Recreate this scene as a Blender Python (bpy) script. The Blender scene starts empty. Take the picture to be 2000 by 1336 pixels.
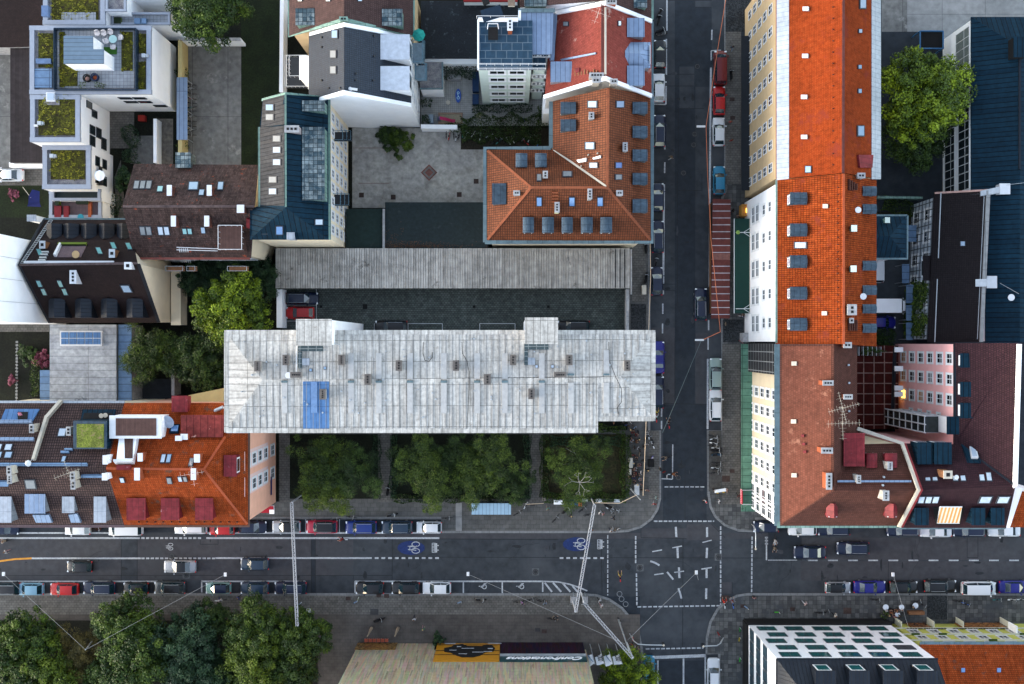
import bpy, bmesh, math, random
from mathutils import Vector, Matrix
R=math.radians; PI=math.pi
random.seed(7)
SC=bpy.context.scene; COL=SC.collection
# ---------------- camera, world, sun, exposure
HC=150.0; FP=2000.0          # camera height, focal length in photo pixels
cam=bpy.data.objects.new('camera',bpy.data.cameras.new('camera')); COL.objects.link(cam)
cam.location=(0,0,HC); cam.data.sensor_width=36; cam.data.lens=36.0; cam.data.clip_end=2000; cam.data.clip_start=1
SC.camera=cam
SUN_EL,SUN_AZ=R(11),R(262)   # azimuth clockwise from north: low light from the west
w=bpy.data.worlds.new('World'); SC.world=w; w.use_nodes=True
nt=w.node_tree; bg=nt.nodes['Background']; sk=nt.nodes.new('ShaderNodeTexSky')
sk.sky_type='NISHITA'; sk.sun_disc=False; sk.sun_elevation=SUN_EL; sk.sun_rotation=SUN_AZ
sk.air_density=1.0; sk.dust_density=0.9; sk.ozone_density=1.2
hs=nt.nodes.new('ShaderNodeHueSaturation'); hs.inputs['Saturation'].default_value=.62; nt.links.new(sk.outputs[0],hs.inputs['Color']); nt.links.new(hs.outputs[0],bg.inputs[0]); bg.inputs[1].default_value=0.15
sl=bpy.data.lights.new('sun','SUN'); sl.energy=0.5; sl.angle=R(30); sl.color=(1,.95,.88)
so=bpy.data.objects.new('sun',sl); COL.objects.link(so)
dv=Vector((math.sin(SUN_AZ)*math.cos(SUN_EL),math.cos(SUN_AZ)*math.cos(SUN_EL),math.sin(SUN_EL)))
so.rotation_euler=dv.to_track_quat('Z','Y').to_euler(); so.location=dv*100
SC.view_settings.view_transform='Standard'; SC.view_settings.look='None'
SC.view_settings.exposure=2.45; SC.view_settings.gamma=1.0; SC.view_settings.use_curve_mapping=False
SC.cycles.max_bounces=5; SC.cycles.diffuse_bounces=3; SC.cycles.glossy_bounces=2

def W(px,py,z=0.0):
    k=(HC-z)/FP
    return Vector(((px-1000)*k,(668-py)*k,z))

# ---------------- materials
def c4(c): return (c[0],c[1],c[2],1.0)
MT={}
def srgb(r,g,b):
    f=lambda v:(v/255/12.92) if v/255<=.04045 else ((v/255+.055)/1.055)**2.4
    return (f(r),f(g),f(b))
def mat(name,col=None,rough=.8,metal=0.0,var=.15,vs=.6,coat=0.0,spec=.25,emit=0.0,alpha=None,patch=None,pamt=.5,ps=.25,obj=False):
    """plain surface: colour with two scales of procedural mottling, optional second colour in patches"""
    if name in MT: return MT[name]
    if col is None: print("NOCOL",name); col=(.3,.3,.3)
    m=bpy.data.materials.new(name); m.use_nodes=True; n=m.node_tree; L=n.links
    b=n.nodes['Principled BSDF']; b.inputs['Roughness'].default_value=rough; b.inputs['Metallic'].default_value=metal
    b.inputs['Specular IOR Level'].default_value=spec; b.inputs['Coat Weight'].default_value=coat
    if emit: 
        b.inputs['Emission Color'].default_value=c4(col); b.inputs['Emission Strength'].default_value=emit
    if var==0 and patch is None:
        b.inputs['Base Color'].default_value=c4(col); MT[name]=m; return m
    tc=n.nodes.new('ShaderNodeTexCoord')
    src=tc.outputs['UV']
    col_out=_mottle(n,L,src,col,var,vs,patch,pamt,ps)
    L.new(col_out,b.inputs['Base Color'])
    MT[name]=m; return m
def _noise(n,L,src,scale,detail=4,rough=.6):
    t=n.nodes.new('ShaderNodeTexNoise'); t.inputs['Scale'].default_value=scale; t.inputs['Detail'].default_value=detail
    t.inputs['Roughness'].default_value=rough; L.new(src,t.inputs['Vector']); return t
def _mix(n,L,fac,a,b,mode='MIX'):
    x=n.nodes.new('ShaderNodeMix'); x.data_type='RGBA'; x.blend_type=mode
    for s,v in ((x.inputs[0],fac),(x.inputs[6],a),(x.inputs[7],b)):
        if hasattr(v,'links'): L.new(v,s)
        elif isinstance(v,(int,float)): s.default_value=v
        else: s.default_value=c4(v)
    return x.outputs[2]
def _ramp(n,L,src,p0,p1):
    r=n.nodes.new('ShaderNodeMapRange'); r.inputs[1].default_value=p0; r.inputs[2].default_value=p1
    L.new(src,r.inputs[0]); return r.outputs[0]
def _mottle(n,L,src,col,var,vs,patch,pamt,ps):
    t=_noise(n,L,src,vs*3); f=_ramp(n,L,t.outputs[0],.3,.7)
    lo=tuple(c*(1-var*1.6) for c in col); hi=tuple(min(1,c*(1+var)) for c in col)
    o=_mix(n,L,f,lo,hi)
    t2=_noise(n,L,src,vs*.35,2); f2=_ramp(n,L,t2.outputs[0],.35,.65)
    o=_mix(n,L,f2,_mix(n,L,1.0,o,(1-var,1-var,1-var*.8),'MULTIPLY'),o)
    if patch is not None:
        t3=_noise(n,L,src,ps,5,.7); f3=_ramp(n,L,t3.outputs[0],.62-.25*pamt,.74-.2*pamt)
        o=_mix(n,L,f3,o,patch)
    return o
def bmat(name,c1,c2,mort,bw,bh,ms=.03,off=.5,rough=.8,metal=0.0,var=.12,vs=.5,patch=None,pamt=.4,ps=.3,bump=.4,spec=.15,rot=0,streak=0.0):
    """laid surface in metres on the UV: tiles, pavers, slabs, standing seams (bw along the eave, bh up the slope)"""
    if name in MT: return MT[name]
    m=bpy.data.materials.new(name); m.use_nodes=True; n=m.node_tree; L=n.links
    b=n.nodes['Principled BSDF']; b.inputs['Roughness'].default_value=rough; b.inputs['Metallic'].default_value=metal
    b.inputs['Specular IOR Level'].default_value=spec
    tc=n.nodes.new('ShaderNodeTexCoord'); src=tc.outputs['UV']
    bsrc=src
    if rot:
        mp=n.nodes.new('ShaderNodeMapping'); mp.inputs['Rotation'].default_value=(0,0,R(rot)); L.new(src,mp.inputs[0]); bsrc=mp.outputs[0]
    k=n.nodes.new('ShaderNodeTexBrick'); k.offset=off; k.inputs['Scale'].default_value=1.0
    k.inputs['Color1'].default_value=c4(c1); k.inputs['Color2'].default_value=c4(c2); k.inputs['Mortar'].default_value=c4(mort)
    k.inputs['Mortar Size'].default_value=ms; k.inputs['Mortar Smooth'].default_value=.3
    k.inputs['Brick Width'].default_value=bw; k.inputs['Row Height'].default_value=bh; L.new(bsrc,k.inputs['Vector'])
    t=_noise(n,L,src,vs*3); f=_ramp(n,L,t.outputs[0],.3,.7)
    o=_mix(n,L,f,_mix(n,L,1.0,k.outputs[0],(1-var*1.8,)*3,'MULTIPLY'),_mix(n,L,1.0,k.outputs[0],(1+var*.8,)*3,'MULTIPLY'))
    t2=_noise(n,L,src,vs*.3,3); f2=_ramp(n,L,t2.outputs[0],.35,.65)
    o=_mix(n,L,f2,_mix(n,L,1.0,o,(1-var*1.3,)*3,'MULTIPLY'),o)
    if streak:
        mp=n.nodes.new('ShaderNodeMapping'); mp.inputs['Scale'].default_value=(2.2,.16,1); L.new(src,mp.inputs[0])
        t4=_noise(n,L,mp.outputs[0],1.0,5,.7); f4=_ramp(n,L,t4.outputs[0],.42,.7)
        o=_mix(n,L,f4,o,_mix(n,L,1.0,o,(1-streak,)*3,'MULTIPLY'))
    if patch is not None:
        t3=_noise(n,L,src,ps,6,.72); f3=_ramp(n,L,t3.outputs[0],.64-.25*pamt,.72-.2*pamt)
        o=_mix(n,L,f3,o,patch)
    L.new(o,b.inputs['Base Color'])
    if bump:
        bp=n.nodes.new('ShaderNodeBump'); bp.inputs['Strength'].default_value=bump; bp.inputs['Distance'].default_value=.04
        inv=n.nodes.new('ShaderNodeMath'); inv.operation='SUBTRACT'; inv.inputs[0].default_value=1; L.new(k.outputs[1],inv.inputs[1])
        L.new(inv.outputs[0],bp.inputs['Height']); L.new(bp.outputs[0],b.inputs['Normal'])
    MT[name]=m; return m

# ---------------- mesh builder (world or local metres), UVs in metres along each face
class MB:
    def __init__(s): s.v=[]; s.f=[]; s.mi=[]; s.sm=[]; s.uvc=[]
    def add(s,pts,faces,mi=0,smooth=False,uv=None):
        o=len(s.v); s.v+= [tuple(p) for p in pts]
        for f in faces: s.f.append([o+i for i in f]); s.mi.append(mi); s.sm.append(smooth); s.uvc.append(uv)
        return s
    def poly(s,pts,mi=0): return s.add(pts,[list(range(len(pts)))],mi)
    def prism(s,pts,z0,z1,mi=0,bottom=False,mside=None):
        """pts: 2D outline (any winding); z1 may be a list of heights"""
        a=sum(pts[i][0]*pts[(i+1)%len(pts)][1]-pts[(i+1)%len(pts)][0]*pts[i][1] for i in range(len(pts)))
        zs=z1 if isinstance(z1,(list,tuple)) else [z1]*len(pts)
        if a<0: pts=list(reversed(pts)); zs=list(reversed(zs))
        n=len(pts); P=[(p[0],p[1],z0) for p in pts]+[(p[0],p[1],z) for p,z in zip(pts,zs)]
        s.add(P,[list(range(n,2*n))],mi)
        s.add(P,[[i,(i+1)%n,n+(i+1)%n,n+i] for i in range(n)],mi if mside is None else mside)
        if bottom: s.add(P,[list(range(n-1,-1,-1))],mi)
        return s
    def box(s,c,d,rz=0,mi=0,rot=None):
        x,y,z=d[0]/2,d[1]/2,d[2]/2; c=Vector(c); m=rot or Matrix.Rotation(rz,3,'Z')
        P=[c+m@Vector((a*x,b*y,e*z)) for e in(-1,1) for a,b in((-1,-1),(1,-1),(1,1),(-1,1))]
        return s.add(P,[[3,2,1,0],[4,5,6,7],[0,1,5,4],[1,2,6,5],[2,3,7,6],[3,0,4,7]],mi)
    def tube(s,p0,p1,r,seg=6,mi=0,r1=None,smooth=True):
        p0,p1=Vector(p0),Vector(p1); d=p1-p0
        if d.length<1e-5: return s
        q=d.to_track_quat('Z','Y').to_matrix(); r1=r if r1 is None else r1
        P=[p0+q@Vector((r*math.cos(2*PI*i/seg),r*math.sin(2*PI*i/seg),0)) for i in range(seg)]+\
          [p1+q@Vector((r1*math.cos(2*PI*i/seg),r1*math.sin(2*PI*i/seg),0)) for i in range(seg)]
        s.add(P,[[i,(i+1)%seg,seg+(i+1)%seg,seg+i] for i in range(seg)],mi,smooth)
        return s.add(P,[list(range(seg-1,-1,-1)),list(range(seg,2*seg))],mi)
    def path(s,pts,r,seg=5,mi=0):
        for a,b in zip(pts,pts[1:]): s.tube(a,b,r,seg,mi)
        return s
    def ring(s,c,rad,r,n=16,axis='Y',mi=0,seg=5):
        c=Vector(c); P=[]
        for i in range(n+1):
            a=2*PI*i/n; u,v=math.cos(a)*rad,math.sin(a)*rad
            P.append(c+(Vector((u,0,v)) if axis=='Y' else Vector((u,v,0)) if axis=='Z' else Vector((0,u,v))))
        return s.path(P,r,seg,mi)
    def disc(s,c,r,n=16,h=0.0,mi=0,ry=None):
        ry=ry or r
        P=[(c[0]+r*math.cos(2*PI*i/n),c[1]+ry*math.sin(2*PI*i/n)) for i in range(n)]
        if h: return s.prism(P,c[2],c[2]+h,mi)
        return s.poly([(p[0],p[1],c[2]) for p in P],mi)
    def ball(s,c,r,sz=1.0,mi=0,n=8,m=6):
        c=Vector(c); P=[]
        for j in range(1,m):
            t=PI*j/m
            for i in range(n): P.append(c+Vector((r*math.sin(t)*math.cos(2*PI*i/n),r*math.sin(t)*math.sin(2*PI*i/n),r*sz*math.cos(t))))
        P+= [c+Vector((0,0,r*sz)),c-Vector((0,0,r*sz))]; F=[]
        for j in range(m-2):
            for i in range(n): a=j*n+i; b=j*n+(i+1)%n; F.append([a,a+n,b+n,b])
        t=len(P)-2
        for i in range(n): F.append([t,i,(i+1)%n]); F.append([t+1,(m-2)*n+(i+1)%n,(m-2)*n+i])
        return s.add(P,F,mi,True)
    def strip(s,pts,w,z=None,mi=0,th=0.0):
        """flat band of width w along a 3D polyline"""
        pts=[Vector(p) for p in pts]; n=len(pts)
        off=[]
        for i in range(n):
            d=(pts[min(i+1,n-1)]-pts[max(i-1,0)]); d.z=0; d.normalize(); off.append(Vector((-d.y,d.x,0))*w/2)
        for i in range(n-1):
            q=[pts[i]-off[i],pts[i+1]-off[i+1],pts[i+1]+off[i+1],pts[i]+off[i]]
            if th: 
                Q=[p-Vector((0,0,th)) for p in q]; s.add(Q+q,[[4,5,6,7],[0,1,5,4],[1,2,6,5],[2,3,7,6],[3,0,4,7],[3,2,1,0]],mi)
            else: s.poly(q,mi)
        return s
    def mesh(s,name,mats):
        me=bpy.data.meshes.new(name); me.from_pydata(s.v,[],s.f); 
        uv=me.uv_layers.new(name='UVMap').data
        for p in me.polygons:
            p.material_index=s.mi[p.index]; p.use_smooth=s.sm[p.index]
            c=s.uvc[p.index]
            if c is not None:
                for li in p.loop_indices: uv[li].uv=c
                continue
            n=p.normal
            if abs(n.z)>.9995: t=Vector((1,0,0)); b=Vector((0,1,0))
            else:
                t=Vector((-n.y,n.x,0)).normalized(); b=n.cross(t)
            for li in p.loop_indices:
                co=me.vertices[me.loops[li].vertex_index].co; uv[li].uv=(co.dot(t),co.dot(b))
        for m in (mats if isinstance(mats,(list,tuple)) else [mats]): me.materials.append(m)
        return me
def link(o,parent=None,keep=True):
    COL.objects.link(o)
    if parent is not None:
        o.parent=parent
        if keep: o.matrix_parent_inverse=Matrix.Translation(-parent.location)
    return o
def ob(name,mb,mats,parent=None,label=None,cat=None,group=None,kind=None,keep=True):
    me=mb if isinstance(mb,bpy.types.Mesh) else mb.mesh(name,mats)
    o=bpy.data.objects.new(name,me); link(o,parent,keep)
    return tag(o,label,cat,group,kind)
def tag(o,label=None,cat=None,group=None,kind=None):
    if label: o['label']=label
    if cat: o['category']=cat
    if group: o['group']=group
    if kind: o['kind']=kind
    return o
def thing(name,label,cat,loc=(0,0,0),rz=0,group=None):
    o=bpy.data.objects.new(name,None); COL.objects.link(o); o.location=loc; o.rotation_euler=(0,0,rz)
    o.empty_display_size=.3
    return tag(o,label,cat,group)
def dup(root,loc,rz=0,label=None,group=None,scale=None,colors=None):
    def cp(o,par):
        c=o.copy(); COL.objects.link(c)
        if par is not None: c.parent=par
        for ch in o.children: cp(ch,c)
        return c
    r=cp(root,None); r.location=loc; r.rotation_euler=(0,0,rz)
    if scale: r.scale=scale if isinstance(scale,(tuple,list)) else (scale,)*3
    if label: r['label']=label
    if group: r['group']=group
    return r
def setmat(o,i,m):
    o.material_slots[i].link='OBJECT'; o.material_slots[i].material=m

# ---------------- buildings
def pip(x,y,P):
    c=False; n=len(P); j=n-1
    for i in range(n):
        if (P[i][1]>y)!=(P[j][1]>y) and x<(P[j][0]-P[i][0])*(y-P[i][1])/(P[j][1]-P[i][1])+P[i][0]: c=not c
        j=i
    return c
class Bld:
    def __init__(s,name,label,cat,c,group=None,base=0.0):
        s.e=thing(name,label,cat,W(c[0],c[1],base),0,group); s.F=[]; s.loop=None; s.z0=base
    def roof(s,faces,m,name='roof',th=.22,main=True,label=None):
        FW=[[W(*p) for p in f] for f in faces]
        mb=MB()
        for f in FW:
            n=sum(((f[i]-f[0]).cross(f[(i+1)%len(f)]-f[0]) for i in range(1,len(f)-1)),Vector())
            if n.z<0: f.reverse()
            mb.poly(f)
            if main: s.F.append(f)
        ed={}
        key=lambda p:(round(p.x*5),round(p.y*5),round(p.z*5))
        for f in FW:
            for a,b in zip(f,f[1:]+f[:1]): ed[(key(a),key(b))]=(a,b)
        bd=[(a,b,ka,kb) for (ka,kb),(a,b) in ed.items() if (kb,ka) not in ed]
        dz=Vector((0,0,-th))
        for a,b,_,_ in bd: mb.poly([a+dz,b+dz,b,a])
        for f in FW: mb.poly([p+dz for p in reversed(f)])
        o=ob(name,mb,m,s.e,label)
        if main:
            nx={ka:(a,kb) for a,b,ka,kb in bd}; k=bd[0][2]; lp=[]
            for _ in range(len(bd)):
                if k not in nx: break
                a,k=nx[k]; lp.append(a)
                if k==bd[0][2]: break
            s.loop=lp
        return o
    def flat(s,pts,z,m,name='roof',th=.3,main=True):
        return s.roof([[(x,y,z) for x,y in pts]],m,name,th,main)
    def walls(s,m,inset=.3,z0=None,drop=.1,mats=None,name='wall',top=None):
        z0=s.z0 if z0 is None else z0; lp=s.loop; n=len(lp)
        P=[]
        for i in range(n):
            a,b,c=lp[i-1],lp[i],lp[(i+1)%n]
            d1=Vector((b.x-a.x,b.y-a.y)); d2=Vector((c.x-b.x,c.y-b.y))
            if d1.length<1e-4 or d2.length<1e-4: P.append(b.copy()); continue
            d1.normalize(); d2.normalize(); n1=Vector((-d1.y,d1.x)); n2=Vector((-d2.y,d2.x)); m2=(n1+n2)
            if m2.length<.2: m2=n1
            m2=m2/max(.3,m2.length_squared)*2*inset
            P.append(Vector((b.x+m2.x,b.y+m2.y,(b.z if top is None else top)-drop)))
        s.wl=P; mb=MB(); s.edges=[]
        for i in range(n):
            a,b=P[i],P[(i+1)%n]; mb.poly([(a.x,a.y,z0),(b.x,b.y,z0),b,a]); s.edges.append((a,b))
        return ob(name,mb,m,s.e)
    def side(s,d,k=0):
        """k-th longest wall whose outward normal looks to N,S,E or W; returned left to right as seen from outside"""
        v={'N':(0,1),'S':(0,-1),'E':(1,0),'W':(-1,0)}[d]; v=Vector(v); c=[]
        for a,b in s.edges:
            t=Vector((b.x-a.x,b.y-a.y)); 
            if t.length<.5: continue
            nrm=Vector((t.y,-t.x)).normalized()
            if nrm.dot(v)>.8: c.append((t.length,a,b))
        c.sort(key=lambda q:-q[0]); return c[k][1],c[k][2]
    def zat(s,x,y):
        best=None
        for f in s.F:
            if pip(x,y,f):
                n=(f[1]-f[0]).cross(f[2]-f[0]); z=f[0].z-(n.x*(x-f[0].x)+n.y*(y-f[0].y))/n.z
                best=z if best is None else max(best,z)
        if best is not None: return best
        d=1e9
        for f in s.F:
            c=sum(f,Vector())/len(f); q=(c.x-x)**2+(c.y-y)**2
            if q<d:
                d=q; n=(f[1]-f[0]).cross(f[2]-f[0]); best=f[0].z-(n.x*(x-f[0].x)+n.y*(y-f[0].y))/n.z
                best=min(max(best,min(p.z for p in f)),max(p.z for p in f))
        return best
    def on(s,px,py,h=0.0):
        z=s.F[0][0].z+h
        for _ in range(10):
            p=W(px,py,z); z=s.zat(p.x,p.y)+h
        return W(px,py,z)
    def slab(s,pts,m,name,h=.12,sink=.15,parent=None,label=None):
        P=[s.on(x,y) for x,y in pts]; c=(P[1]-P[0]).cross(P[2]-P[0]); 
        if c.z<0: P.reverse(); c=-c
        c.normalize(); T=[p+c*h for p in P]; B=[p-c*sink for p in P]; n=len(P)
        mb=MB().add(B+T,[list(range(n,2*n))]+[[i,(i+1)%n,n+(i+1)%n,n+i] for i in range(n)])
        return ob(name,mb,m,parent or s.e,label)
    def sky(s,cx,cy,w,h,glass=None,skew=0,name='roof_window'):
        w2,h2=w/2,h/2
        q=lambda a,b:[(cx-a+skew*b/h2 if h2 else 0,cy-b),(cx+a+skew*b/h2,cy-b),(cx+a-skew*b/h2,cy+b),(cx-a-skew*b/h2,cy+b)]
        f=s.slab(q(w2,h2),M_dkframe,name,.14)
        if glass in(None,M_skyglass): glass=(M_skyglass,M_skyglass,mat('pale_blue_glass'),mat('grey_blind_glass'))[int(cx*3+cy*7)%4]
        s.slab(q(w2*.78,h2*.82),glass,'pane',.155,0,f)
        return f
    def chim(s,px,py,w,d,h=1.4,n=3,m=None,cap=None,ax='y',rz=0,name='chimney'):
        p=s.on(px,py,h); zr=s.zat(p.x,p.y)
        mb=MB().box((p.x,p.y,(p.z+zr-1.2)/2),(w,d,p.z-zr+1.2),rz)
        o=ob(name,mb,m or M_render,s.e)
        c=MB().box((p.x,p.y,p.z+.05),(w+.14,d+.14,.12),rz); ob('chimney_cap',c,cap or M_concrete,o,keep=False)
        if n:
            f=MB(); L_=(d if ax=='y' else w)*.84; k=L_/n
            for i in range(n):
                t=-L_/2+k*(i+.5); off=(0,t) if ax=='y' else (t,0)
                sz=min(k*.62,(w if ax=='y' else d)*.6)
                f.box((p.x+off[0],p.y+off[1],p.z+.125),(sz,sz,.04))
            ob('flue',f,M_black,o,keep=False)
        return o
    def box(s,px0,py0,px1,py1,z1,mtop,mwall,z0=None,name='penthouse',over=.1):
        a,b=W(px0,py0,z1),W(px1,py1,z1); z0=s.z0 if z0 is None else z0
        o=ob(name,MB().prism([(a.x,a.y),(b.x,a.y),(b.x,b.y),(a.x,b.y)],z0,z1-.12),mwall,s.e)
        ob(name+'_roof',MB().prism([(a.x-over,a.y+over),(b.x+over,a.y+over),(b.x+over,b.y-over),(a.x-over,b.y-over)],z1-.12,z1,bottom=True),mtop,o,keep=False)
        return o
    def dorm(s,x0,y0,x1,y1,front,mroof,mwall,glass=None,style='flat',lift=.08,win=True,over=.1,drop=0.0,name='dormer'):
        """roof outline in photo pixels; back edge meets the roof slope; front looks N,S,E or W"""
        cx,cy=(x0+x1)/2,(y0+y1)/2
        bk={'S':(cx,y0),'N':(cx,y1),'E':(x0,cy),'W':(x1,cy)}[front]; zt=s.on(*bk).z+lift
        a,b=W(x0,y1,zt),W(x1,y0,zt)   # a min corner, b max corner
        X0,X1,Y0,Y1=a.x,b.x,a.y,b.y
        fr={'S':((X0+X1)/2,Y0),'N':((X0+X1)/2,Y1),'E':(X1,(Y0+Y1)/2),'W':(X0,(Y0+Y1)/2)}[front]
        zb=min(s.zat(*fr),zt-.8)-.15
        e=thing(name,None,None); e.parent=s.e; e.location=Vector((fr[0],fr[1],zb))-s.e.location; 
        bpy_inv=Matrix.Translation(-Vector((fr[0],fr[1],zb)))
        def sub(n,mb,m):
            o=bpy.data.objects.new(n,mb.mesh(n,m)); COL.objects.link(o); o.parent=e; o.matrix_parent_inverse=bpy_inv; return o
        body=MB().prism([(X0+over,Y0+over),(X1-over,Y0+over),(X1-over,Y1-over),(X0+over,Y1-over)],zb,zt-(.8 if style in('hip','gable') else .5 if style=='arch' else .1))
        sub('dormer_wall',body,mwall)
        r=MB(); hz=.12; v=front in 'SN'
        if style=='flat': 
            d=drop; za=zt
            zs={'S':[zt-d,zt-d,zt,zt],'N':[zt,zt,zt-d,zt-d],'E':[zt,zt-d,zt-d,zt],'W':[zt-d,zt,zt,zt-d]}[front]
            r.prism([(X0,Y0),(X1,Y0),(X1,Y1),(X0,Y1)],zt-.14-d,[z_ for z_ in zs],bottom=True)
        elif style=='arch':
            N=8; w_=(X1-X0) if v else (Y1-Y0)
            for i in range(N):
                t0,t1=i/N,(i+1)/N; f=lambda t: zt-.42+.42*math.sin(PI*(.12+.76*t))/1.0
                if v: P=[(X0+w_*t0,Y0,f(t0)),(X0+w_*t1,Y0,f(t1)),(X0+w_*t1,Y1,f(t1)),(X0+w_*t0,Y1,f(t0))]
                else: P=[(X1,Y0+w_*t0,f(t0)),(X1,Y0+w_*t1,f(t1)),(X0,Y0+w_*t1,f(t1)),(X0,Y0+w_*t0,f(t0))]
                r.add(P+[(p[0],p[1],zt-.55) for p in P],[[0,1,2,3],[4,5,1,0],[2,6,7,3],[5,6,2,1],[7,4,0,3]],0,False)
        elif style in('hip','gable'):
            rz=zt+.1; ze=zt-.75; ins=.0 if style=='gable' else .45
            if v:
                xm=(X0+X1)/2; yf=Y0 if front=='S' else Y1; yb=Y1 if front=='S' else Y0; sg=1 if front=='S' else -1
                A,B_,C,D=(X0,yf,ze),(X1,yf,ze),(X1,yb,ze),(X0,yb,ze); R0=(xm,yf+sg*ins*(X1-X0),rz); R1=(xm,yb,rz)
            else:
                ym=(Y0+Y1)/2; xf=X1 if front=='E' else X0; xb=X0 if front=='E' else X1; sg=-1 if front=='E' else 1
                A,B_,C,D=(xf,Y0,ze),(xf,Y1,ze),(xb,Y1,ze),(xb,Y0,ze); R0=(xf+sg*ins*(Y1-Y0),ym,rz); R1=(xb,ym,rz)
            r.add([A,B_,C,D,R0,R1],[[0,1,4],[1,2,5,4],[3,0,4,5],[2,3,5],[3,2,1,0]])
        ro=sub('dormer_roof',r,mroof)
        if win:
            zc=(zt-.25+zb+.2)/2; hh=max(.5,(zt-.3)-(zb+.35)); ww=((X1-X0) if v else (Y1-Y0))*.72
            o=-over+.03+.0
            d=.06
            cx_,cy_,dx,dy={'S':((X0+X1)/2,Y0+over,ww,d),'N':((X0+X1)/2,Y1-over,ww,d),'E':(X1-over,(Y0+Y1)/2,d,ww),'W':(X0+over,(Y0+Y1)/2,d,ww)}[front]
            fm=MB().box((cx_,cy_,zc),(dx,dy,hh)); sub('dormer_window_frame',fm,M_whiteframe)
            dx2,dy2=(dx*.8,dy+.03) if v else (dx+.03,dy*.8)
            g=MB().box((cx_,cy_,zc),(dx2,dy2,hh*.8)); sub('dormer_pane',g,glass or M_glass)
        return e
    def band(s,pts,w,m,name='gutter',th=.12,dz=0):
        return ob(name,MB().strip([W(p[0],p[1],p[2]+dz) for p in pts],w,th=th),m,s.e)
_wc={}
def winmesh(w,h,style,mf,mg,reveal):
    k=(round(w,2),round(h,2),style,mf.name,mg.name,reveal)
    if k in _wc: return _wc[k]
    f=MB(); t=.09; d=.1
    # local: x along the wall, y outward, z up, origin at the sill centre
    f.box((-w/2-.0,0,h/2),(t,d,h+t)); f.box((w/2,0,h/2),(t,d,h+t)); f.box((0,0,0),(w,d*1.2,t)); f.box((0,0,h),(w,d,t))
    if style in('cross','double'): f.box((0,.01,h/2),(.07,d*.8,h))
    if style=='cross': f.box((0,.012,h*.62),(w,d*.8,.06))
    if reveal:
        f.box((-w/2-.14,0,h/2),(.18,.08,h+.3)); f.box((w/2+.14,0,h/2),(.18,.08,h+.3)); f.box((0,0,h+.14),(w+.46,.08,.2)); f.box((0,.03,-.14),(w+.5,.16,.16))
    fm=f.mesh('window',mf); g=MB().box((0,.0,h/2),(w-.03,.05,h-.03)).mesh('pane',mg)
    _wc[k]=(fm,g); return _wc[k]
def wins(b,side,n,zs,w,h,t0=0.06,t1=.94,k=0,style='cross',mf=None,mg=None,reveal=True,edge=None,skip=(),alt=None,out=.0):
    a,c=edge if edge else b.side(side,k)
    a=Vector((a.x,a.y)); c=Vector((c.x,c.y)); d=(c-a); L_=d.length; d.normalize(); nr=Vector((d.y,-d.x))
    ang=math.atan2(d.y,d.x)+PI
    r=[]
    for iz,z in enumerate(zs):
        for i in range(n):
            if (i,iz) in skip: continue
            t=t0+(t1-t0)*((i+.5)/n)+(alt[iz] if alt else 0); p=a+d*(L_*t)+nr*(.03+out)
            fm,g=winmesh(w,h,style,mf or M_whiteframe,(mg(i,iz) if callable(mg) else mg) or M_glass,reveal)
            o=bpy.data.objects.new('window',fm); COL.objects.link(o); o.parent=b.e
            o.location=Vector((p.x,p.y,z))-b.e.location; o.rotation_euler=(0,0,ang)
            q=bpy.data.objects.new('pane',g); COL.objects.link(q); q.parent=o; r.append(o)
    return r
# ---------------- material palette
M_black=mat('soot_black',(.008,.008,.009),.9,var=.1)
M_dkframe=mat('dark_metal_frame',(.03,.035,.045),.45,var=.05)
M_skyglass=mat('skylight_glass',(.34,.41,.50),.12,var=.03,spec=.9,coat=.6)
mat('pale_blue_glass',(.22,.32,.44),.15,var=.05,spec=.8)
mat('grey_blind_glass',(.20,.215,.225),.35,var=.08)
M_skyglassb=mat('blue_skylight_glass',(.10,.22,.45),.08,var=.05,spec=.9,coat=.6)
M_skyglassg=mat('green_skylight_glass',(.12,.32,.33),.08,var=.05,spec=.9,coat=.6)
M_glass=mat('window_glass',(.012,.018,.022),.06,var=0,spec=.7)
M_glassteal=mat('teal_window_glass',(.008,.085,.085),.1,var=0,spec=.7)
M_glasslit=mat('lit_window_glass',(1.0,.55,.08),.3,var=0,emit=.9)
M_glassora=mat('curtained_window_glass',(.45,.20,.06),.3,var=.1)
M_whiteframe=mat('white_frame_paint',(.72,.73,.74),.5,var=.03)
mat('grey_brown_cap',(.12,.105,.095),.85,var=.2)
M_render=mat('pale_chimney_render',(.38,.35,.31),.85,var=.25)
M_concrete=mat('concrete_cap',(.34,.34,.34),.85,var=.2)
M_white=mat('white_render',(.86,.87,.89),.85,var=.03,vs=.2)
M_cream=mat('cream_render',(.86,.74,.54),.85,var=.04,vs=.2)
M_sandren=mat('sand_render',(.52,.38,.22),.85,var=.06,vs=.3)
M_paleyel=mat('pale_yellow_render',(.46,.37,.17),.85,var=.06,vs=.3)
M_pink=mat('pink_render',(.88,.46,.44),.85,var=.04,vs=.25)
M_peach=mat('peach_render',(.85,.46,.32),.85,var=.05,vs=.25)
M_mint=mat('mint_render',(.56,.64,.58),.85,var=.04,vs=.25)
M_lime=mat('lime_render',(.46,.46,.10),.85,var=.06,vs=.3)
M_palelime=mat('pale_stone_trim',(.52,.52,.42),.85,var=.05)
M_orange=bmat('orange_clay_tile',(.25,.040,.008),(.33,.062,.013),(.09,.016,.005),.26,.36,.035,.0,spec=.06,patch=(.15,.028,.014),pamt=.3,ps=.35,var=.18,streak=.3)
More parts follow.
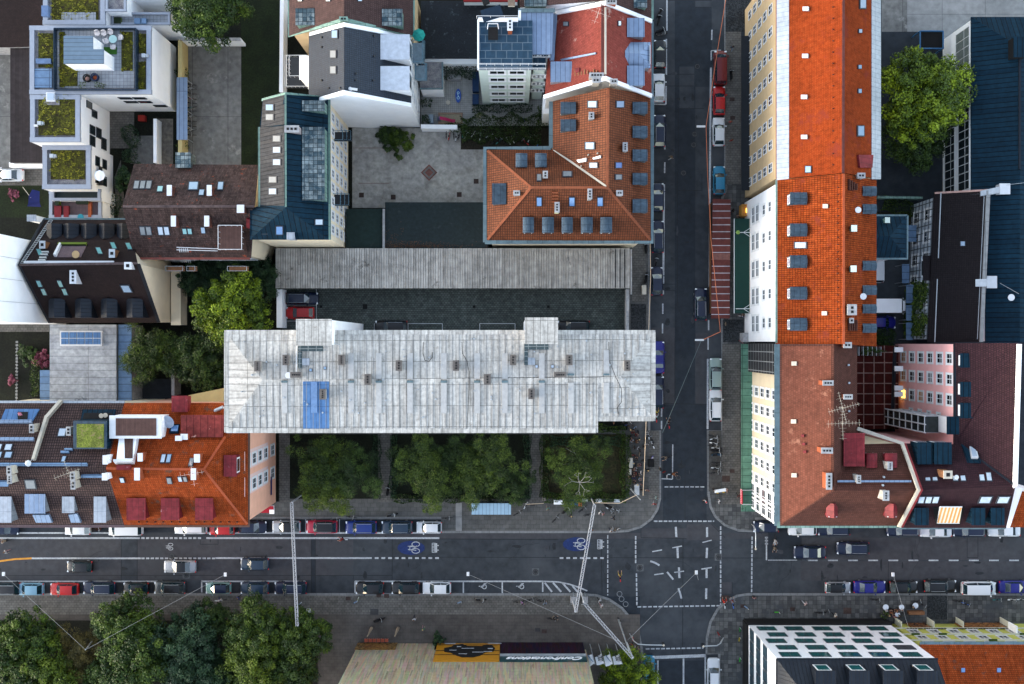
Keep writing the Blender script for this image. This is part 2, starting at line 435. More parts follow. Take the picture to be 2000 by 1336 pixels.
M_orangefine=bmat('orange_fine_tile',(.25,.038,.008),(.29,.050,.012),(.15,.023,.006),.22,.22,.02,.5,spec=.06,var=.16,patch=(.16,.027,.014),pamt=.35,ps=.22,bump=.2,streak=.2)
M_orangemoss=bmat('mossy_orange_tile',(.30,.050,.011),(.38,.075,.018),(.14,.024,.007),.24,.26,.03,.5,spec=.06,patch=(.09,.05,.035),pamt=.3,ps=.5,var=.18,streak=.35)
M_rust=bmat('rust_brown_tile',(.155,.046,.017),(.205,.062,.025),(.055,.017,.009),.30,.40,.04,0,var=.12,streak=.15,bump=.6,rough=.6)
M_red=bmat('dark_red_tile',(.25,.052,.038),(.31,.070,.052),(.15,.03,.022),.2,.22,.03,.5,patch=(.40,.27,.23),pamt=.1,ps=.3,var=.14)
M_salmon=bmat('salmon_tile',(.125,.040,.024),(.165,.056,.035),(.08,.026,.018),.3,.3,.02,.5,patch=(.24,.11,.075),pamt=.2,ps=.45,var=.14,bump=.2)
M_taupe=bmat('taupe_brown_tile',(.072,.040,.038),(.092,.052,.048),(.035,.02,.02),.25,.3,.03,.5,var=.14,bump=.3,streak=.2)
M_brownS=bmat('brown_red_tile',(.080,.029,.020),(.105,.040,.029),(.04,.014,.010),.25,.3,.03,.5,var=.12,bump=.3)
M_mauve=bmat('plum_brown_tile',(.028,.010,.014),(.042,.016,.021),(.011,.004,.006),.28,.3,.035,.5,var=.10,bump=.4)
M_weather=bmat('weathered_brown_tile',(.075,.045,.040),(.125,.078,.068),(.034,.021,.020),.22,.28,.03,.5,patch=(.34,.06,.018),pamt=.12,ps=1.1,var=.3,streak=.4)
M_brown12=bmat('brown_wave_tile',(.064,.039,.036),(.092,.056,.051),(.018,.011,.012),.30,.38,.05,0,var=.12,bump=.8)
M_dkbrown=bmat('dark_brown_tile',(.018,.010,.010),(.027,.015,.015),(.008,.005,.005),.2,.2,.025,.5,var=.15,bump=.3)
M_vdkbrown=bmat('black_brown_tile',(.009,.006,.008),(.014,.010,.012),(.003,.002,.003),.28,.30,.035,0,var=.12,bump=.6,rough=.6)
M_slate=bmat('blue_grey_glazed_tile',(.016,.026,.044),(.022,.034,.054),(.008,.011,.018),.26,.34,.03,0,var=.08,bump=.5,rough=.62,spec=.3)
M_zinc=bmat('pale_zinc_seam',(.20,.27,.39),(.23,.30,.42),(.08,.11,.16),.62,9,.035,0,rough=.42,metal=.35,var=.08,bump=.5)
M_zincw=bmat('silver_sheet_seam',(.34,.38,.43),(.39,.42,.47),(.16,.18,.22),.6,2.4,.02,0,rough=.4,metal=.3,var=.12,bump=.3)
M_patina=bmat('green_copper_seam',(.17,.28,.24),(.22,.34,.29),(.07,.12,.11),.62,3,.035,0,rough=.6,var=.16,bump=.3,streak=.2)
M_copperb=bmat('blue_aged_copper_sheet',(.055,.085,.115),(.07,.105,.14),(.025,.035,.05),.75,5,.03,0,rough=.45,metal=.2,var=.2,bump=.4)
M_copgut=bmat('blue_grey_gutter_sheet',(.11,.165,.19),(.14,.20,.22),(.05,.08,.09),2.0,9,.03,0,rough=.5,var=.15,bump=.2)
M_darkblue=bmat('dark_blue_standing_seam',(.003,.020,.038),(.005,.027,.048),(.001,.006,.011),.66,30,.05,0,rough=.8,metal=.0,var=.16,bump=.9,spec=.12,streak=.25)
M_darkblueH=bmat('dark_blue_seam_crosswise',(.003,.020,.037),(.005,.027,.047),(.001,.006,.011),30,.75,.05,0,rough=.8,var=.16,bump=.9,spec=.12,streak=.25)
M_greyseam=bmat('dark_grey_seam',(.035,.038,.045),(.060,.060,.064),(.012,.013,.017),.5,7,.04,0,rough=.7,var=.18,bump=.5,streak=.4)
M_patgrid=bmat('patina_panel_grid',(.07,.11,.13),(.33,.38,.38),(.02,.03,.035),.55,.55,.035,0,rough=.35,metal=.4,var=.3,bump=.3,patch=(.03,.06,.08),pamt=.5,ps=.9)
M_anthra=bmat('anthracite_seam',(.014,.018,.026),(.018,.023,.032),(.004,.005,.008),.5,30,.03,0,rough=.4,metal=.2,var=.08,bump=.6)
M_redmet=bmat('red_painted_sheet',(.17,.019,.024),(.21,.026,.033),(.08,.010,.013),.7,3,.02,0,rough=.5,var=.2,patch=(.50,.30,.31),pamt=.02,ps=.9,bump=.2)
M_redpan=bmat('red_roof_panels',(.20,.033,.030),(.26,.05,.043),(.10,.014,.014),.9,9,.04,0,var=.25,patch=(.5,.25,.2),pamt=.1,ps=.8)
M_gray17=bmat('weathered_grey_sheet_roof',(.50,.475,.44),(.61,.585,.545),(.17,.16,.145),.86,2.6,.03,0,rough=.85,var=.16,vs=.8,patch=(.27,.25,.225),pamt=.18,ps=.9,bump=.5,streak=.45)
M_gray14=bmat('stained_grey_sheet_roof',(.46,.44,.41),(.56,.535,.50),(.06,.055,.05),.70,60,.03,0,rough=.8,var=.2,vs=.3,patch=(.08,.072,.064),pamt=.14,ps=.4,bump=.6,streak=.45)
M_gray11=bmat('silver_grey_plank_roof',(.34,.36,.40),(.42,.44,.47),(.13,.14,.15),60,1.0,.03,0,rough=.6,var=.2,patch=(.10,.11,.13),pamt=.12,ps=.45,bump=.4)
M_bluesheet=bmat('blue_sheet_metal',(.065,.15,.32),(.09,.19,.37),(.03,.07,.15),.65,2.7,.03,0,rough=.45,var=.1,bump=.4)
M_blueplank=bmat('blue_grey_plank',(.12,.20,.33),(.16,.25,.38),(.04,.06,.10),9,1.0,.04,0,rough=.4,metal=.2,var=.12)
M_felt=mat('dark_roofing_felt',(.014,.024,.026),.8,var=.2,vs=.8,patch=(.03,.04,.042),pamt=.1,ps=1.2)
M_felt2=mat('mottled_roofing_felt',(.010,.014,.019),.7,var=.3,vs=1.5,patch=(.07,.09,.10),pamt=.12,ps=1.1)
M_gravel=mat('roof_gravel',(.24,.23,.23),.95,var=.45,vs=4)
M_gravdk=mat('grey_gravel_bed',(.12,.115,.11),.95,var=.4,vs=4)
M_sedum=mat('sedum_mat',(.085,.085,.006),.95,var=.6,vs=1.3,patch=(.018,.012,.006),pamt=.55,ps=1.6)
M_sedumb=mat('bright_sedum_mat',(.17,.20,.03),.95,var=.45,vs=2.0,patch=(.20,.14,.08),pamt=.3,ps=1.4)
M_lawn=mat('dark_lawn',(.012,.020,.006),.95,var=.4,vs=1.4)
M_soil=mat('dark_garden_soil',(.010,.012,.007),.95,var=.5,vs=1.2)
M_asph=mat('asphalt',(.034,.040,.047),.85,var=.2,vs=.3,patch=(.050,.056,.064),pamt=.5,ps=.06)
M_asphd=mat('fresh_dark_asphalt',(.020,.026,.034),.85,var=.18,vs=.3,patch=(.028,.034,.041),pamt=.3,ps=.12)
M_asphl=mat('worn_pale_asphalt',(.048,.049,.055),.85,var=.16,vs=.35,patch=(.038,.042,.048),pamt=.3,ps=.1)
M_tar=mat('tar_joint',(.010,.012,.015),.6,var=.1)
M_pave=bmat('grey_paving_slabs',(.112,.106,.098),(.15,.142,.13),(.040,.040,.040),.5,.35,.02,.5,var=.16,vs=.4,bump=.2)
M_pavew=bmat('large_grey_paving',(.092,.092,.090),(.115,.114,.110),(.050,.050,.050),.9,.62,.02,.5,var=.14,vs=.35,patch=(.095,.10,.105),pamt=.15,ps=.3,bump=.2)
M_pavemix=bmat('patched_street_slabs',(.060,.062,.064),(.135,.135,.132),(.030,.030,.032),.62,.62,.02,0,var=.18,vs=.4,bump=.2,patch=(.052,.056,.062),pamt=.45,ps=.25)
M_setts=bmat('small_stone_setts',(.026,.030,.034),(.075,.08,.085),(.012,.014,.016),.16,.16,.02,.5,var=.3,vs=1.2,bump=.3)
M_court=bmat('green_grey_yard_pavers',(.06,.076,.070),(.105,.12,.112),(.025,.03,.03),.42,.28,.03,.5,var=.2,vs=.4,bump=.3)
M_conc=mat('worn_yard_concrete',(.36,.35,.32),.9,var=.22,vs=.45,patch=(.19,.18,.16),pamt=.35,ps=.35)
M_concl=bmat('pale_concrete_slabs',(.24,.245,.245),(.27,.27,.27),(.11,.11,.11),6.3,3.2,.035,0,var=.14,vs=.35,bump=.1)
M_concd=bmat('dark_yard_concrete',(.15,.15,.148),(.18,.178,.172),(.05,.05,.05),5.2,11,.03,0,var=.2,vs=.35,patch=(.25,.245,.235),pamt=.3,ps=.3,bump=.1)
M_playpave=bmat('fine_playground_pavers',(.30,.30,.29),(.33,.33,.32),(.17,.17,.17),.3,.3,.02,0,var=.1,bump=.1)
M_kerb=bmat('pale_granite_kerb',(.17,.175,.18),(.20,.205,.21),(.08,.08,.085),1.1,.6,.02,0,var=.12,bump=.1)
M_mark=mat('road_paint',(.40,.42,.44),.7,var=.22,vs=1.4,patch=(.10,.11,.12),pamt=.12,ps=2.2)
M_markf=mat('faded_road_paint',(.21,.22,.23),.8,var=.3,vs=1.6)
M_marky=mat('orange_road_paint',(.55,.24,.03),.7,var=.12)
M_markblue=mat('blue_road_paint',(.010,.026,.11),.7,var=.2,vs=1.2,patch=(.022,.032,.06),pamt=.2,ps=1.5)
M_deck=bmat('brown_timber_deck',(.085,.045,.04),(.11,.06,.05),(.03,.018,.016),.14,4,.014,0,var=.12)
M_deckp=bmat('mauve_timber_deck',(.12,.085,.095),(.14,.10,.11),(.06,.04,.045),.16,4,.02,0,var=.1)
M_tilegrey=bmat('grey_terrace_slabs',(.23,.25,.28),(.26,.28,.31),(.10,.115,.14),.5,.5,.025,0,var=.08)
M_darkterr=bmat('blue_dark_terrace_slabs',(.020,.050,.085),(.025,.058,.095),(.11,.15,.19),1.35,1.0,.05,.5,var=.12,bump=0)
M_redterr=bmat('dark_red_terrace_slabs',(.050,.006,.004),(.060,.008,.006),(.26,.17,.15),1.48,1.48,.08,0,var=.2,bump=0)
M_timber=mat('brown_timber',(.20,.09,.04),.7,var=.2,vs=2)
M_steel=mat('galvanised_steel',(.45,.48,.50),.4,.5,var=.1)
M_dkmetal=mat('dark_painted_metal',(.02,.022,.026),.5,var=.1)
M_whitemet=mat('white_painted_steel',(.60,.61,.63),.45,var=.05)
M_ivory=mat('ivory_plastic',(.45,.41,.34),.6,var=.08)
M_sand=mat('play_sand',(.30,.26,.18),.95,var=.15,vs=2)
M_awnred=bmat('striped_red_brown_awning',(.10,.030,.027),(.125,.038,.033),(.40,.41,.46),40,.99,.06,0,var=.12,bump=0,rough=.8)
M_awngreen=mat('dark_green_awning',(.003,.028,.022),.8,var=.08)
M_awnorange=bmat('orange_striped_awning',(.55,.24,.06),(.58,.30,.10),(.62,.56,.44),.46,40,.13,0,var=.04,bump=0)
M_ceramic=bmat('coloured_ceramic_rods',(.50,.38,.25),(.38,.38,.27),(.13,.12,.10),.16,1.3,.03,.5,var=.12,bump=.5)
M_ceramicd=bmat('dark_ceramic_rods',(.035,.008,.012),(.010,.010,.035),(.004,.004,.006),.18,1.3,.04,.5,var=.2,bump=.5)
def _cer(m,dark):
    n=m.node_tree; L=n.links; tc=n.nodes.new('ShaderNodeTexCoord'); mp=n.nodes.new('ShaderNodeMapping')
    mp.inputs['Scale'].default_value=(5.0,.30,1); L.new(tc.outputs['UV'],mp.inputs[0])
    v=n.nodes.new('ShaderNodeTexVoronoi'); v.inputs['Scale'].default_value=1.0; L.new(mp.outputs[0],v.inputs['Vector'])
    hs=n.nodes.new('ShaderNodeHueSaturation'); hs.inputs['Saturation'].default_value=.5 if not dark else 1.1; hs.inputs['Value'].default_value=1.0
    L.new(v.outputs['Color'],hs.inputs['Color'])
    b=n.nodes['Principled BSDF']; src=b.inputs['Base Color'].links[0].from_socket
    L.new(_mix(n,L,.42,src,_mix(n,L,1.0,hs.outputs[0],(.62,.50,.34) if not dark else (.05,.015,.04),'MULTIPLY')),b.inputs['Base Color'])
_cer(M_ceramic,False); _cer(M_ceramicd,True)
def paint(name,c,rough=.25,metal=.1): return mat('car_paint_'+name,c,.38,metal*.5,var=.0,coat=.25,spec=.35)
CP={'black':paint('black',(.003,.0035,.006)),'navy':paint('navy',(.003,.009,.032)),'blue':paint('blue',(.004,.022,.15)),
 'royal':paint('royal_blue',(.008,.010,.16)),'red':paint('red',(.34,.006,.008)),'dkred':paint('dark_red',(.11,.004,.006)),'magenta':paint('raspberry',(.30,.008,.035)),
 'white':paint('white',(.55,.57,.60),.3,0),'silver':paint('silver',(.28,.30,.33),.3,.5),'grey':paint('grey',(.035,.045,.055),.3,.4),
 'mint':paint('mint',(.15,.27,.26),.3,.2),'sage':paint('sage_silver',(.22,.29,.27),.3,.3),'cyan':paint('cyan',(.015,.16,.28)),'sky':paint('light_blue',(.14,.27,.37)),'slate':paint('slate_blue',(.010,.026,.052))}
M_carglass=mat('car_glass',(.006,.022,.032),.10,var=0,spec=.9,coat=.5)
M_rubber=mat('tyre_rubber',(.012,.012,.013),.9,var=0)
M_rim=mat('alloy_rim',(.4,.41,.42),.35,.8,var=0)
M_lamp=mat('headlamp_lens',(.7,.74,.78),.1,var=0,coat=.5)
M_tail=mat('tail_lamp_red',(.55,.01,.01),.2,var=0,coat=.5)
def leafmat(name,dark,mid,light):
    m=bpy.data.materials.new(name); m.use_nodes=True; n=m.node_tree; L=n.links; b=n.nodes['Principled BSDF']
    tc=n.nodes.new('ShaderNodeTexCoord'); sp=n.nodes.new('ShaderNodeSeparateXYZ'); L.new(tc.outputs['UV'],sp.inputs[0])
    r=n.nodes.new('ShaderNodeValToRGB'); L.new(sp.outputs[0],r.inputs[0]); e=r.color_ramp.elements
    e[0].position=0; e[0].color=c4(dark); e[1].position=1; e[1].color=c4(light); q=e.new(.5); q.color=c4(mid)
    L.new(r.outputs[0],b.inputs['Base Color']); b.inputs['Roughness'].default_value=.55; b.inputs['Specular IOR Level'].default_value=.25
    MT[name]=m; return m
L_bright=leafmat('bright_green_leaves',(.008,.024,.001),(.055,.092,.003),(.21,.28,.008))
L_bmid=leafmat('fresh_green_leaves',(.012,.026,.002),(.040,.066,.003),(.11,.15,.008))
L_mid=leafmat('mid_green_leaves',(.005,.015,.002),(.019,.043,.003),(.075,.115,.008))
L_dark=leafmat('dark_green_leaves',(.004,.012,.002),(.014,.033,.004),(.045,.080,.009))
L_feather=leafmat('olive_green_leaves',(.005,.015,.002),(.022,.044,.004),(.085,.125,.012))
L_olive=leafmat('yellowing_leaves',(.022,.020,.004),(.060,.050,.010),(.15,.11,.025))
L_deep=leafmat('blue_green_leaves',(.004,.013,.006),(.013,.036,.015),(.038,.078,.028))
L_sedum=leafmat('sedum_leaves',(.035,.038,.003),(.13,.125,.006),(.24,.22,.012))
L_pink=leafmat('pink_blossom',(.03,.008,.01),(.13,.02,.045),(.34,.11,.16))
M_bark=mat('bark',(.05,.04,.03),.9,var=.3,vs=2)
M_barkl=mat('pale_birch_bark',(.34,.33,.30),.9,var=.3,vs=2)
# ---------------- prototypes: cars, people, cycles, trees
def car_proto(kind):
    L_,Wd,H,hood,ws,rs,tail={ # length,width,height, shoulder z, windscreen base, roof start, roof end, rear glass base (fractions from the front), 
     'hatch':(4.15,1.78,1.48,.93,(.27,.42,.84,.955),0,0),'small':(3.7,1.66,1.48,.95,(.24,.39,.85,.965),0,0),
     'sedan':(4.7,1.84,1.42,.93,(.29,.43,.70,.84),0,0),'estate':(4.75,1.84,1.50,.95,(.28,.41,.88,.975),0,0),
     'suv':(4.6,1.90,1.68,1.05,(.26,.38,.87,.97),0,0),'van':(5.0,1.95,2.0,1.15,(.14,.27,.94,.99),0,0),'truck':(5.6,2.05,2.5,1.2,(.06,.13,.20,.22),0,0)}[kind]
    hz=hood; a,b,c,d=ws; X=lambda f: L_/2-f*L_
    body=MB(); st=[(0,.66,.30,.62),(.02,.84,.24,.72),(.07,.95,.22,hz-.16),(.16,1,.2,hz-.08),(a,1,.2,hz),(.5,1,.2,hz+.01),(.85,1,.2,hz+.01),(.94,.97,.22,hz-.02),(.985,.88,.25,hz-.12),(1,.74,.32,hz-.30)]
    rows=[]
    for f,w_,z0,z1 in st:
        y=Wd/2*w_; x=X(f)
        P=[(x,-y*.9,z0),(x,-y,(z0+z1)/2-.05),(x,-y*.985,z1-.16),(x,-y*.90,z1-.02),(x,-y*.45,z1+.02),(x,0,z1+.03)]
        rows.append(P+[(p[0],-p[1],p[2]) for p in reversed(P[:-1])])
    n=len(rows[0]); V=[p for r in rows for p in r]; F=[]
    for i in range(len(rows)-1):
        for j in range(n-1): F.append([i*n+j,i*n+j+1,(i+1)*n+j+1,(i+1)*n+j])
    F.append(list(range(n-1,-1,-1))); F.append([(len(rows)-1)*n+j for j in range(n)])
    body.add(V,F,0,True)
    for s in(-1,1): body.box((X(a+.05),s*(Wd/2+.08),hz+.08),(.16,.2,.13))
    # wheel arches
    for f in(.19,.80):
        for s in(-1,1): body.tube((X(f),s*Wd*.36,.33),(X(f),s*(Wd/2-.02),.33),.37,12,1)
    e=thing('parked_car','','car'); e['label']='x'
    bo=ob('body',body,[CP['black'],M_rubber],e)
    gw=Wd/2*.90; rw=Wd/2*.70; zr=H
    g=MB(); x0,x1,x2,x3=X(a),X(b),X(c),X(d); zb=hz-.02
    P=[(x0,-gw*.93,zb),(x0,gw*.93,zb),(x3,gw*.90,zb),(x3,-gw*.90,zb),(x1,-rw,zr-.05),(x1,rw,zr-.05),(x2,rw,zr-.06),(x2,-rw,zr-.06),
       (x0+.10,0,zb+.02),((x1+x2)/2,gw,zb),((x1+x2)/2,-gw,zb)]
    g.add(P,[[0,8,1,5,4],[1,9,2,6,5],[2,3,7,6],[3,10,0,4,7]],0)
    # pillars
    for s in(-1,1):
        g.tube((x0,s*gw*.93,zb),(x1,s*rw,zr-.05),.035,4,1); g.tube((x3,s*gw*.9,zb),(x2,s*rw,zr-.06),.05,4,1)
        g.tube(((x0+x3)/2-.1,s*gw*.97,zb),((x1+x2)/2-.1,s*rw,zr-.05),.035,4,1)
    gl=ob('windows',g,[M_carglass,CP['black']],e)
    r=MB(); N=5; V=[]
    for i in range(4):
        x=x1+(x2-x1)*i/3; k=[.0,.04,.045,.0][i]
        for j in range(N): t=-1+2*j/(N-1); V.append((x,rw*1.03*t,zr-.05+k+.05*(1-t*t)))
    r.add(V,[[i*N+j,(i+1)*N+j,(i+1)*N+j+1,i*N+j+1] for i in range(3) for j in range(N-1)],0,True)
    if kind in('estate','suv'):
        for s in(-1,1): r.tube((x1-.1,s*rw*.93,zr+.05),(x2+.1,s*rw*.93,zr+.05),.025,5,1)
    rf=ob('roof',r,[CP['black'],M_steel],e)
    if kind=='truck':
        bx=MB().prism([(X(.24),-1.0),(X(.24),1.0),(X(.99),1.0),(X(.99),-1.0)],.7,2.7,bottom=True); ob('cargo_box',bx,M_white,e)
    for f in(.19,.80):
        for s in(-1,1):
            wm=MB().tube((X(f),s*(Wd/2-.20),.32),(X(f),s*(Wd/2+.005),.32),.32,14).tube((X(f),s*(Wd/2-.02),.32),(X(f),s*(Wd/2+.02),.32),.2,10,1)
            ob('wheel',wm,[M_rubber,M_rim],e)
    for s in(-1,1):
        ob('headlight',MB().box((X(.045),s*Wd*.37,hz-.26),(.22,.34,.13),s*-.35),M_lamp,e)
        ob('tail_light',MB().box((X(.978),s*Wd*.38,hz-.20),(.14,.28,.16),s*.3),M_tail,e)
    return e
CARP={k:car_proto(k) for k in('hatch','small','sedan','estate','suv','van','truck')}
_used=set()
def car(px,py,deg,kind,col,label,group='cars parked along the kerbs',roof=None,z=0.0,name='parked_car',cat='car',s=1.0):
    p=W(px,py,.8); p.z=z; e=CARP[kind]
    if kind in _used: e=dup(e,p,R(deg),label,group)
    else: _used.add(kind); e.location=p; e.rotation_euler=(0,0,R(deg)); tag(e,label,None,group)
    e.name=name; e['category']=cat; e.scale=(s,)*3
    for ch in e.children:
        k=ch.name.split('.')[0]
        if k=='body': setmat(ch,0,CP[col])
        elif k=='roof': setmat(ch,0,CP[roof or col])
        elif k=='windows': setmat(ch,1,CP[col])
    return e

# people: one skinned body per pose, clothes as material regions, hair a child
CLOTH={}
def cl(c):
    k=tuple(c)
    if k not in CLOTH: CLOTH[k]=mat('cloth_%d'%len(CLOTH),tuple(v*.55 for v in c),.85,var=.08,vs=3)
    return CLOTH[k]
SKIN=mat('skin',(.34,.20,.14),.6,var=.03); HAIRM={'dark':mat('dark_hair',(.02,.014,.01),.7,var=.1),'brown':mat('brown_hair',(.10,.05,.025),.7,var=.1),'blond':mat('blond_hair',(.42,.30,.14),.7,var=.1),'grey':mat('grey_hair',(.35,.35,.34),.7,var=.1),'cap':mat('red_cap',(.5,.02,.02),.7,var=.05)}
def person_proto(pose):
    V=[];E=[];Rd=[]
    def j(p,r,par=None):
        V.append(Vector(p)); Rd.append(r)
        if par is not None: E.append((par,len(V)-1))
        return len(V)-1
    sit=pose in('sit','cycle'); dz=-.45 if pose=='sit' else (.12 if pose=='cycle' else 0); lean=.30 if pose=='cycle' else (.04 if pose=='walk' else 0)
    h=j((0,0,.95+dz),.145); b=j((lean*.35,0,1.12+dz),.125,h); c=j((lean*.8,0,1.33+dz-lean*.05),.155,b); n=j((lean+.01,0,1.47+dz-lean*.12),.065,c)
    hd=j((lean+.03,0,1.56+dz-lean*.12),.085,n); ht=j((lean+.035,0,1.66+dz-lean*.12),.098,hd)
    for s in(-1,1):
        sw={'walk':.22*s,'stand':.03}.get(pose,0)
        sh=j((lean*.85,s*.18,1.38+dz-lean*.08),.062,c)
        if pose=='cycle': el=(lean+.22,s*.26,1.12+dz); ha=(lean+.42,s*.25,.98+dz)
        elif pose=='sit': el=(.05,s*.24,1.10+dz); ha=(.28,s*.16,1.02+dz)
        else: el=(-sw*.55,s*.25,1.10); ha=(-sw*1.0+.06,s*.24,.86)
        e_=j(el,.044,sh); w_=j(ha,.030,e_); d=(Vector(ha)-Vector(el)).normalized()
        pm=j(Vector(ha)+d*.07,.036,w_)
        sd=Vector((0,0,1)).cross(d) if abs(d.z)<.8 else Vector((1,0,0))
        for k,ln in enumerate((.065,.075,.08,.07)):
            f1=j(Vector(ha)+d*.11+sd*(k-1.5)*.02,.010,pm); j(V[f1]+d*ln*.6+Vector((.012,0,-.004)),.008,f1)
        t=j(Vector(ha)+d*.05+sd*-.05,.011,w_); j(V[t]+d*.03,.009,t)
        hp=j((0,s*.095,.90+dz),.098,h)
        if pose=='sit': kn=(.42,s*.12,.50); an=(.44,s*.12,.09)
        elif pose=='cycle': kn=(.30,s*.11,.80 if s>0 else .62); an=(.12,s*.11,.42 if s>0 else .22)
        else: kn=(sw*.75+.03,s*.10,.50); an=(sw*1.35-.03,s*.10,.09)
        k_=j(kn,.066,hp); a_=j(an,.044,k_); j((an[0]+.17,an[1]+s*.02,an[2]-.05),.036,a_)
    me=bpy.data.meshes.new('person_skeleton'); me.from_pydata([tuple(v) for v in V],E,[])
    o=bpy.data.objects.new('tmp',me); COL.objects.link(o); o.modifiers.new('s','SKIN')
    if not me.skin_vertices: me.skin_vertices.new()
    for i,r in enumerate(Rd): me.skin_vertices[0].data[i].radius=(r,r); 
    me.skin_vertices[0].data[0].use_root=True
    sb=o.modifiers.new('b','SUBSURF'); sb.levels=1
    dg=bpy.context.evaluated_depsgraph_get(); dg.update()
    m=bpy.data.meshes.new_from_object(o.evaluated_get(dg)); bpy.data.objects.remove(o)
    for mm in(SKIN,SKIN,SKIN,M_rubber): m.materials.append(mm)
    hips=V[0]; knz=.2
    for p in m.polygons:
        q=p.center; p.use_smooth=True
        d=min(range(len(V)),key=lambda i:(V[i]-q).length-Rd[i]*.8); r=Rd[d]
        if d in(3,4,5): k=0
        elif r in(.030,.036,.010,.008,.011,.009): k=0
        elif d in(1,2) or r in(.062,.044) and q.z>.7+dz*.8 and d not in(0,): k=1
        else: k=2
        if d<6 and d>0: pass
        elif r==.044 and q.z<.45 and not sit: k=2
        if r==.036 and V[d].z<.2 or (r==.044 and V[d].z<.45 and q.z<V[d].z): k=3
        p.material_index=k
    e=thing('person','x','person'); bo=bpy.data.objects.new('body',m); link(bo,e)
    hc=V[5]; hm=MB().ball(hc+Vector((-.02,0,.035)),.112,.95,0,10,7)
    hm.f=[f for f in hm.f if sum(hm.v[i][0]-hc.x for i in f)/len(f)<.055 or sum(hm.v[i][2]-hc.z for i in f)/len(f)>.05]; k=len(hm.f); hm.mi=hm.mi[:k]; hm.sm=hm.sm[:k]; hm.uvc=hm.uvc[:k]
    ob('hair',hm,HAIRM['dark'],e)
    fc=MB()
    for s in(-1,1): fc.ball(hc+Vector((.094,s*.034,-.03)),.012,1,0,6,4)
    fc.box(hc+Vector((.093,0,-.095)),(.012,.045,.012),0,1); fc.ball(hc+Vector((.103,0,-.055)),.016,1.3,2,6,4)
    for s in(-1,1): fc.ball(hc+Vector((0,s*.098,-.04)),.022,1.4,2,6,4)
    ob('face',fc,[M_black,cl((.35,.10,.09)),SKIN],e)
    return e
PP={k:person_proto(k) for k in('stand','walk','sit','cycle')}; _pu=set()
WHT,BLK,BLU,NVY,RED,GRN,YEL,PNK,GRY,TAN,LBL,ORG=(.70,.71,.74),(.012,.012,.016),(.03,.07,.25),(.010,.016,.045),(.30,.02,.02),(.02,.20,.10),(.50,.38,.08),(.45,.25,.28),(.15,.16,.17),(.30,.24,.18),(.28,.40,.55),(.28,.10,.04)
def person(px,py,deg,pose,top,bot,hair,label,group='people out on the street',z=.12,s=1.0):
    p=W(px,py,1.2); p.z=z
    if pose in _pu: e=dup(PP[pose],p,R(deg),label,group)
    else: _pu.add(pose); e=PP[pose]; e.location=p; e.rotation_euler=(0,0,R(deg)); tag(e,label,None,group)
    e.scale=(s,)*3
    for ch in e.children:
        k=ch.name.split('.')[0]
        if k=='body': setmat(ch,1,cl(top)); setmat(ch,2,cl(bot))
        elif k=='hair': setmat(ch,0,HAIRM[hair])
    return e
def bike_proto():
    e=thing('bicycle','x','bicycle'); f=MB()
    bb=(0,0,.28); st=(-.16,0,.80); hd=(.38,0,.82); hl=(.42,0,.68); rw=(-.50,0,.34); fw=(.55,0,.34)
    for a,b in((bb,st),(st,hd),(bb,hl),(bb,rw),(st,rw)): f.tube(a,b,.022,5)
    f.tube(hd,hl,.025,5).tube(hl,fw,.02,5); f.box((-.55,0,.72),(.36,.14,.03)); f.tube(bb,(0,.12,.2),.02,4).tube(bb,(0,-.12,.36),.02,4)
    ob('frame',f,M_dkmetal,e)
    for x in(-.50,.55): ob('wheel',MB().ring((x,0,.34),.33,.022,14,'Y'),M_rubber,e)
    ob('handlebar',MB().path([(.34,-.30,.98),(.40,-.18,1.02),(.37,0,1.0),(.40,.18,1.02),(.34,.30,.98)],.018,5).tube((.37,0,1.0),hd,.018,5),M_steel,e)
    ob('saddle',MB().box((-.17,0,.90),(.28,.15,.06)).tube((-.16,0,.8),(-.165,0,.9),.015,4),M_black,e)
    return e
BIKE=bike_proto(); _bu=[0]
BC=[mat('bike_'+n,c,.4,.1,var=0) for n,c in(('black',(.015,.015,.018)),('silver',(.5,.52,.54)),('teal',(.02,.14,.14)),('red',(.4,.02,.02)),('white',(.7,.7,.7)),('blue',(.03,.1,.35)))]
BCN=['black','silver','teal','red','white','blue']
def bike(px,py,deg,ci,label,group='bicycles parked on the pavements',z=.12,lean=0):
    p=W(px,py,.4); p.z=z
    if _bu[0]: e=dup(BIKE,p,R(deg),label,group)
    else: _bu[0]=1; e=BIKE; e.location=p; e.rotation_euler=(0,0,R(deg)); tag(e,label,None,group)
    e.rotation_euler=(R(lean),0,R(deg))
    for ch in e.children:
        if ch.name.startswith('frame'): setmat(ch,0,BC[ci])
    return e
def scooter_proto():
    e=thing('kick_scooter','x','kick scooter')
    ob('deck',MB().box((0,0,.14),(.62,.16,.05)),M_dkmetal,e); ob('steering_post',MB().tube((.36,0,.12),(.28,0,1.08),.03,6),M_whitemet,e)
    ob('handlebar',MB().tube((.28,-.24,1.1),(.28,.24,1.1),.02,5),M_dkmetal,e)
    for x in(-.38,.38): ob('wheel',MB().tube((x,-.025,.1),(x,.025,.1),.1,10),M_rubber,e)
    return e
SCO=scooter_proto(); _su=[0]
def scooter(px,py,deg,c,label,z=.12,lean=0):
    p=W(px,py,.6); p.z=z
    if _su[0]: e=dup(SCO,p,R(deg),label,'kick scooters left on the pavements')
    else: _su[0]=1; e=SCO; e.location=p; tag(e,label,None,'kick scooters left on the pavements')
    e.rotation_euler=(R(lean),0,R(deg))
    for ch in e.children:
        if ch.name.startswith('deck'): setmat(ch,0,cl(c))
    return e
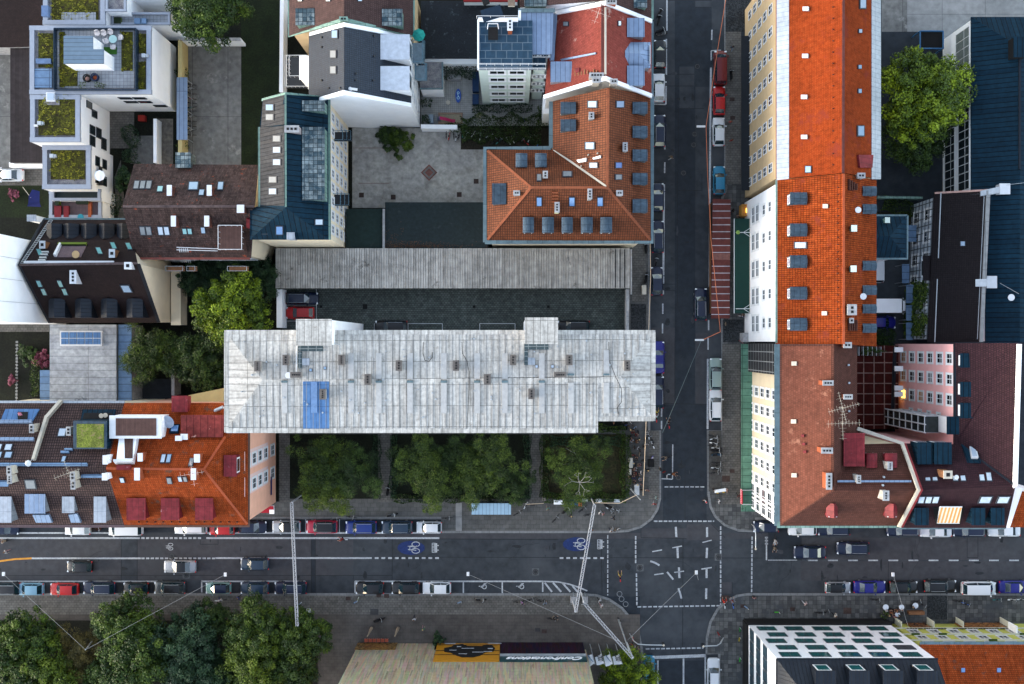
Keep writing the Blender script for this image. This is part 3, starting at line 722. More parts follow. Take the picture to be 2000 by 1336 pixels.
def moto_proto():
    e=thing('motor_scooter','x','motor scooter')
    b=MB(); st=[(-.75,.10,.55,.75),(-.5,.18,.45,.80),(-.1,.17,.35,.74),(.05,.16,.22,.35),(.35,.17,.22,.40),(.45,.20,.3,.95),(.6,.10,.4,.9)]
    rows=[[(x,-w_,z0),(x,-w_,z1-.06),(x,0,z1),(x,w_,z1-.06),(x,w_,z0)] for x,w_,z0,z1 in st]; V=[p for r in rows for p in r]
    b.add(V,[[i*5+j,i*5+j+1,(i+1)*5+j+1,(i+1)*5+j] for i in range(6) for j in range(4)]+[[4,3,2,1,0],[30,31,32,33,34]],0,True)
    ob('body',b,M_dkmetal,e); ob('seat',MB().box((-.35,0,.83),(.7,.26,.08)),M_black,e)
    ob('handlebar',MB().path([(.40,-.32,1.02),(.48,0,1.0),(.40,.32,1.02)],.025,5),M_steel,e)
    for x in(-.62,.66): ob('wheel',MB().tube((x,-.06,.26),(x,.06,.26),.26,12),M_rubber,e)
    return e
MOTO=moto_proto(); _mu=[0]
def moto(px,py,deg,c,label,z=.12):
    p=W(px,py,.6); p.z=z
    if _mu[0]: e=dup(MOTO,p,R(deg),label,'motor scooters parked on the pavements')
    else: _mu[0]=1; e=MOTO; e.location=p; tag(e,label,None,'motor scooters parked on the pavements')
    e.rotation_euler=(0,0,R(deg))
    for ch in e.children:
        if ch.name.startswith('body'): setmat(ch,0,cl(c))
    return e

def crown(seed,Rr,Hh,nclump,leaf,per,flat=.75,irregular=.25,spiky=False,clumpr=.24):
    """leaf clumps spread through an uneven dome, each leaf a small folded face; UV.x is the leaf's tone"""
    rn=random.Random(seed); V=[];F=[];UV=[]
    lob=[(rn.uniform(0,2*PI),rn.uniform(.7,1.25)) for _ in range(6)]
    for c in range(nclump):
        a=rn.uniform(0,2*PI); e=math.asin(rn.uniform(-.15,1)) ; rad=rn.uniform(.62,1.0) if rn.random()<.8 else rn.uniform(.2,.6)
        k=1+irregular*math.sin(a*3+seed)+irregular*.5*math.sin(a*5+seed*2.3)
        ctr=Vector((math.cos(a)*math.cos(e)*Rr*rad*k,math.sin(a)*math.cos(e)*Rr*rad*k,math.sin(e)*Hh*rad))
        cr=Rr*clumpr*rn.uniform(.45,1.2); tone=rn.uniform(.05,.75)
        for _ in range(per):
            u=Vector((rn.gauss(0,1),rn.gauss(0,1),rn.gauss(.35,.8))); 
            if u.length<.1: continue
            u.normalize(); p=ctr+Vector((u.x*cr,u.y*cr,u.z*cr*flat))*rn.uniform(.55,1.05)
            d=Vector((rn.uniform(-1,1),rn.uniform(-1,1),rn.uniform(-.5,.3))).normalized()
            if spiky: d=(Vector((u.x,u.y,u.z*.3))+d*.45).normalized()
            nrm=(u+Vector((rn.uniform(-.8,.8),rn.uniform(-.8,.8),rn.uniform(0,.9)))).normalized()
            s_=nrm.cross(d); 
            if s_.length<.05: continue
            s_.normalize(); l=leaf*rn.uniform(.6,1.3); wd=l*(.28 if spiky else .62)
            o=len(V); V+= [p-d*l*.5,p+s_*wd*.5,p+d*l*.6,p-s_*wd*.5]; F.append((o,o+1,o+2,o+3))
            UV.append(min(1,max(0,tone+rn.uniform(-.22,.25)+.18*(u.z>.3))))  # leaves on clump tops toned lighter, top light painted into their colour
    me=bpy.data.meshes.new('crown'); me.from_pydata([tuple(v) for v in V],[],F); uv=me.uv_layers.new(name='UVMap').data
    for i in range(len(F)):
        for k in range(4): uv[i*4+k].uv=(UV[i],.5)
    return me
CR={}
def crownmesh(t,i):
    k=(t,i)
    if k not in CR:
        CR[k]={'broad':lambda:crown(11+i,1,.8,190,.056,125,clumpr=.19,irregular=.10),'fine':lambda:crown(31+i,1,.75,110,.065,150,spiky=True,irregular=.3),
               'bush':lambda:crown(51+i,1,.8,40,.16,70)}[t]()
    return CR[k]
def limbs(h,r,seed,n=6,rt=.16):
    rn=random.Random(seed); m=MB(); m.tube((0,0,0),(0,0,h*.5),rt,8,0,rt*.7); m.tube((0,0,h*.5),(r*.06,0,h*.8),rt*.7,7,0,rt*.35)
    for i in range(n):
        a=2*PI*i/n+rn.uniform(-.3,.3); z=h*rn.uniform(.38,.6); k=rn.uniform(.45,.75)
        p=Vector((math.cos(a)*r*.35,math.sin(a)*r*.35,z+h*.15)); q=Vector((math.cos(a)*r*k,math.sin(a)*r*k,z+h*.30))
        m.tube((0,0,z),p,rt*.45,6,0,rt*.3); m.tube(p,q,rt*.3,5,0,rt*.1)
        m.tube(p,q+Vector((rn.uniform(-1,1)*r*.25,rn.uniform(-1,1)*r*.25,.2)),rt*.2,5,0,rt*.06)
    return m
def tree(px,py,Rr,ztop,t,mleaf,label,i=0,group=None,sx=1,sy=1,bark=None,name='tree',cat='tree',z=0.0,hc=None,rz=0):
    """crown radius Rr (m) with its widest point seen at photo pixel px,py"""
    Hh=hc or min(ztop*.55,Rr*1.0); zc=ztop-Hh; p=W(px,py,zc+Hh*.35); p.z=z
    e=thing(name,label,cat,p,0,group)
    tr=ob('trunk',limbs(zc-z+Hh*.5,Rr,int(px)),bark or M_bark,e,keep=False)
    c=bpy.data.objects.new('crown',crownmesh(t,i)); COL.objects.link(c); c.parent=e; c.location=(0,0,zc-z); c.scale=(Rr*sx,Rr*sy,Hh); c.rotation_euler=(0,0,rz or px*.7)
    if len(c.data.materials)==0: c.data.materials.append(mleaf)
    setmat(c,0,mleaf)
    return e
def bush(px,py,Rr,h,mleaf,label,group=None,i=0,sx=1,sy=1,name='bush',z=0.05,cat='bush'):
    p=W(px,py,h*.7+z); p.z=z; e=thing(name,label,cat,p,0,group)
    c=bpy.data.objects.new('foliage',crownmesh('bush',i)); COL.objects.link(c); c.parent=e; c.location=(0,0,h*.25); c.scale=(Rr*sx,Rr*sy,h*.8)
    if len(c.data.materials)==0: c.data.materials.append(mleaf)
    setmat(c,0,mleaf)
    m=MB()
    for k in range(5): m.tube((0,0,0),(math.cos(k*1.3)*Rr*.4,math.sin(k*1.3)*Rr*.4,h*.6),.03,4,0,.01)
    ob('stem',m,M_bark,e,keep=False)
    return e
def hedge(pts,w,h,mleaf,label,seed=3,z=.05,den=55,leaf=.22,name='hedge',group=None):
    """clipped hedge along photo points, full of small leaves"""
    P=[W(x,y,h+z) for x,y in pts]; rn=random.Random(seed); V=[];F=[];UV=[]
    for a,b in zip(P,P[1:]):
        d=b-a; L_=d.length; d.normalize(); s_=Vector((-d.y,d.x,0))
        for _ in range(int(L_*w*den*2.2)):
            u=rn.uniform(0,1); x=rn.uniform(-.5,.5); zz=h*(1-abs(rn.gauss(0,.22))); wl=w*(1+.25*math.sin(u*L_*1.7+seed))
            if rn.random()<.35: x=rn.choice((-.5,.5)); zz=rn.uniform(0,h)
            p=a+d*(u*L_)+s_*(x*wl); p.z=z+max(.02,min(zz,h*1.1))
            n_=Vector((rn.uniform(-1,1),rn.uniform(-1,1),rn.uniform(.2,1))).normalized(); t=n_.orthogonal().normalized(); t.rotate(Matrix.Rotation(rn.uniform(0,6),3,n_)); q=n_.cross(t)
            l=leaf*rn.uniform(.6,1.3); o=len(V); V+=[p-t*l*.5,p+q*l*.35,p+t*l*.5,p-q*l*.35]; F.append((o,o+1,o+2,o+3)); UV.append(rn.random()*.8+.1*math.sin(u*L_*3))
    c0=(P[0]+P[-1])/2; c0.z=z; e=thing(name,label,'hedge' if name=='hedge' else name.replace('_',' '),c0,0,group)
    me=bpy.data.meshes.new('foliage'); me.from_pydata([tuple(v) for v in V],[],F); uv=me.uv_layers.new().data
    for i in range(len(F)):
        for k in range(4): uv[i*4+k].uv=(max(0,min(1,UV[i])),.5)
    me.materials.append(mleaf); o=bpy.data.objects.new('foliage',me); link(o,e)
    m=MB()
    for a,b in zip(P,P[1:]):
        k=max(2,int((b-a).length/1.2))
        for i in range(k): p=a+(b-a)*((i+.5)/k); m.tube((p.x,p.y,z),(p.x,p.y,z+h*.8),.03,4)
    ob('stem',m,M_bark,e)
    return e
# ---------------- ground, roads, pavements, markings
def sheet(name,pts,z,m,kind='structure',**k):
    return ob(name,MB().poly([W(x,y,z) for x,y in (pts if MBccw(pts) else list(reversed(pts)))]),m,kind=kind,**k)
def MBccw(pts):
    a=sum(pts[i][0]*pts[(i+1)%len(pts)][1]-pts[(i+1)%len(pts)][0]*pts[i][1] for i in range(len(pts)))
    return a<0     # photo y runs down
def rect(x0,y0,x1,y1): return [(x0,y0),(x1,y0),(x1,y1),(x0,y1)]
ob('ground',MB().poly([(-600,-500,-.03),(600,-500,-.03),(600,500,-.03),(-600,500,-.03)]),M_asphd,kind='structure')
sheet('road',rect(-400,1005,2400,1165),0,M_asph)
sheet('side_road',rect(1250,-300,1425,1004.9),0,M_asph)
sheet('side_road',rect(1250,1165.1,1410,1500),0,M_asph)
for i,(p,m) in enumerate([(rect(-60,1012,766,1040),M_asphd),(rect(-60,1053,236,1133),M_asphl),(rect(269,1053,607,1133),M_asphl),(rect(617,1053,690,1124),M_asphl),
  (rect(237,1040,268,1161),M_asph),(rect(608,1040,616,1160),M_asphd),(rect(690,1041,1500,1052),M_asphl),
  ([(1342,1024),(1393,1024),(1416,1048),(1416,1055),(1342,1055)],M_asphl),([(1252,1032),(1341,1032),(1341,1050),(1252,1050)],M_asphl),
  (rect(1408,1137,1430,1160),M_asphl),(rect(1295,790,1380,1016),M_asphd),(rect(1318,0,1358,790),M_asphd),(rect(1327,130,1356,212),M_asph),(rect(1358,14,1390,170),M_asphd),
  (rect(1500,1014,1565,1094),M_asphd),(rect(1564,1096,2060,1134),M_asphl),(rect(1565,1050,2060,1094),M_asphl),(rect(1285,1290,1376,1400),M_asphd),
  (rect(1296,650,1317,788),M_asphl),(rect(1359,650,1382,788),M_asphl),(rect(1272,640,1318,790),M_asphl)]):
    sheet('road_patch',p,.004+.0002*i,m)
t=MB()
for a,b,c,d in [(-40,1124,766,1124),(237,1053,237,1133),(268,1053,268,1133),(608,1040,608,1160),(616,1040,616,1160),(766,1052,766,1160),(766,1052,1090,1054),(766,1088,1490,1090),(1252,1032,1252,1050),(1252,1050,1341,1052),(1334,1052,1333,1284),
  (1390,1024,1416,1050),(1565,1050,1565,1095),(1735,1095,1735,1135),(1889,1049,1889,1089),(1910,1049,1910,1089),(1889,1089,1910,1089),(1430,1137,1430,1160),(1300,1,1390,1),(1358,14,1390,14),(1325,212,1375,212),(1325,212,1325,310),
  (1323,336,1323,600),(1323,600,1332,615),(1332,615,1332,650),(1322,372,1370,372),(1371,340,1371,374),(1297,788,1382,790),(1318,660,1318,788),(1338,905,1338,1016),(1292,555,1320,555),(1292,567,1320,567),(1297,168,1355,168),(1297,145,1356,145),(1174,1052,1176,1160),(690,1124,690,1133),(391,1053,391,1063),(426,1053,426,1063),(391,1063,426,1063)]:
    t.strip([W(a,b,.009),W(c,d,.009)],.09)
ob('tar_joints',t,M_tar,kind='structure')
PAV=[([(-60,980),(545,980),(545,840),(1226,840),(1226,-60),(1268,-60),(1268,841),(1289,841),(1289,975),(1284,995),(1272,1014),(1252,1029),(1226,1037),(1195,1039),(862,1039),(862,1012),(-60,1012)],M_pavew,16),
 ([(1417,-60),(1475,-60),(1475,985),(2060,985),(2060,1013),(1475,1013),(1475,1038),(1442,1036),(1416,1026),(1398,1010),(1388,990),(1384,965),(1383,841),(1411,841),(1411,385),(1417,375)],M_pavemix,0),
 ([(-60,1161),(1140,1161),(1165,1163),(1190,1171),(1215,1188),(1235,1212),(1248,1240),(1254,1270),(1255,1400),(-60,1400)],M_pave,0),
 ([(2060,1161),(1460,1161),(1440,1164),(1420,1173),(1402,1190),(1388,1215),(1381,1245),(1380,1277),(1405,1277),(1405,1400),(2060,1400)],M_pavemix,0)]
KL=[[4,5,6,7,8,9,10,11,12,13,14,15,16],[0,15,14,13,12,11,10,9,8,7,6,5,4,3],[0,1,2,3,4,5,6,7,8],[0,1,2,3,4,5,6,7,8,9]]
for (p,m,_),k in zip(PAV,KL):
    q=[W(x,y,.12) for x,y in p]; ob('pavement',MB().prism([(v.x,v.y) for v in q],-.02,.12),m,kind='structure')
    kk=[W(*p[i],.124) for i in k]; 
    s=MB().strip(kk,.34,th=.13); ob('kerb',s,M_kerb,kind='structure')
for i,(p,m) in enumerate([(rect(1268,841,1288,975),M_pave),(rect(-60,1200,1250,1400),M_playpave and bmat('brown_grey_plaza',(.088,.078,.072),(.10,.090,.082),(.055,.05,.048),.8,.5,.015,.5,var=.16,vs=.25,bump=.1)),(rect(1411,672,1445,985),M_pave),(rect(1384,842,1409,960),mat('sand_grey_pavement',(.075,.073,.068),.9,var=.25,vs=.8)),
  (rect(1417,60,1447,360),M_pave),(rect(1448,-60,1470,372),M_asphd),(rect(1417,-60,1470,62),M_setts),(rect(1412,624,1452,668),M_setts),(rect(1232,594,1262,644),M_setts),(rect(1235,-60,1262,590),M_pave),
  (rect(890,982,902,1037),M_concl),(rect(1811,1163,1850,1210),M_setts),(rect(1470,1163,1810,1205),M_pavemix),(rect(863,1041-3,1185,1041-2.2),M_kerb)]):
    sheet('pavement_surface',p,.130+.0005*i,m)
sl_=MB()
for x,y,w_ in [(1369,1208,0),]: pass
for x,y in [(731,1195),(1416,1169),(1419,1230),(1451,1184),(1430,920),(1418,935),(925,990),(1040,985),(1548,1190),(1655,1193),(1430,194),(1431,230),(680,1169),(755,1164),(740,1163),(1050,1230),(1063,1233)]:
    p=W(x,y,.142); w_=.9 if (x,y) in((731,1195),(1418,935),(1419,230),(1416,1169),(1655,1193)) else .55
    o=MB().box((p.x,p.y,p.z),(w_*1.3,w_,.02)); ob('drain_cover',o,mat('rusty_cover',(.055,.035,.03),.8,var=.3) if (x+y)%3 else mat('iron_cover',(.05,.05,.05),.7,var=.3),kind='structure')
for x,y in [(336,1086),(1046,1117),(1250,1109),(364,1123),(1362,130),(1357,262),(1355,283),(1335,338),(1325,933),(1403,1088)]:
    p=W(x,y,.012); m=MB().box((p.x,p.y,.008),(1.05 if y>1050 and x>360 else .1,1.05 if x>360 and y>1050 else .1,.012)); m.disc((p.x,p.y,.012),.42,18,.012,1); m.ring((p.x,p.y,.026),.30,.03,18,'Z',0)
    ob('manhole_cover',m,[mat('cover_surround',(.09,.095,.10),.8,var=.2),mat('cast_iron',(.022,.024,.027),.6,var=.2)],kind='structure')
# road markings, one object per kind of paint
K=MB(); Z=.014
def bar(x0,y0,x1,y1,w=.15,mb=None,z=Z):
    (K if mb is None else mb).strip([W(x0,y0,z),W(x1,y1,z)],w)
def dash(x0,y0,x1,y1,ln,st,w=.15):
    L_=math.hypot(x1-x0,y1-y0); n=int(L_/st)+1
    for i in range(n):
        a=i*st/L_; b=min(1,(i*st+ln)/L_)
        if a<1: bar(x0+(x1-x0)*a,y0+(y1-y0)*a,x0+(x1-x0)*b,y0+(y1-y0)*b,w)
bar(-60,1041,274,1041,.22); bar(403,1041,860,1041,.22); bar(-60,1051,273,1051,.26); dash(276,1051,394,1051,6.3,9.2,.26); bar(403,1051,858,1051,.26)
bar(62,1090.5,275,1090.5,.24); dash(276,1090.5,422,1090.5,6.3,9.2,.24); bar(421,1090,726,1090,.24); dash(732,1090,858,1090,7.3,13.1,.26); dash(1093,1090,1181,1090,7.3,13.2,.26)
bar(-60,1135.5,310,1135.5,.2); bar(393,1135.5,596,1135.5,.22); bar(394,1135,394,1157,.2); bar(596,1135,596,1158,.2); bar(693,1135.5,1062,1135.5,.22); bar(693.5,1135,693.5,1158,.2)
for x in(905,981,1060): bar(x,1136,x,1160 if x<1000 else 1156,.2)
crv=[(1060,1135.5),(1090,1136.5),(1112,1141),(1130,1147),(1147,1154)]
for a,b in zip(crv,crv[1:]): bar(*a,*b,.2)
for x0,x1 in((1064,1078),(1080,1096),(1098,1114),(1118,1128)): bar(x0,1138 if x0<1110 else 1144,x1,1156,.26)
bar(663,1013,663,1039,.12); bar(597,1013,597,1039,.12)
dash(1187,1045,1187,1163,7,9.6); dash(1241.5,1047,1241.5,1100,7,9.2,.2); dash(1243,1120,1244,1184,7,9.2,.2); dash(1245,1185.5,1406,1183,7.5,10.3,.2); dash(1407.5,1028,1407.5,1184,7,9.4,.2); dash(1469,1048,1468,1158,6.5,8.5,.2)
dash(1277,1018,1395,1018,7.2,9.6,.2); dash(1298,951,1378,951,7.5,10,.16); dash(1261,1267.5,1374,1265.5,7.5,10,.2)
bar(1270,1284.5,1378,1280.5,.45); bar(1285,1290,1285,1400,.2); bar(1335,1286,1335,1400,.24); bar(1377.5,1280,1377.5,1400,.22)
for a in [(1320,1029,1321,1049,.3),(1381,1030,1381,1049,.3),(1381,1070,1380,1090,.3),(1323,1069,1324,1090,.3),(1313,1070,1332,1066.5,.16),(1372,1059.5,1390,1055,.16),(1274,1077.5,1293,1074,.16),(1380,1110,1380,1129,.3),(1370,1111.5,1390,1108.5,.18),
  (1326,1108,1327,1129,.3),(1317,1118,1336,1115.5,.16),(1278,1122.5,1296,1120,.16),(1270,1096,1279,1099,.26),(1279,1099,1288,1104,.26),(1303,1117,1315,1132,.26),(1325,1149,1328,1158,.26),(1328,1158,1331,1169,.26),(1379.5,1149,1379,1170,.3),
  (1500,1094,1557,1094,.1),(1497,1048,1497,1094,.2),
  (1302.5,0,1302.5,60,.22),(1301.5,76,1301.5,146,.22),(1301,168,1300.5,204,.22),(1300,204,1275,203,.18),(1298.5,276,1298.5,292,.2),(1298.5,317,1298,338,.2),(1297,360,1295.5,554,.28),(1295,567,1295,575,.3),(1294.5,593,1294.5,613,.2),(1294,632,1294,651,.2),(1294,670,1292,814,.2),(1292,822,1292,838,.2),
  (1390.5,58,1390,78,.2),(1389,99,1389,118,.16),(1389,99,1408,98,.16),(1388.5,132,1386,400,.28),(1386,400,1385,560,.16),(1384,625,1384,645,.2),(1383,660,1383,683,.2),(1382.5,701,1382,838,.28),(1314,868,1313.5,936,.16),(1292,935,1313,936,.16)]: bar(*a)
dash(1578,1094.5,2060,1094.5,19,39.3,.2)
for y in(1050,1056,1062): bar(1494,y,1500,y,.24)
# disabled bay signs
def glyph(mb,cx,cy,sc,segs,rings,w,z=Z,rot=0):
    c,s=math.cos(R(rot)),math.sin(R(rot)); f=lambda u,v:(cx+(u*c-v*s)*sc,cy+(u*s+v*c)*sc)
    for a,b,c_,d in segs: mb.strip([W(*f(a,b),z),W(*f(c_,d),z)],w)
    for u,v,r,rv in rings:
        P=[W(*f(u+r*math.cos(2*PI*i/20),v+rv*math.sin(2*PI*i/20)),z) for i in range(21)]; mb.strip(P,w)
for cx,cy in((943,1145),(1016,1145)): glyph(K,cx,cy,1,[(-8,0,-5,0),(-4,0,2,0),(2,0,2,-5),(2,-5,7,-5),(-3,0,-3,3)],[(3,1,4,4)],.13)
BS=[(-13.5,-3,-12,-3),(-9.5,-2.5,-9.5,3.5),(-11.5,-3,-1,-4),(-10,-2.5,3.5,-1.5),(3.5,-1.5,3.5,-4.5),(3,-2,-6,3.5),(-13,2.5,-11,4),(-11,4,-5.5,4),(-5,4,3,5)]
for cx,cy in((803,1070),(1126,1063)):
    p=W(cx,cy,0); ob('blue_cycle_street_disc',MB().disc((p.x,p.y,.0125),2.0,36,0,0,1.02),M_markblue,kind='structure')
    glyph(K,cx+7,cy,1,BS,[(2,-7,7.5,4.6),(2,6,7.5,4.6)],.11,.0165)
glyph(K,332,1068,.6,BS,[(2,-7,7.5,4.6),(2,6,7.5,4.6)],.09)
for cx,cy in((850,1070),(1173,1063)):
    bar(cx+1,cy-9,cx+1,cy+9,.42); bar(cx-6,cy-9,cx-6,cy+9,.09); bar(cx+5,cy-5.5,cx+5,cy-3.5,.3); bar(cx+5,cy+3.5,cx+5,cy+5.5,.3)
    for k in range(7): bar(cx-6,cy-9+3*k,cx+1,cy-9+3*k,.09)
ob('road_markings',K,M_mark,kind='structure')
FK=MB()
for cx,cy in [(1210,1160),(1214,1170),(1222,1180)]:
    P=[W(cx+5*math.cos(a/6*PI*1.3),cy+5*math.sin(a/6*PI*1.3),Z) for a in range(-3,7)]; FK.strip(P,.09)
ob('faded_markings',FK,M_markf,kind='structure')
rn=random.Random(17); P1,P2=MB(),MB()
for _ in range(90):
    if rn.random()<.68: x,y=rn.uniform(-20,2000),rn.uniform(1053,1132)
    else: x,y=rn.uniform(1302,1380),rn.uniform(0,1000)
    p=W(x,y,.0105); n=7; r=rn.uniform(.12,.5); k=rn.uniform(.4,1.8); a=[rn.uniform(.6,1.2) for _ in range(n)]
    (P1 if rn.random()<.6 else P2).poly([(p.x+math.cos(2*PI*i/n)*r*k*a[i],p.y+math.sin(2*PI*i/n)*r/k*a[i],.0105+.00003*_) for i in range(n)])
ob('oil_stains',P1,mat('oil_stained_asphalt',(.019,.022,.026),.7,var=.3),kind='structure'); ob('repair_spots',P2,mat('grey_repair_asphalt',(.042,.047,.054),.85,var=.2),kind='structure')
ck=MB()
for _ in range(16):
    x,y=(rn.uniform(0,1950),rn.uniform(1055,1130)) if rn.random()<.7 else (rn.uniform(1305,1378),rn.uniform(0,900)); h=rn.uniform(0,6.3); pts=[W(x,y,.0115)]
    for i in range(9): h+=rn.uniform(-.6,.6); pts.append(pts[-1]+Vector((math.cos(h),math.sin(h),0))*rn.uniform(.4,.9))
    ck.strip(pts,.045)
ob('asphalt_cracks',ck,M_tar,kind='structure')
YK=MB(); YK.strip([W(-60,1101,Z+.002),W(0,1096,Z+.002),W(30,1092,Z+.002),W(62,1090.5,Z+.002)],.26); ob('orange_lane_line',YK,M_marky,kind='structure')
# ground inside the blocks
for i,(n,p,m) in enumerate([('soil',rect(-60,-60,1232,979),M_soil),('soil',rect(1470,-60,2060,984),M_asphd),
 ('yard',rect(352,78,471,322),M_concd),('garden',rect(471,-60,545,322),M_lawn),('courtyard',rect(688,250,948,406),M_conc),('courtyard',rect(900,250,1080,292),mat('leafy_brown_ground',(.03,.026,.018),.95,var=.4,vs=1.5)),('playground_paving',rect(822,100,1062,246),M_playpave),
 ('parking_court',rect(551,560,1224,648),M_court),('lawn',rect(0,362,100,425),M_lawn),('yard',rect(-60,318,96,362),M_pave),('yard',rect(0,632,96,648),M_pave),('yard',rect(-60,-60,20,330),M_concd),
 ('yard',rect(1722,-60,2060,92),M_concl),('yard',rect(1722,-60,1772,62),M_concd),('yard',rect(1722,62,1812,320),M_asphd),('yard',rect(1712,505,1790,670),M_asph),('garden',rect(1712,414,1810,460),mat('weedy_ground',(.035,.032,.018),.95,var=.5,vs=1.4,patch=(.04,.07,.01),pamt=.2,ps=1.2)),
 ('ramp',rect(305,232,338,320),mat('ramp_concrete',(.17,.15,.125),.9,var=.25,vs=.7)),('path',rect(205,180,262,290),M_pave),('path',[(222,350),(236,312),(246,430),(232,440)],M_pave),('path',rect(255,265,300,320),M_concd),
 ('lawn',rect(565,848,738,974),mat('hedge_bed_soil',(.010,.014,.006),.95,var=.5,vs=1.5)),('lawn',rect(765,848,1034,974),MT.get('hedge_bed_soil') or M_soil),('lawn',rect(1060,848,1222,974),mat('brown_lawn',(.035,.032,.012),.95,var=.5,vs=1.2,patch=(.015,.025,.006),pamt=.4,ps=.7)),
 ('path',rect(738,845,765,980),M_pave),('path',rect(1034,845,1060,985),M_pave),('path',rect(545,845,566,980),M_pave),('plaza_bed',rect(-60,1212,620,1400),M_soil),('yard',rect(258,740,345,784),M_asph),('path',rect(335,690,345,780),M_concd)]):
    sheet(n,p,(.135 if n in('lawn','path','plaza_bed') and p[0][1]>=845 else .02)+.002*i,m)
D=MB(); c=W(838,337,.09); Mr=mat('red_court_mark',(.17,.075,.062),.85,var=.2); q=lambda r,z:[(c.x-r,c.y,z),(c.x,c.y-r,z),(c.x+r,c.y,z),(c.x,c.y+r,z)]
D.poly(q(1.22,.085),0).poly(q(.95,.089),1).poly(q(.62,.093),0); ob('courtyard_diamond',D,[Mr,mat('pale_court_mark',(.16,.15,.14),.85,var=.2)],kind='structure')
RL=MB(); RL.strip([W(700,358,.086),W(760,358,.086)],.06).strip([W(690,289,.086),W(760,289,.086)],.06); ob('faded_red_lines',RL,Mr,kind='structure')
YL=MB()
for a in [(731,632,731,646),(731,632,864,632),(797,632,797,646),(864,632,864,646),(937,632,1006,632),(937,632,937,646),(1006,632,1006,646),(1072,632,1140,632),(618,565,618,624),(556,596,618,596),(556,627,618,627)]: bar(*a,.1,YL,.075)
ob('parking_court_lines',YL,mat('thin_white_paint',(.42,.44,.45),.8,var=.15),kind='structure')
for x,y,w_ in((713,599,.7),(627,599,.4),(926,599,.4),(1071,599,.4)):
    p=W(x,y,.075); ob('drain_cover',MB().box((p.x,p.y,.075),(w_,w_,.02)),M_black,kind='structure')
for x,y in((706,381),(897,380),(930,354),(768,385)):
    p=W(x,y,.09); ob('drain_cover',MB().box((p.x,p.y,.09),(.7,.7,.02)).box((p.x,p.y,.1),(.4,.4,.02)),mat('rusty_cover',(.055,.035,.03)),kind='structure')
# ---------------- buildings west of the side street
# long grey flat-roofed block in the middle
b=Bld('apartment_block','long apartment block with weathered pale grey sheet metal roof and one blue patch','building',(860,745)); B17=b
b.roof([[(438,645,24),(1280,645,24),(1212,735,24.7),(512,742,24.7)],[(438,845,24),(438,645,24),(512,742,24.7)],[(512,742,24.7),(1168,737,24.7),(1168,845,24),(438,845,24)],[(1168,737,24.7),(1212,735,24.7),(1280,822,24),(1168,822,24)],[(1280,645,24),(1280,822,24),(1212,735,24.7)]],M_gray17,th=.5)
b.walls(M_white,inset=.6)
b.band([(442,649,24.1),(1276,649,24.1)],.55,M_gray17,'eaves_gutter',.25); b.band([(1276,649,24.1),(1276,818,24.1)],.55,M_gray17,'eaves_gutter',.25,.003)
b.band([(442,841,24.1),(1164,841,24.1)],.6,M_gray17,'eaves_gutter',.25); b.band([(442,649,24.1),(442,841,24.1)],.55,M_gray17,'eaves_gutter',.25,.003); b.band([(1164,818,24.1),(1276,818,24.1)],.6,M_gray17,'eaves_gutter',.25,.006)
b.slab([(592,745),(643,745),(643,839),(592,839)],M_bluesheet,'blue_roof_patch',.05)
b.slab([(608,745),(620,745),(620,806),(608,806)],mat('light_blue_sheet',(.14,.24,.42),.5,.2),'duct_cover',.2)
Mstrip=mat('pale_duct_sheet',(.40,.395,.385),.6,.1,var=.10)
for x,y0 in((556,690),(686,690),(740,690),(801,690),(867,690),(932,690),(986,690),(1058,690),(1115,690),(1184,684)):
    b.slab([(x-5.5,y0),(x+5.5,y0),(x+5.5,740 if x<1100 else 732),(x-5.5,740 if x<1100 else 732)],Mstrip,'duct_cover',.16)
    b.slab([(x-5.5,747),(x+5.5,747),(x+5.5,807),(x-5.5,807)],Mstrip,'duct_cover',.16)
    b.slab([(x-6,743 if x<1100 else 730),(x+6,743 if x<1100 else 730),(x+6,747 if x<1100 else 733.5),(x-6,747 if x<1100 else 733.5)],M_copgut,'ridge_vent',.3)
for x,y,ax in [(503,715,0),(558,703,0),(578,732,1),(667,703,0),(718,741,0),(779,714,0),(891,714,0),(952,741,0),(630,770,0),(1002,703,0),(1112,703,0),(1225,714,0),(1038,769,0),(1094,732,1)]:
    n=3 if (x*7+y)%2 else 4
    if ax: b.chim(x,y,1.25,.55,1.1,n,M_render,mat('grey_brown_cap',(.12,.105,.095),.85,var=.2),ax='x')
    else: b.chim(x,y,.62,1.15,1.1,n,M_render,mat('grey_brown_cap'))
for x0,x1,xe in((580,646,1),(1027,1088,0)):
    b.box(x0,625 if xe else 622,x1,673 if xe else 670,27,M_gray17,M_white,z0=0,name='stair_tower',over=.12)
Mgr=mat('dark_grille',(.05,.075,.085),.6,.2)
for P in ([(583,676),(631,676),(631,686),(583,686)],[(583,687),(590,687),(590,720),(583,720)],[(1024,672),(1071,672),(1071,683),(1024,683)],[(1024,684),(1031,684),(1031,713),(1024,713)]): b.slab(P,bmat('grating_grid',(.045,.07,.08),(.06,.085,.095),(.22,.25,.26),1.0,.6,.05,0),'walkway_grating',.25)
for x,y,w_ in((598,707,14),(1038,706,14)): b.slab([(x-w_/2,y-7),(x+w_/2,y-7),(x+w_/2,y+7),(x-w_/2,y+7)],M_zincw,'roof_hatch',.3)
for x,y in((635,719),(607,723),(1048,716),(1079,716)): b.sky(x,y,6,6,M_skyglass)
def rooftube(b,pts,r,m,name,h=.15,parent=None):
    mb=MB(); mb.path([b.on(x,y,h) for x,y in pts],r,4); return ob(name,mb,m,parent or b.e)
rooftube(b,[(827,668),(826,690),(830,704),(838,706),(844,698),(844,688)],.035,M_black,'roof_cable')
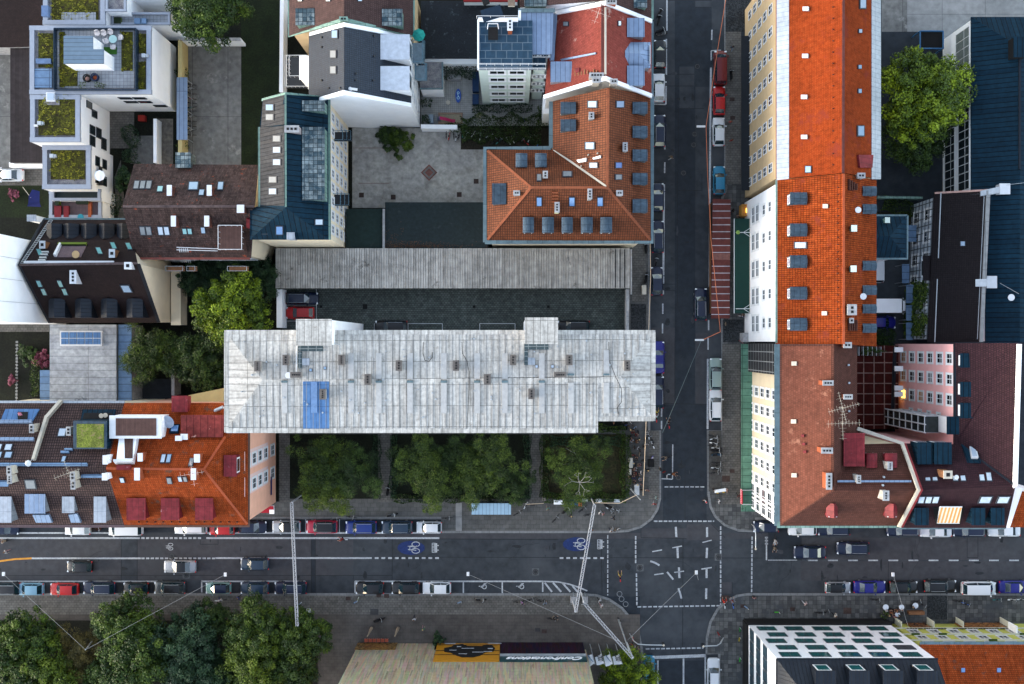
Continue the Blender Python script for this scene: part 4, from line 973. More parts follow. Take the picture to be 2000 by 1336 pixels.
rooftube(b,[(902,668),(903,690),(912,705),(916,725),(916,760),(912,838)],.03,M_black,'roof_cable')
rooftube(b,[(1189,668),(1190,705),(1202,735),(1214,760),(1214,785),(1205,797),(1209,810)],.035,M_dkmetal,'roof_cable')
rooftube(b,[(646,668),(664,674),(665,700)],.05,M_steel,'roof_rail',.5); rooftube(b,[(579,676),(579,728),(560,728)],.05,M_whitemet,'roof_rail',.9)
rn=random.Random(5); mb=MB()
for _ in range(70):
    x,y=rn.uniform(470,1255),rn.uniform(660,815); p=b.on(x,y); mb.tube((p.x,p.y,p.z-.1),(p.x,p.y,p.z+.25),rn.uniform(.06,.13),7)
ob('vent_pipe',mb,M_steel,b.e,kind='stuff')
p=b.on(563,733,1.0); ob('satellite_dish',MB().disc((p.x,p.y,p.z),.38,14,.06).tube((p.x,p.y,p.z-1.1),p,.03),M_whitemet,b.e)
sm=MB()
for i in range(63):
    x=455+13*i+.8*math.sin(i*7)
    for y0,y1 in((652,740),(747,838 if x<1166 else 815)):
        if y1==815: y1=815
        if x<512: 
            k=(x-446)/66; y0,y1=(652,652+88*k) if y0<700 else (838-90*k,838)
        if x>1212:
            k=(1274-x)/66; y0,y1=(652,652+80*k) if y0<700 else (815-75*k,815)
        if y1-y0>6: sm.strip([b.on(x,y0,.06),b.on(x,y1,.06)],.05,th=.08)
ob('standing_seams',sm,mat('seam_sheet',(.26,.255,.25),.7,var=.1),b.e)
# long low garage roof
b=Bld('garage_row','long low garage row with stained grey sheet roof north of the parking court','garage',(885,525)); 
b.flat([(538,485),(1230,485),(1230,563),(538,563)],4.3,M_gray14,th=.35); b.walls(mat('garage_wall',(.10,.10,.10)),inset=.25)
sm=MB()
for i in range(72): sm.strip([b.on(543+9.6*i,486.5,.05),b.on(543+9.6*i,562,.05)],.05,th=.08)
ob('standing_seams',sm,mat('garage_seam_sheet',(.20,.195,.185),.8,var=.1),b.e)
for x in(1202,1211,1220): b.slab([(x-1,487),(x+1,487),(x+1,562),(x-1,562)],M_tar,'drain_channel',.03)
b.slab([(1231.5,487),(1234,487),(1234,575),(1231.5,575)],M_concrete,'end_wall',.2)
b=Bld('low_annex','dark green felt low roof between the cream rear house and the thin white wall','annex',(713,447)); b.flat([(676,408),(748,408),(748,485),(676,485)],3.6,mat('green_black_felt',(.010,.024,.022),.8,var=.2,patch=(.03,.035,.03),pamt=.1,ps=.6),th=.3); b.walls(M_concrete,inset=.1)
b=Bld('low_annex','large black felt low roof with fallen leaves along its south edge','annex',(853,440)); b.flat([(752,395),(953,395),(953,485),(752,485)],3.8,M_felt,th=.3); b.walls(M_concrete,inset=.1)
mb=MB(); rn=random.Random(2)
for _ in range(420):
    x=752+abs(rn.gauss(0,70)); y=484-abs(rn.gauss(0,6)) if rn.random()<.6 else 484-abs(rn.gauss(0,18)); x=min(x,950)
    if x>790 and y<470: y=480
    p=W(x,max(y,398),3.83); mb.box((p.x,p.y,p.z),(.12,.08,.02),rn.uniform(0,3))
ob('fallen_leaves',mb,mat('brown_dead_leaves',(.11,.06,.035),.9,var=.4,vs=3),b.e,kind='stuff')
def wallthing(name,label,pts,w_,h,m,cat='wall',z0=0,cap=None):
    c=pts[len(pts)//2]; e=thing(name,label,cat,W(c[0],c[1],z0)); P=[W(x,y,h) for x,y in pts]
    ob('wall_body',MB().strip(P,w_,th=h-z0),m,e)
    ob('coping',MB().strip([p+Vector((0,0,.06)) for p in P],w_+.08,th=.06),cap or m,e); return e
wallthing('wall','thin pale wall between the two dark felt roofs',[(749.5,408),(749.5,485)],.25,4.1,M_concrete)
wallthing('wall','white wall closing the west end of the parking court',[(546,565),(546,640)],.75,3.0,M_white)
wallthing('wall','grey wall with double coping at the east end of the parking court',[(1226,565),(1225,645)],.4,1.8,M_concrete)
# brown L-shaped corner house
b=Bld('corner_house','rust brown tiled L-shaped corner house with blue grey dormers beside the side street','building',(1150,366)); B18=b
R1=(1186,366,21.5); R2=(1037,366,21.5)
b.roof([[(1188,171,21.5),(1272,186,16),(1272,470,16),R1],[R1,(1272,470,16),(950,470,16),R2],[R2,(950,470,16),(950,292,16)],[(950,292,16),(1079,292,16),R1,R2],[(1079,292,16),(1079,198,16),(1188,171,21.5),R1]],M_rust)
b.walls(M_cream,inset=.55)
for q in ([(1274,188,16.1),(1274,473,16.1),(947,473,16.1)],[(947,473,16.1),(947,289,16.1),(1076,289,16.1)],[(1076,289,16.1),(1076,198,16.1)]): b.band(q,.5,M_copgut,dz=.004*q[0][0]%.01)
Mridge=mat('rust_ridge_tile',(.24,.07,.03),.8,var=.15)
for q in ([R1,R2],[R2,(952,468,16.1)],[R2,(952,294,16.1)],[R1,(1270,468,16.1)],[(1188,173,21.5),R1]): b.band([(q[0][0],q[0][1],q[0][2]+.08),(q[1][0],q[1][1],q[1][2]+.08)],.3,Mridge,'ridge_tiles',.1)
b.band([(1081,292,16.1),(1184,364,21.6)],.25,M_ivory,'valley_sheet',.06)
for y in((198,221),(245,268),(291,314),(337,360),(388,415)): b.dorm(1236,y[0],1265,y[1],'E',M_copperb,M_copgut,style='arch',lift=.5)
for y in((198,221),(232,255)): b.dorm(1095,y[0],1125,y[1],'W',M_copperb,M_copgut,style='arch',lift=.5)
for x in((1021,1043),(1059,1082),(1097,1119),(1135,1158),(1173,1196)): b.dorm(x[0],424,x[1],454,'S',M_copperb,M_copgut,style='arch',lift=.5)
for x in((1007,1030),(1045,1068)): b.dorm(x[0],299,x[1],326,'N',M_copperb,M_copgut,style='arch',lift=.5)
b.dorm(961,358,989,399,'W',M_copperb,M_copgut,style='flat',lift=.2)
for x,y,w_,h_,g in((1158,204,20,14,0),(1210,204,17,14,0),(1153,285,20,15,0),(1160,323,18,11,0),(1207,323,14,12,1),(1053,348,10,14,0),(1108,341,20,11,2),(1053,393,11,19,1),(1117,393,12,19,1),(1172,393,12,19,1),(1207,346,14,11,2)): b.sky(x,y,w_,h_,[M_skyglass,M_skyglassb,mat('grey_blind_glass',(.25,.27,.28),.3)][g])
for x,y,w_,d_,n in((1155,226,.55,.75,2),(1221,287,.5,1.0,3),(1065,341,.5,.8,2),(1152,379,.45,1.2,3),(1009,377,.7,.5,2),(1210,377,.7,.55,2)): b.chim(x,y,w_,d_,1.1,n,ax='x' if w_>.6 else 'y')
b.chim(1088,405,.5,1.2,1.2,3,mat('yellow_chimney_render',(.60,.56,.30),.85,var=.1))
for x,y in((1149,302),(1167,299),(1135,324)): p=b.on(x,y,.35); ob('vent_pipe',MB().tube((p.x,p.y,p.z-.5),p,.1),M_ivory,b.e)
b.slab([(1128,313),(1147,309),(1147,316),(1132,318)],M_steel,'snow_guard',.25); b.slab([(1159,309),(1175,304),(1175,309),(1161,312)],M_steel,'snow_guard',.25)
for y in(374,380,386,392): b.slab([(1078,y),(1090,y),(1090,y+1.6),(1078,y+1.6)],Mridge,'roof_step',.2)
wins(b,'S',6,[12.2],1.3,1.7,.08,.92,mg=None)
# red-roofed house
b=Bld('red_roofed_house','red tiled house with pale blue metal dormers north of the brown corner house','building',(1165,100)); B19=b
b.roof([[(1064,188,16.5),(1076,24,16.5),(1183,4,22),(1183,151,22)],[(1183,4,22),(1274,40,16.5),(1274,186,16.5),(1183,151,22)]],M_red)
b.walls(M_white,inset=.25)
for q in ([(1076,26,16.9),(1183,5,22.4),(1274,41,16.9)],[(1062,189,16.9),(1183,152,22.4),(1274,187,16.9)]): b.band(q,.5,M_white,'firewall_coping',.5)
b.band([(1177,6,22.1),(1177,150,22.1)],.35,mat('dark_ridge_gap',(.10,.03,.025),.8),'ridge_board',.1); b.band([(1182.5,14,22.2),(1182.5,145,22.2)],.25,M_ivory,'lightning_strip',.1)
b.band([(1273.5,42,16.6),(1273.5,185,16.6)],.4,M_copgut)
b.band([(1078,118,17.4),(1084,26,17.4)],.6,M_zinc,'edge_flashing',.2)
b.dorm(1225,35,1259,72,'E',M_zinc,M_zincw,lift=.2); b.dorm(1225,128,1259,167,'E',M_zinc,M_zincw,lift=.2); b.dorm(1075,120,1117,160,'W',M_zinc,M_zincw,lift=.2)
b.dorm(1221,79,1272,130,'E',M_zinc,M_zincw,style='hip',lift=.1)
b.sky(1209,46,6,10); b.sky(1106,47,11,9); b.slab([(1126,134),(1134,133),(1134,141),(1126,143)],M_redmet,'hatch',.3)
b.chim(1165,147,1.7,.5,1.0,4,ax='x'); b.chim(1164,157,.9,.5,1.0,2,M_ivory,ax='x'); b.chim(1199,159,.8,.5,1.0,2,ax='x'); b.chim(1194,3,1.2,.6,1.0,3,mat('orange_brick',(.30,.075,.03),.85,var=.15),ax='x')
b.slab([(1080,119),(1165,103),(1165,106),(1082,123)],M_zinc,'roof_flashing',.2)
for i in range(8): b.slab([(1124+i*6,136+(i%3)*2),(1126+i*6,136+(i%3)*2),(1126+i*6,149-i),(1124+i*6,149-i)],M_timber,'roof_batten',.2)
def antenna(b,x,y,h,rot,L_=2.0,m=None,name='tv_antenna',n=6):
    p=b.on(x,y); a=MB(); a.tube((p.x,p.y,p.z-.3),(p.x,p.y,p.z+h),.03,5)
    c,s=math.cos(R(rot)),math.sin(R(rot))
    for k in(0,.5):
        q=Vector((p.x,p.y,p.z+h-k)); a.tube(q-Vector((c,s,0))*L_/2,q+Vector((c,s,0))*L_/2,.016,4)
        for i in range(n):
            t=-L_/2+L_*(i+.5)/n; w_=.25+.2*(i%3==0); r=q+Vector((c,s,0))*t; a.tube(r-Vector((-s,c,0))*w_,r+Vector((-s,c,0))*w_,.010,4)
        c,s=-s,c
    return ob(name,a,m or M_whitemet,b.e)
antenna(b,1166,35,2.6,70,3.2,mat('rusty_antenna',(.45,.40,.36),.6)); 
# metal box wing
b=Bld('metal_clad_wing','pale blue sheet metal flat wing beside the red roof','building',(1046,63)); b.flat([(1012,17),(1081,17),(1078,106),(1012,106)],19.5,M_zinc,th=.4); b.walls(M_white,inset=.3)
b.band([(1012,20,19.7),(1084,20,19.7)],.5,M_copgut,'coping'); b.band([(1015,20,19.72),(1015,105,19.72)],.35,M_white,'coping')
wins(b,'S',3,[17.6],1.3,1.5,.05,.95)
# pale green rear house with roof terrace
b=Bld('rear_house','pale mint rear house with dark blue paved roof terrace','building',(1000,90)); B20=b
b.flat([(932,40),(1040,40),(1040,135),(932,135)],20,M_darkterr,th=.5); b.walls(M_mint,inset=.15)
b.band([(934,38,20.25),(1012,38,20.25)],.5,M_white,'parapet',.4); b.band([(934,38,20.25),(934,136,20.25)],.22,M_white,'parapet',.4,.003)
wins(b,'S',2,[2.2,6.0,9.8,13.6,17.2],1.9,1.5,.16,.92,style='double')
wins(b,'E',1,[6.0,9.8,13.6],1.0,1.3)
mb=MB()
for y,z in((133,21.1),(124,21.1)):
    a,c=W(933,y,z),W(1066,y,z); mb.tube(a,c,.035,5).tube(a-Vector((0,0,.5)),c-Vector((0,0,.5)),.025,5)
    for i in range(9): q=a+(c-a)*i/8; mb.tube(q-Vector((0,0,1.1)),q,.03,4)
a,c=W(931,31,21.1),W(1012,31,21.1); mb.tube(a,c,.035,5)
for i in range(4): q=a+(c-a)*i/3; mb.tube(q-Vector((0,0,1.1)),q,.03,4)
ob('railing',mb,M_whitemet,b.e)
b.chim(996,48,.55,1.4,1.8,3,mat('orange_brick'),M_whitemet)
b=Bld('rear_house_link','recessed pale link with dark blue terrace between mint house and red roof','building',(1053,120)); b.flat([(1041,108),(1066,108),(1066,135),(1041,135)],17,M_darkterr,th=.4); b.walls(M_mint,inset=.1); wins(b,'S',2,[5,8.8,12.6],.9,1.2,.1,.9)
b=Bld('dark_low_roof','broad low dark felt roof mottled with moss behind the mint house','building',(880,60)); b.flat([(822,2),(1012,2),(1012,114),(822,114)],4.2,M_felt2,th=.3); b.walls(M_white,inset=.05)
b=Bld('red_sheet_roof','narrow dark red sheet roof strip at the top edge','building',(958,-2)); b.flat([(905,-30),(1011,-30),(1011,3),(905,3)],6,mat('dark_red_sheet',(.20,.01,.01),.6,var=.1),th=.3); b.walls(M_white,inset=.05)
wallthing('wall','white wall between the low dark roof and the playground yard',[(822,120),(936,120)],.6,3.4,M_white)
wallthing('wall','white garden wall between the playground yard and the concrete courtyard',[(822,247),(893,248)],.5,2.4,M_white)
b=Bld('lean_to','white plastered lean-to below the red roofed house','annex',(1070,205)); b.flat([(1060,190),(1077,190),(1077,222),(1060,222)],8,M_white,th=.2); b.walls(M_white,inset=.05)
b=Bld('terrace_house','brown hipped roof with patina dormers at the top edge above the red roof','building',(1145,0)); b.roof([[(1015,-60,19),(1015,14,19),(1183,0,22),(1183,-60,22)],[(1183,-60,22),(1183,0,22),(1274,36,16.5),(1274,-60,16.5)]],M_taupe); b.walls(M_white,inset=.2)
b.dorm(1024,-30,1068,12,'W',M_patgrid,M_patina,lift=.1,win=False); b.dorm(1238,-25,1264,15,'E',M_patgrid,M_patina,lift=.1,win=False); b.band([(1273,-40,16.6),(1273,38,16.6)],.5,M_patina)
# brown roof and white gable house at the top
b=Bld('terrace_house','brown roofed house with green copper edge at the top edge left of centre','building',(685,20)); 
b.roof([[(563,-60,15),(563,71,15),(672,38,21.5),(672,-60,21.5)],[(672,-60,21.5),(672,38,21.5),(809,71,15),(809,-60,15)]],M_taupe); b.walls(M_sandren,inset=.5)
b.band([(565,-40,15.1),(565,70,15.1),(672,38,21.6),(807,70,15.1),(807,-40,15.1)],.5,M_patina,'copper_edge')
b.dorm(577,16,614,49,'W',M_patgrid,M_patina,lift=.1,win=False,name='copper_dormer'); b.dorm(746,17,786,50,'E',M_patgrid,M_patina,lift=.1,win=False,name='copper_dormer'); b.chim(671,37,.9,.4,.6,2,M_patina,M_patina,ax='x')
for x in(587,642,702): b.sky(x,1,9,4,M_skyglass)
b=Bld('gabled_house','white gabled house with grey roof blue on its east side and two silver dormers','building',(703,125)); B6=b
b.roof([[(603,66,16),(672,47,22),(672,180,22),(603,199,16)],[(672,47,22),(803,72,14.5),(803,205,14.5),(672,180,22)]],M_slate); b.walls(M_white,inset=.12)
b.band([(604,66,16.2),(672,47.5,22.2),(803,72,14.8)],.5,M_white,'gable_coping',.4); b.band([(604,199,16.2),(672,180,22.2),(803,205,14.8)],.5,M_white,'gable_coping',.4)
b.dorm(743,67,800,116,'E',mat('pale_silver_roof',(.50,.53,.58),.6,.1,var=.1),M_white,lift=.05); b.dorm(743,129,800,176,'E',mat('pale_silver_roof'),M_white,lift=.05)
b.sky(655,67,13,17,M_skyglass); b.sky(652,106,13,16,mat('grey_blind_glass')); b.sky(652,137,13,16,mat('grey_blind_glass'))
p=b.on(690,173,.7); ob('vent_pipe',MB().tube((p.x-.4,p.y,p.z-1.2),(p.x-.4,p.y,p.z),.22,10).tube((p.x-.4,p.y,p.z),(p.x+.5,p.y-.1,p.z-.1),.16,8),M_whitemet,b.e)
for x,y in((694,144),(694,157),(730,70),(730,110),(728,157),(629,73),(629,92),(629,157),(643,172),(665,172)): b.slab([(x-1.5,y-1.5),(x+1.5,y-1.5),(x+1.5,y+1.5),(x-1.5,y+1.5)],M_dkmetal,'vent_tile',.2)
def balcony(b,x0,y0,x1,y1,z,mfloor,mrail,name='balcony'):
    a,c=W(x0,y1,z),W(x1,y0,z); o=ob(name,MB().box(((a.x+c.x)/2,(a.y+c.y)/2,z),(c.x-a.x,c.y-a.y,.15)),mfloor,b.e)
    r=MB(); Q=[(a.x,a.y),(c.x,a.y),(c.x,c.y),(a.x,c.y)]
    for (x,y),(u,v) in zip(Q,Q[1:]+Q[:1]):
        r.tube((x,y,z+1.05),(u,v,z+1.05),.035,4); L_=math.hypot(u-x,v-y); k=max(2,int(L_/.5))
        for i in range(k): r.tube((x+(u-x)*i/k,y+(v-y)*i/k,z),(x+(u-x)*i/k,y+(v-y)*i/k,z+1.05),.015,4)
    ob('balcony_railing',r,mrail,o,keep=False); return o
Mblur=mat('blue_grey_rail',(.12,.24,.32),.5,.2)
for z,x0,x1 in((12,806,826),(9,807,828),(6,808,829),(3.2,810,831)): balcony(b,x0,84,x1,124,z,mat('balcony_slab',(.16,.22,.26)),Mblur); balcony(b,x0+6,128,x1+6,158,z-1.2,mat('balcony_slab'),Mblur)
for z,x0 in((13,568),(9.6,563),(6,560)): balcony(b,x0,112,602,152 if z>10 else 172,z,M_dkmetal,M_whitemet)
b.box(586,110,601,154,13.9,M_white,M_white,z0=0,name='bay')
wins(b,'E',3,[2.5,5.5,8.5,11.3],1.0,1.4,.1,.9)
p=W(820,75,14); e=thing('parasol','closed turquoise parasol on the top east balcony of the white gabled house','parasol',(p.x,p.y,13)); ob('canopy',MB().add([(p.x,p.y,16.1)]+[(p.x+.85*math.cos(i*PI/4),p.y+.85*math.sin(i*PI/4),15.5) for i in range(8)],[[0,i+1,(i+1)%8+1] for i in range(8)]),mat('turquoise_cloth',(.012,.24,.20),.8),e); ob('pole',MB().tube((p.x,p.y,13),(p.x,p.y,16),.03),M_steel,e)
b=Bld('stair_annex','small annex with gravel flat roof east of the white gabled house','annex',(848,146)); b.flat([(828,121),(864,121),(864,173),(820,173),(820,158),(828,158)],5.2,M_gravel,th=.3); b.walls(M_white,inset=.05)
b.band([(864,121,5.3),(864,173,5.3),(820,173,5.3)],.25,M_copgut,'coping',.2)
# blue/grey copper-roofed house
b=Bld('copper_roofed_house','tall cream house under a dark blue and grey seamed metal roof with patina panels','building',(575,330)); B7=b
b.roof([[(513,195,17),(557,183,21),(558,405,21),(507,402,17),(507,247,17)],[(557,183,21),(643,191,17),(643,468,17),(558,405,21)],[(558,405,21),(643,468,17),(488,468,17)],[(558,405,21),(488,468,17),(488,408,17.2),(507,402,17)]],M_darkblue)
b.walls(M_cream,inset=.25)
b.slab([(514,196),(556,185),(556,243),(510,248)],M_greyseam,'west_roof_field',.04); b.slab([(508,249),(556,246),(556,402),(509,401)],M_greyseam,'west_roof_field',.045)  # greyer seamed fields laid over the west slope only
b.band([(557.5,184,21.1),(558,404,21.1)],.2,M_patina,'ridge_cap'); b.band([(511,195,17.1),(557,182,21.1),(643,190,17.1),(644,468,17.1)],.3,M_patina); b.band([(506,248,17.1),(506,404,17.1)],.25,M_patina)
b.dorm(590,248,634,391,'E',M_patgrid,M_patina,lift=.15,win=False,name='patina_dormer'); b.dorm(590,196,634,217,'E',M_patgrid,M_patina,lift=.15,win=False,name='patina_dormer')
for x,y in((528,210),(528,229),(542,271),(542,293),(542,317),(534,351),(534,374)): b.sky(x,y,17,13)
b.sky(517,449,12,18,M_skyglassb); b.sky(546,449,15,18,M_skyglassb); b.sky(622,434,17,12)
b.chim(570,252,1.7,.75,.9,3,mat('pink_grey_stone',(.38,.32,.31),.85),ax='x'); b.chim(568,461,.9,.8,.5,0,M_zincw,M_zincw)
wins(b,'E',9,[2.2,5.6,9.0,12.4],.95,1.5,.03,.97)
for z in(5.0,8.4,11.8):
    p=W(648,270,z); a=b.side('E'); x=a[0].x; balcony(b,1000+(x)/((150-z)/2000),258,1000+(x+1.3)/((150-z)/2000),276,z,M_dkmetal,Mblur); balcony(b,1000+(x)/((150-z)/2000),380,1000+(x+1.0)/((150-z)/2000),402,z,M_dkmetal,Mblur)
# brown weathered roof B8
b=Bld('weathered_roof_house','house with weathered brown tiled roof flecked with orange and white capped chimneys','building',(375,410)); B8=b
b.roof([[(262,320,13),(505,322,13),(497,403,17.5),(239,403,17.5)],[(239,403,17.5),(497,403,17.5),(490,504,13),(262,503,13)]],M_weather); b.walls(M_cream,inset=.45)
b.band([(262,505,13.05),(488,505,13.05)],.3,mat('rust_gutter',(.20,.06,.045),.7)); b.band([(240,403,17.6),(497,403,17.6)],.3,mat('ridge_grey',(.10,.07,.065),.9,var=.3),'ridge_tiles')
for x in(268,280,292): b.sky(x-1,362,11,17,M_skyglass,1.5)
for x,y,w_,h_,g in((313,370,12,12,0),(378,364,21,17,1),(394,377,11,12,1),(431,364,12,17,1)): b.sky(x,y,w_,h_,[M_skyglassg,mat('pale_blue_glass',(.30,.42,.55),.15)][g],1)
for x in(279,291,314,326): b.sky(x,450,11,18,M_skyglass,-1.5)
for x in(361,371): b.sky(x,451,9,12,M_skyglassg,-1)
b.sky(397,449,9,13,mat('pale_blue_glass'),-1)
Mrust_b=mat('brick_brown',(.14,.05,.035),.9,var=.2)
for x,y,d_ in((331,372,1.25),(409,372,1.25),(339,432,1.25),(404,432,1.25),(470,408,.9)): b.chim(x,y,.5 if d_>1 else .8,d_,1.3,0,Mrust_b,M_whitemet)
b.chim(358,313,1.9,1.9,1.0,0,M_patgrid,M_patgrid,name='lift_head')
ob('roof_terrace',MB().prism([tuple(W(x,y,16.6))[:2] for x,y in rect(427,441,471,488)],12.5,16.3),M_deck,b.e)
t=b.e; mb=MB(); 
for q in zip(rect(426,440,472,487),rect(426,440,472,487)[1:]+[(426,440)]):
    a,c=W(*q[0],17.3),W(*q[1],17.3); mb.tube(a,c,.045,5)
    for i in range(5): r=a+(c-a)*i/4; mb.tube(r-Vector((0,0,1.1)),r,.03,4)
ob('terrace_railing',mb,M_whitemet,t)
mb=MB()
for a in [((345,483),(425,486)),((345,488),(425,490))]: mb.tube(b.on(*a[0],.9),b.on(*a[1],.9),.06,5)
for i in range(5): mb.tube(b.on(350+i*4,486,.9),W(356+i*4,512,9.5),.07,5)
ob('access_ladder',mb,M_whitemet,b.e)
b.slab([(482,425),(490,427),(488,445),(482,443)],M_redmet,'red_flashing',.3)
wins(b,'S',8,[1.5,4.7,8.0,10.6],1.1,1.5,.05,.95)
for x0,x1 in((318,352),(360,376),(440,478)): 
    for z in(4.2,7.4,10.4): balcony(b,x0*.985+14.8,521,x1*.985+14.8,530,z,M_timber,M_steel)
# dark brown roof B9
b=Bld('dark_roofed_house','dark brown steep roofed house with black pointed dormers and a cream east gable','building',(180,530)); B9=b
b.roof([[(85,428,9),(250,428,9),(268,515,16),(37,518,16)],[(37,518,16),(270,515,16),(310,630,8),(96,631,8)]],M_dkbrown); b.walls(M_cream,inset=.15)
b.band([(85,428,9.1),(248,428,9.1)],.3,M_copgut); b.band([(270,515,16.1),(310,630,8.1)],.45,M_anthra,'verge_sheet'); b.band([(37,518,16.1),(85,428,9.1)],.4,M_anthra,'verge_sheet'); b.band([(37,518,16.1),(96,631,8.1)],.3,M_anthra,'verge_sheet')
b.band([(46,512,15.9),(222,512,15.9)],.35,M_whitemet,'snow_rail',.2); b.band([(38,517,16.1),(268,514,16.1)],.3,mat('ridge_grey'),'ridge_tiles')
for x in(86,119,154,189,224): b.dorm(x,436,x+30,466,'N',M_anthra,M_anthra,style='gable',lift=.3,win=False,name='pointed_dormer',over=.0)
for x in(90,142,193,243): b.dorm(x,583,x+32,620,'S',M_anthra,M_anthra,style='gable',lift=.5,win=False,name='pointed_dormer',over=.0)
b.slab([(112,477),(171,477),(158,503),(105,503)],M_deckp,'roof_terrace',.08); b.slab([(115,477),(171,477),(169,481),(113,481)],L_mid,'planter',.35); b.slab([(106,502),(118,479),(121,480),(111,503)],M_whitemet,'terrace_rail',.5)
p=b.on(148,497,.8); ob('round_table',MB().disc((p.x,p.y,p.z),.5,18,.06).tube((p.x,p.y,p.z-.8),p,.05),mat('oak_table',(.42,.28,.14),.6,var=.1),b.e)
for x,y in((78,494),(194,491),(222,481),(252,482)): b.sky(x,y,10,14,M_skyglassg,-3)
for x,y in((77,553),(86,569),(118,553),(127,569)): b.sky(x,y,9,14,M_skyglassg,-3)
b.sky(247,563,19,15,M_skyglass,-4)
b.chim(143,541,.75,1.65,1.1,3,M_whitemet,M_whitemet); b.chim(250,519,.8,.8,1.0,1,M_whitemet,M_whitemet); b.chim(219,495,.65,1.0,1.2,1,M_timber,M_steel); b.chim(83,478,.65,.9,1.2,1,M_timber,M_steel)
for y in(493,498,504,509): b.slab([(82-(y-493)*.4,y),(96-(y-493)*.4,y),(96-(y-493)*.4,y+2.5),(82-(y-493)*.4,y+2.5)],M_steel,'roof_step',.25)
mb=MB()
for i in range(26):
    u=i/25; x=97-56*u; y=430+84*u; mb.tube(b.on(x-1,y,.2),b.on(x+6,y,.2),.045,4)
mb.tube(b.on(96,430,.2),b.on(41,512,.2),.04,4).tube(b.on(103,430,.2),b.on(47,512,.2),.04,4); ob('roof_ladder',mb,M_steel,b.e)
b.chim(62,426,1.1,.75,2.2,0,M_white,M_zincw)
b=Bld('low_annex','low cream annex strip under the east gable of the dark roofed house','annex',(344,570)); b.flat([(334,524),(353,524),(353,635),(334,635)],3,M_cream,th=.2); b.walls(M_cream,inset=.05)
b=Bld('white_gable_block','tall white windowless gable wall rising at the left edge beside the dark roof','building',(20,560)); X0=-64.9
P=[(-80,2.6),(X0,2.6),(X0,13.7),(-80,13.7)]; ob('wall',MB().prism(P,0,22),M_white,b.e); ob('roof',MB().prism([(-80.2,2.4),(X0+.2,2.4),(X0+.2,13.9),(-80.2,13.9)],22,22.3,bottom=True),M_orange,b.e)
for y in(5.2,8.1,10.9): ob('wall_seam',MB().box((X0+.02,y,11),(.06,.05,22)),mat('seam_grey',(.45,.46,.48)),b.e)
# low flat grey roof with skylight
b=Bld('low_workshop','low workshop with silver grey plank roof and a blue glazed skylight','building',(163,710)); B11=b
b.flat([(97,634),(227,634),(227,783),(97,783)],5,M_gray11,th=.3); b.walls(M_concrete,inset=.1)
b.slab([(119,646),(201,646),(201,676),(119,676)],M_whitemet,'skylight_kerb',.35)
for i in range(5):
    for j in range(2): b.slab([(122+i*15.6,649+j*12.5),(136+i*15.6,649+j*12.5),(136+i*15.6,660+j*12.5),(122+i*15.6,660+j*12.5)],M_bluesheet,'skylight_pane',.42)
b=Bld('side_shed','narrow blue metal lean-to roof on the east side of the workshop','shed',(244,710)); b.flat([(231,634),(257,634),(257,783),(231,783)],4.5,M_blueplank,th=.2); b.walls(M_concrete,inset=.05)
b=Bld('side_shed','small flat blue grey shed roof west of the workshop','shed',(87,752)); b.flat([(78,723),(97,723),(97,781),(78,781)],3,M_blueplank,th=.2); b.walls(M_concrete,inset=.05)
# bottom left row
b=Bld('brown_roofed_row_house','long brown wavy tiled house with silver dormers and a sedum box at the left edge','building',(110,905)); B12=b
b.roof([[(-60,787,17),(243,787,17),(207,915,21.5),(-60,915,21.5)],[(-60,915,21.5),(207,915,21.5),(243,1026,17),(-60,1026,17)]],M_brown12); b.walls(M_cream,inset=.4)
b.band([(-60,785,17.05),(243,785,17.05)],.3,M_zincw); b.band([(-60,1028,17.05),(243,1028,17.05)],.35,M_deckp)
for x0,x1,y0,y1 in((-24,22,970,1021),(121,145,970,1002),(183,207,970,1021)): b.dorm(x0,y0,x1,y1,'S',M_zincw,M_zincw,lift=.3,drop=-.0)
b.dorm(48,965,88,1003,'S',M_zinc,M_zincw,lift=.3)
for P in ([(65,1003),(97,1003),(104,1018),(72,1018)],[(135,1003),(152,1001),(160,1018),(140,1018)]): b.slab(P,M_zinc,'dormer_apron',.3)
b.box(143,822,208,877,21.4,M_copperb,M_darkblue,z0=17,name='sedum_box',over=.0); 
a,c=W(150,828,21.45),W(203,874,21.45); ob('sedum_roof',MB().prism([(a.x,a.y),(c.x,a.y),(c.x,c.y),(a.x,c.y)],21.3,21.5),M_sedumb,b.e)
b.slab([(162,801),(227,801),(222,822),(159,822)],M_darkblue,'terrace_surround',.25); b.slab([(166,808),(220,808),(218,822),(162,822)],M_black,'terrace_floor',.27)
for i,(x,y) in enumerate(((198,812),(206,811))): p=b.on(x,y,.8); ob('terrace_stool',MB().disc((p.x,p.y,p.z),.3,12,.1).tube((p.x,p.y,p.z-.6),p,.05),M_ivory,b.e)
b.slab([(12,800),(78,800),(62,827),(0,827)],M_bluesheet,'roof_terrace',.2); b.slab([(36,806),(56,806),(55,822),(36,822)],M_black,'terrace_opening',.25); b.slab([(-60,822),(64,822),(64,828),(-60,828)],M_zinc,'terrace_edge',.4); b.slab([(-60,856),(68,856),(68,862),(-60,862)],M_zinc,'terrace_edge',.35)
mb=MB(); 
for i in range(6): p=b.on(37+i*.9,808+i%3*1.5,.9); mb.ball(p,.18,.7,0,6,4)
ob('flower_pot',mb,L_pink,b.e)
b.slab([(118,784),(124,785),(96,818),(91,815)],M_ivory,'white_parapet_strip',.6); b.slab([(91,815),(96,818),(70,900),(65,899)],M_ivory,'white_parapet_strip',.6)
mb=MB()
for i in range(16):
    u=i/15; mb.tube(b.on(80-17*u,846+52*u,.25),b.on(84-17*u,847+52*u,.25),.05,4)
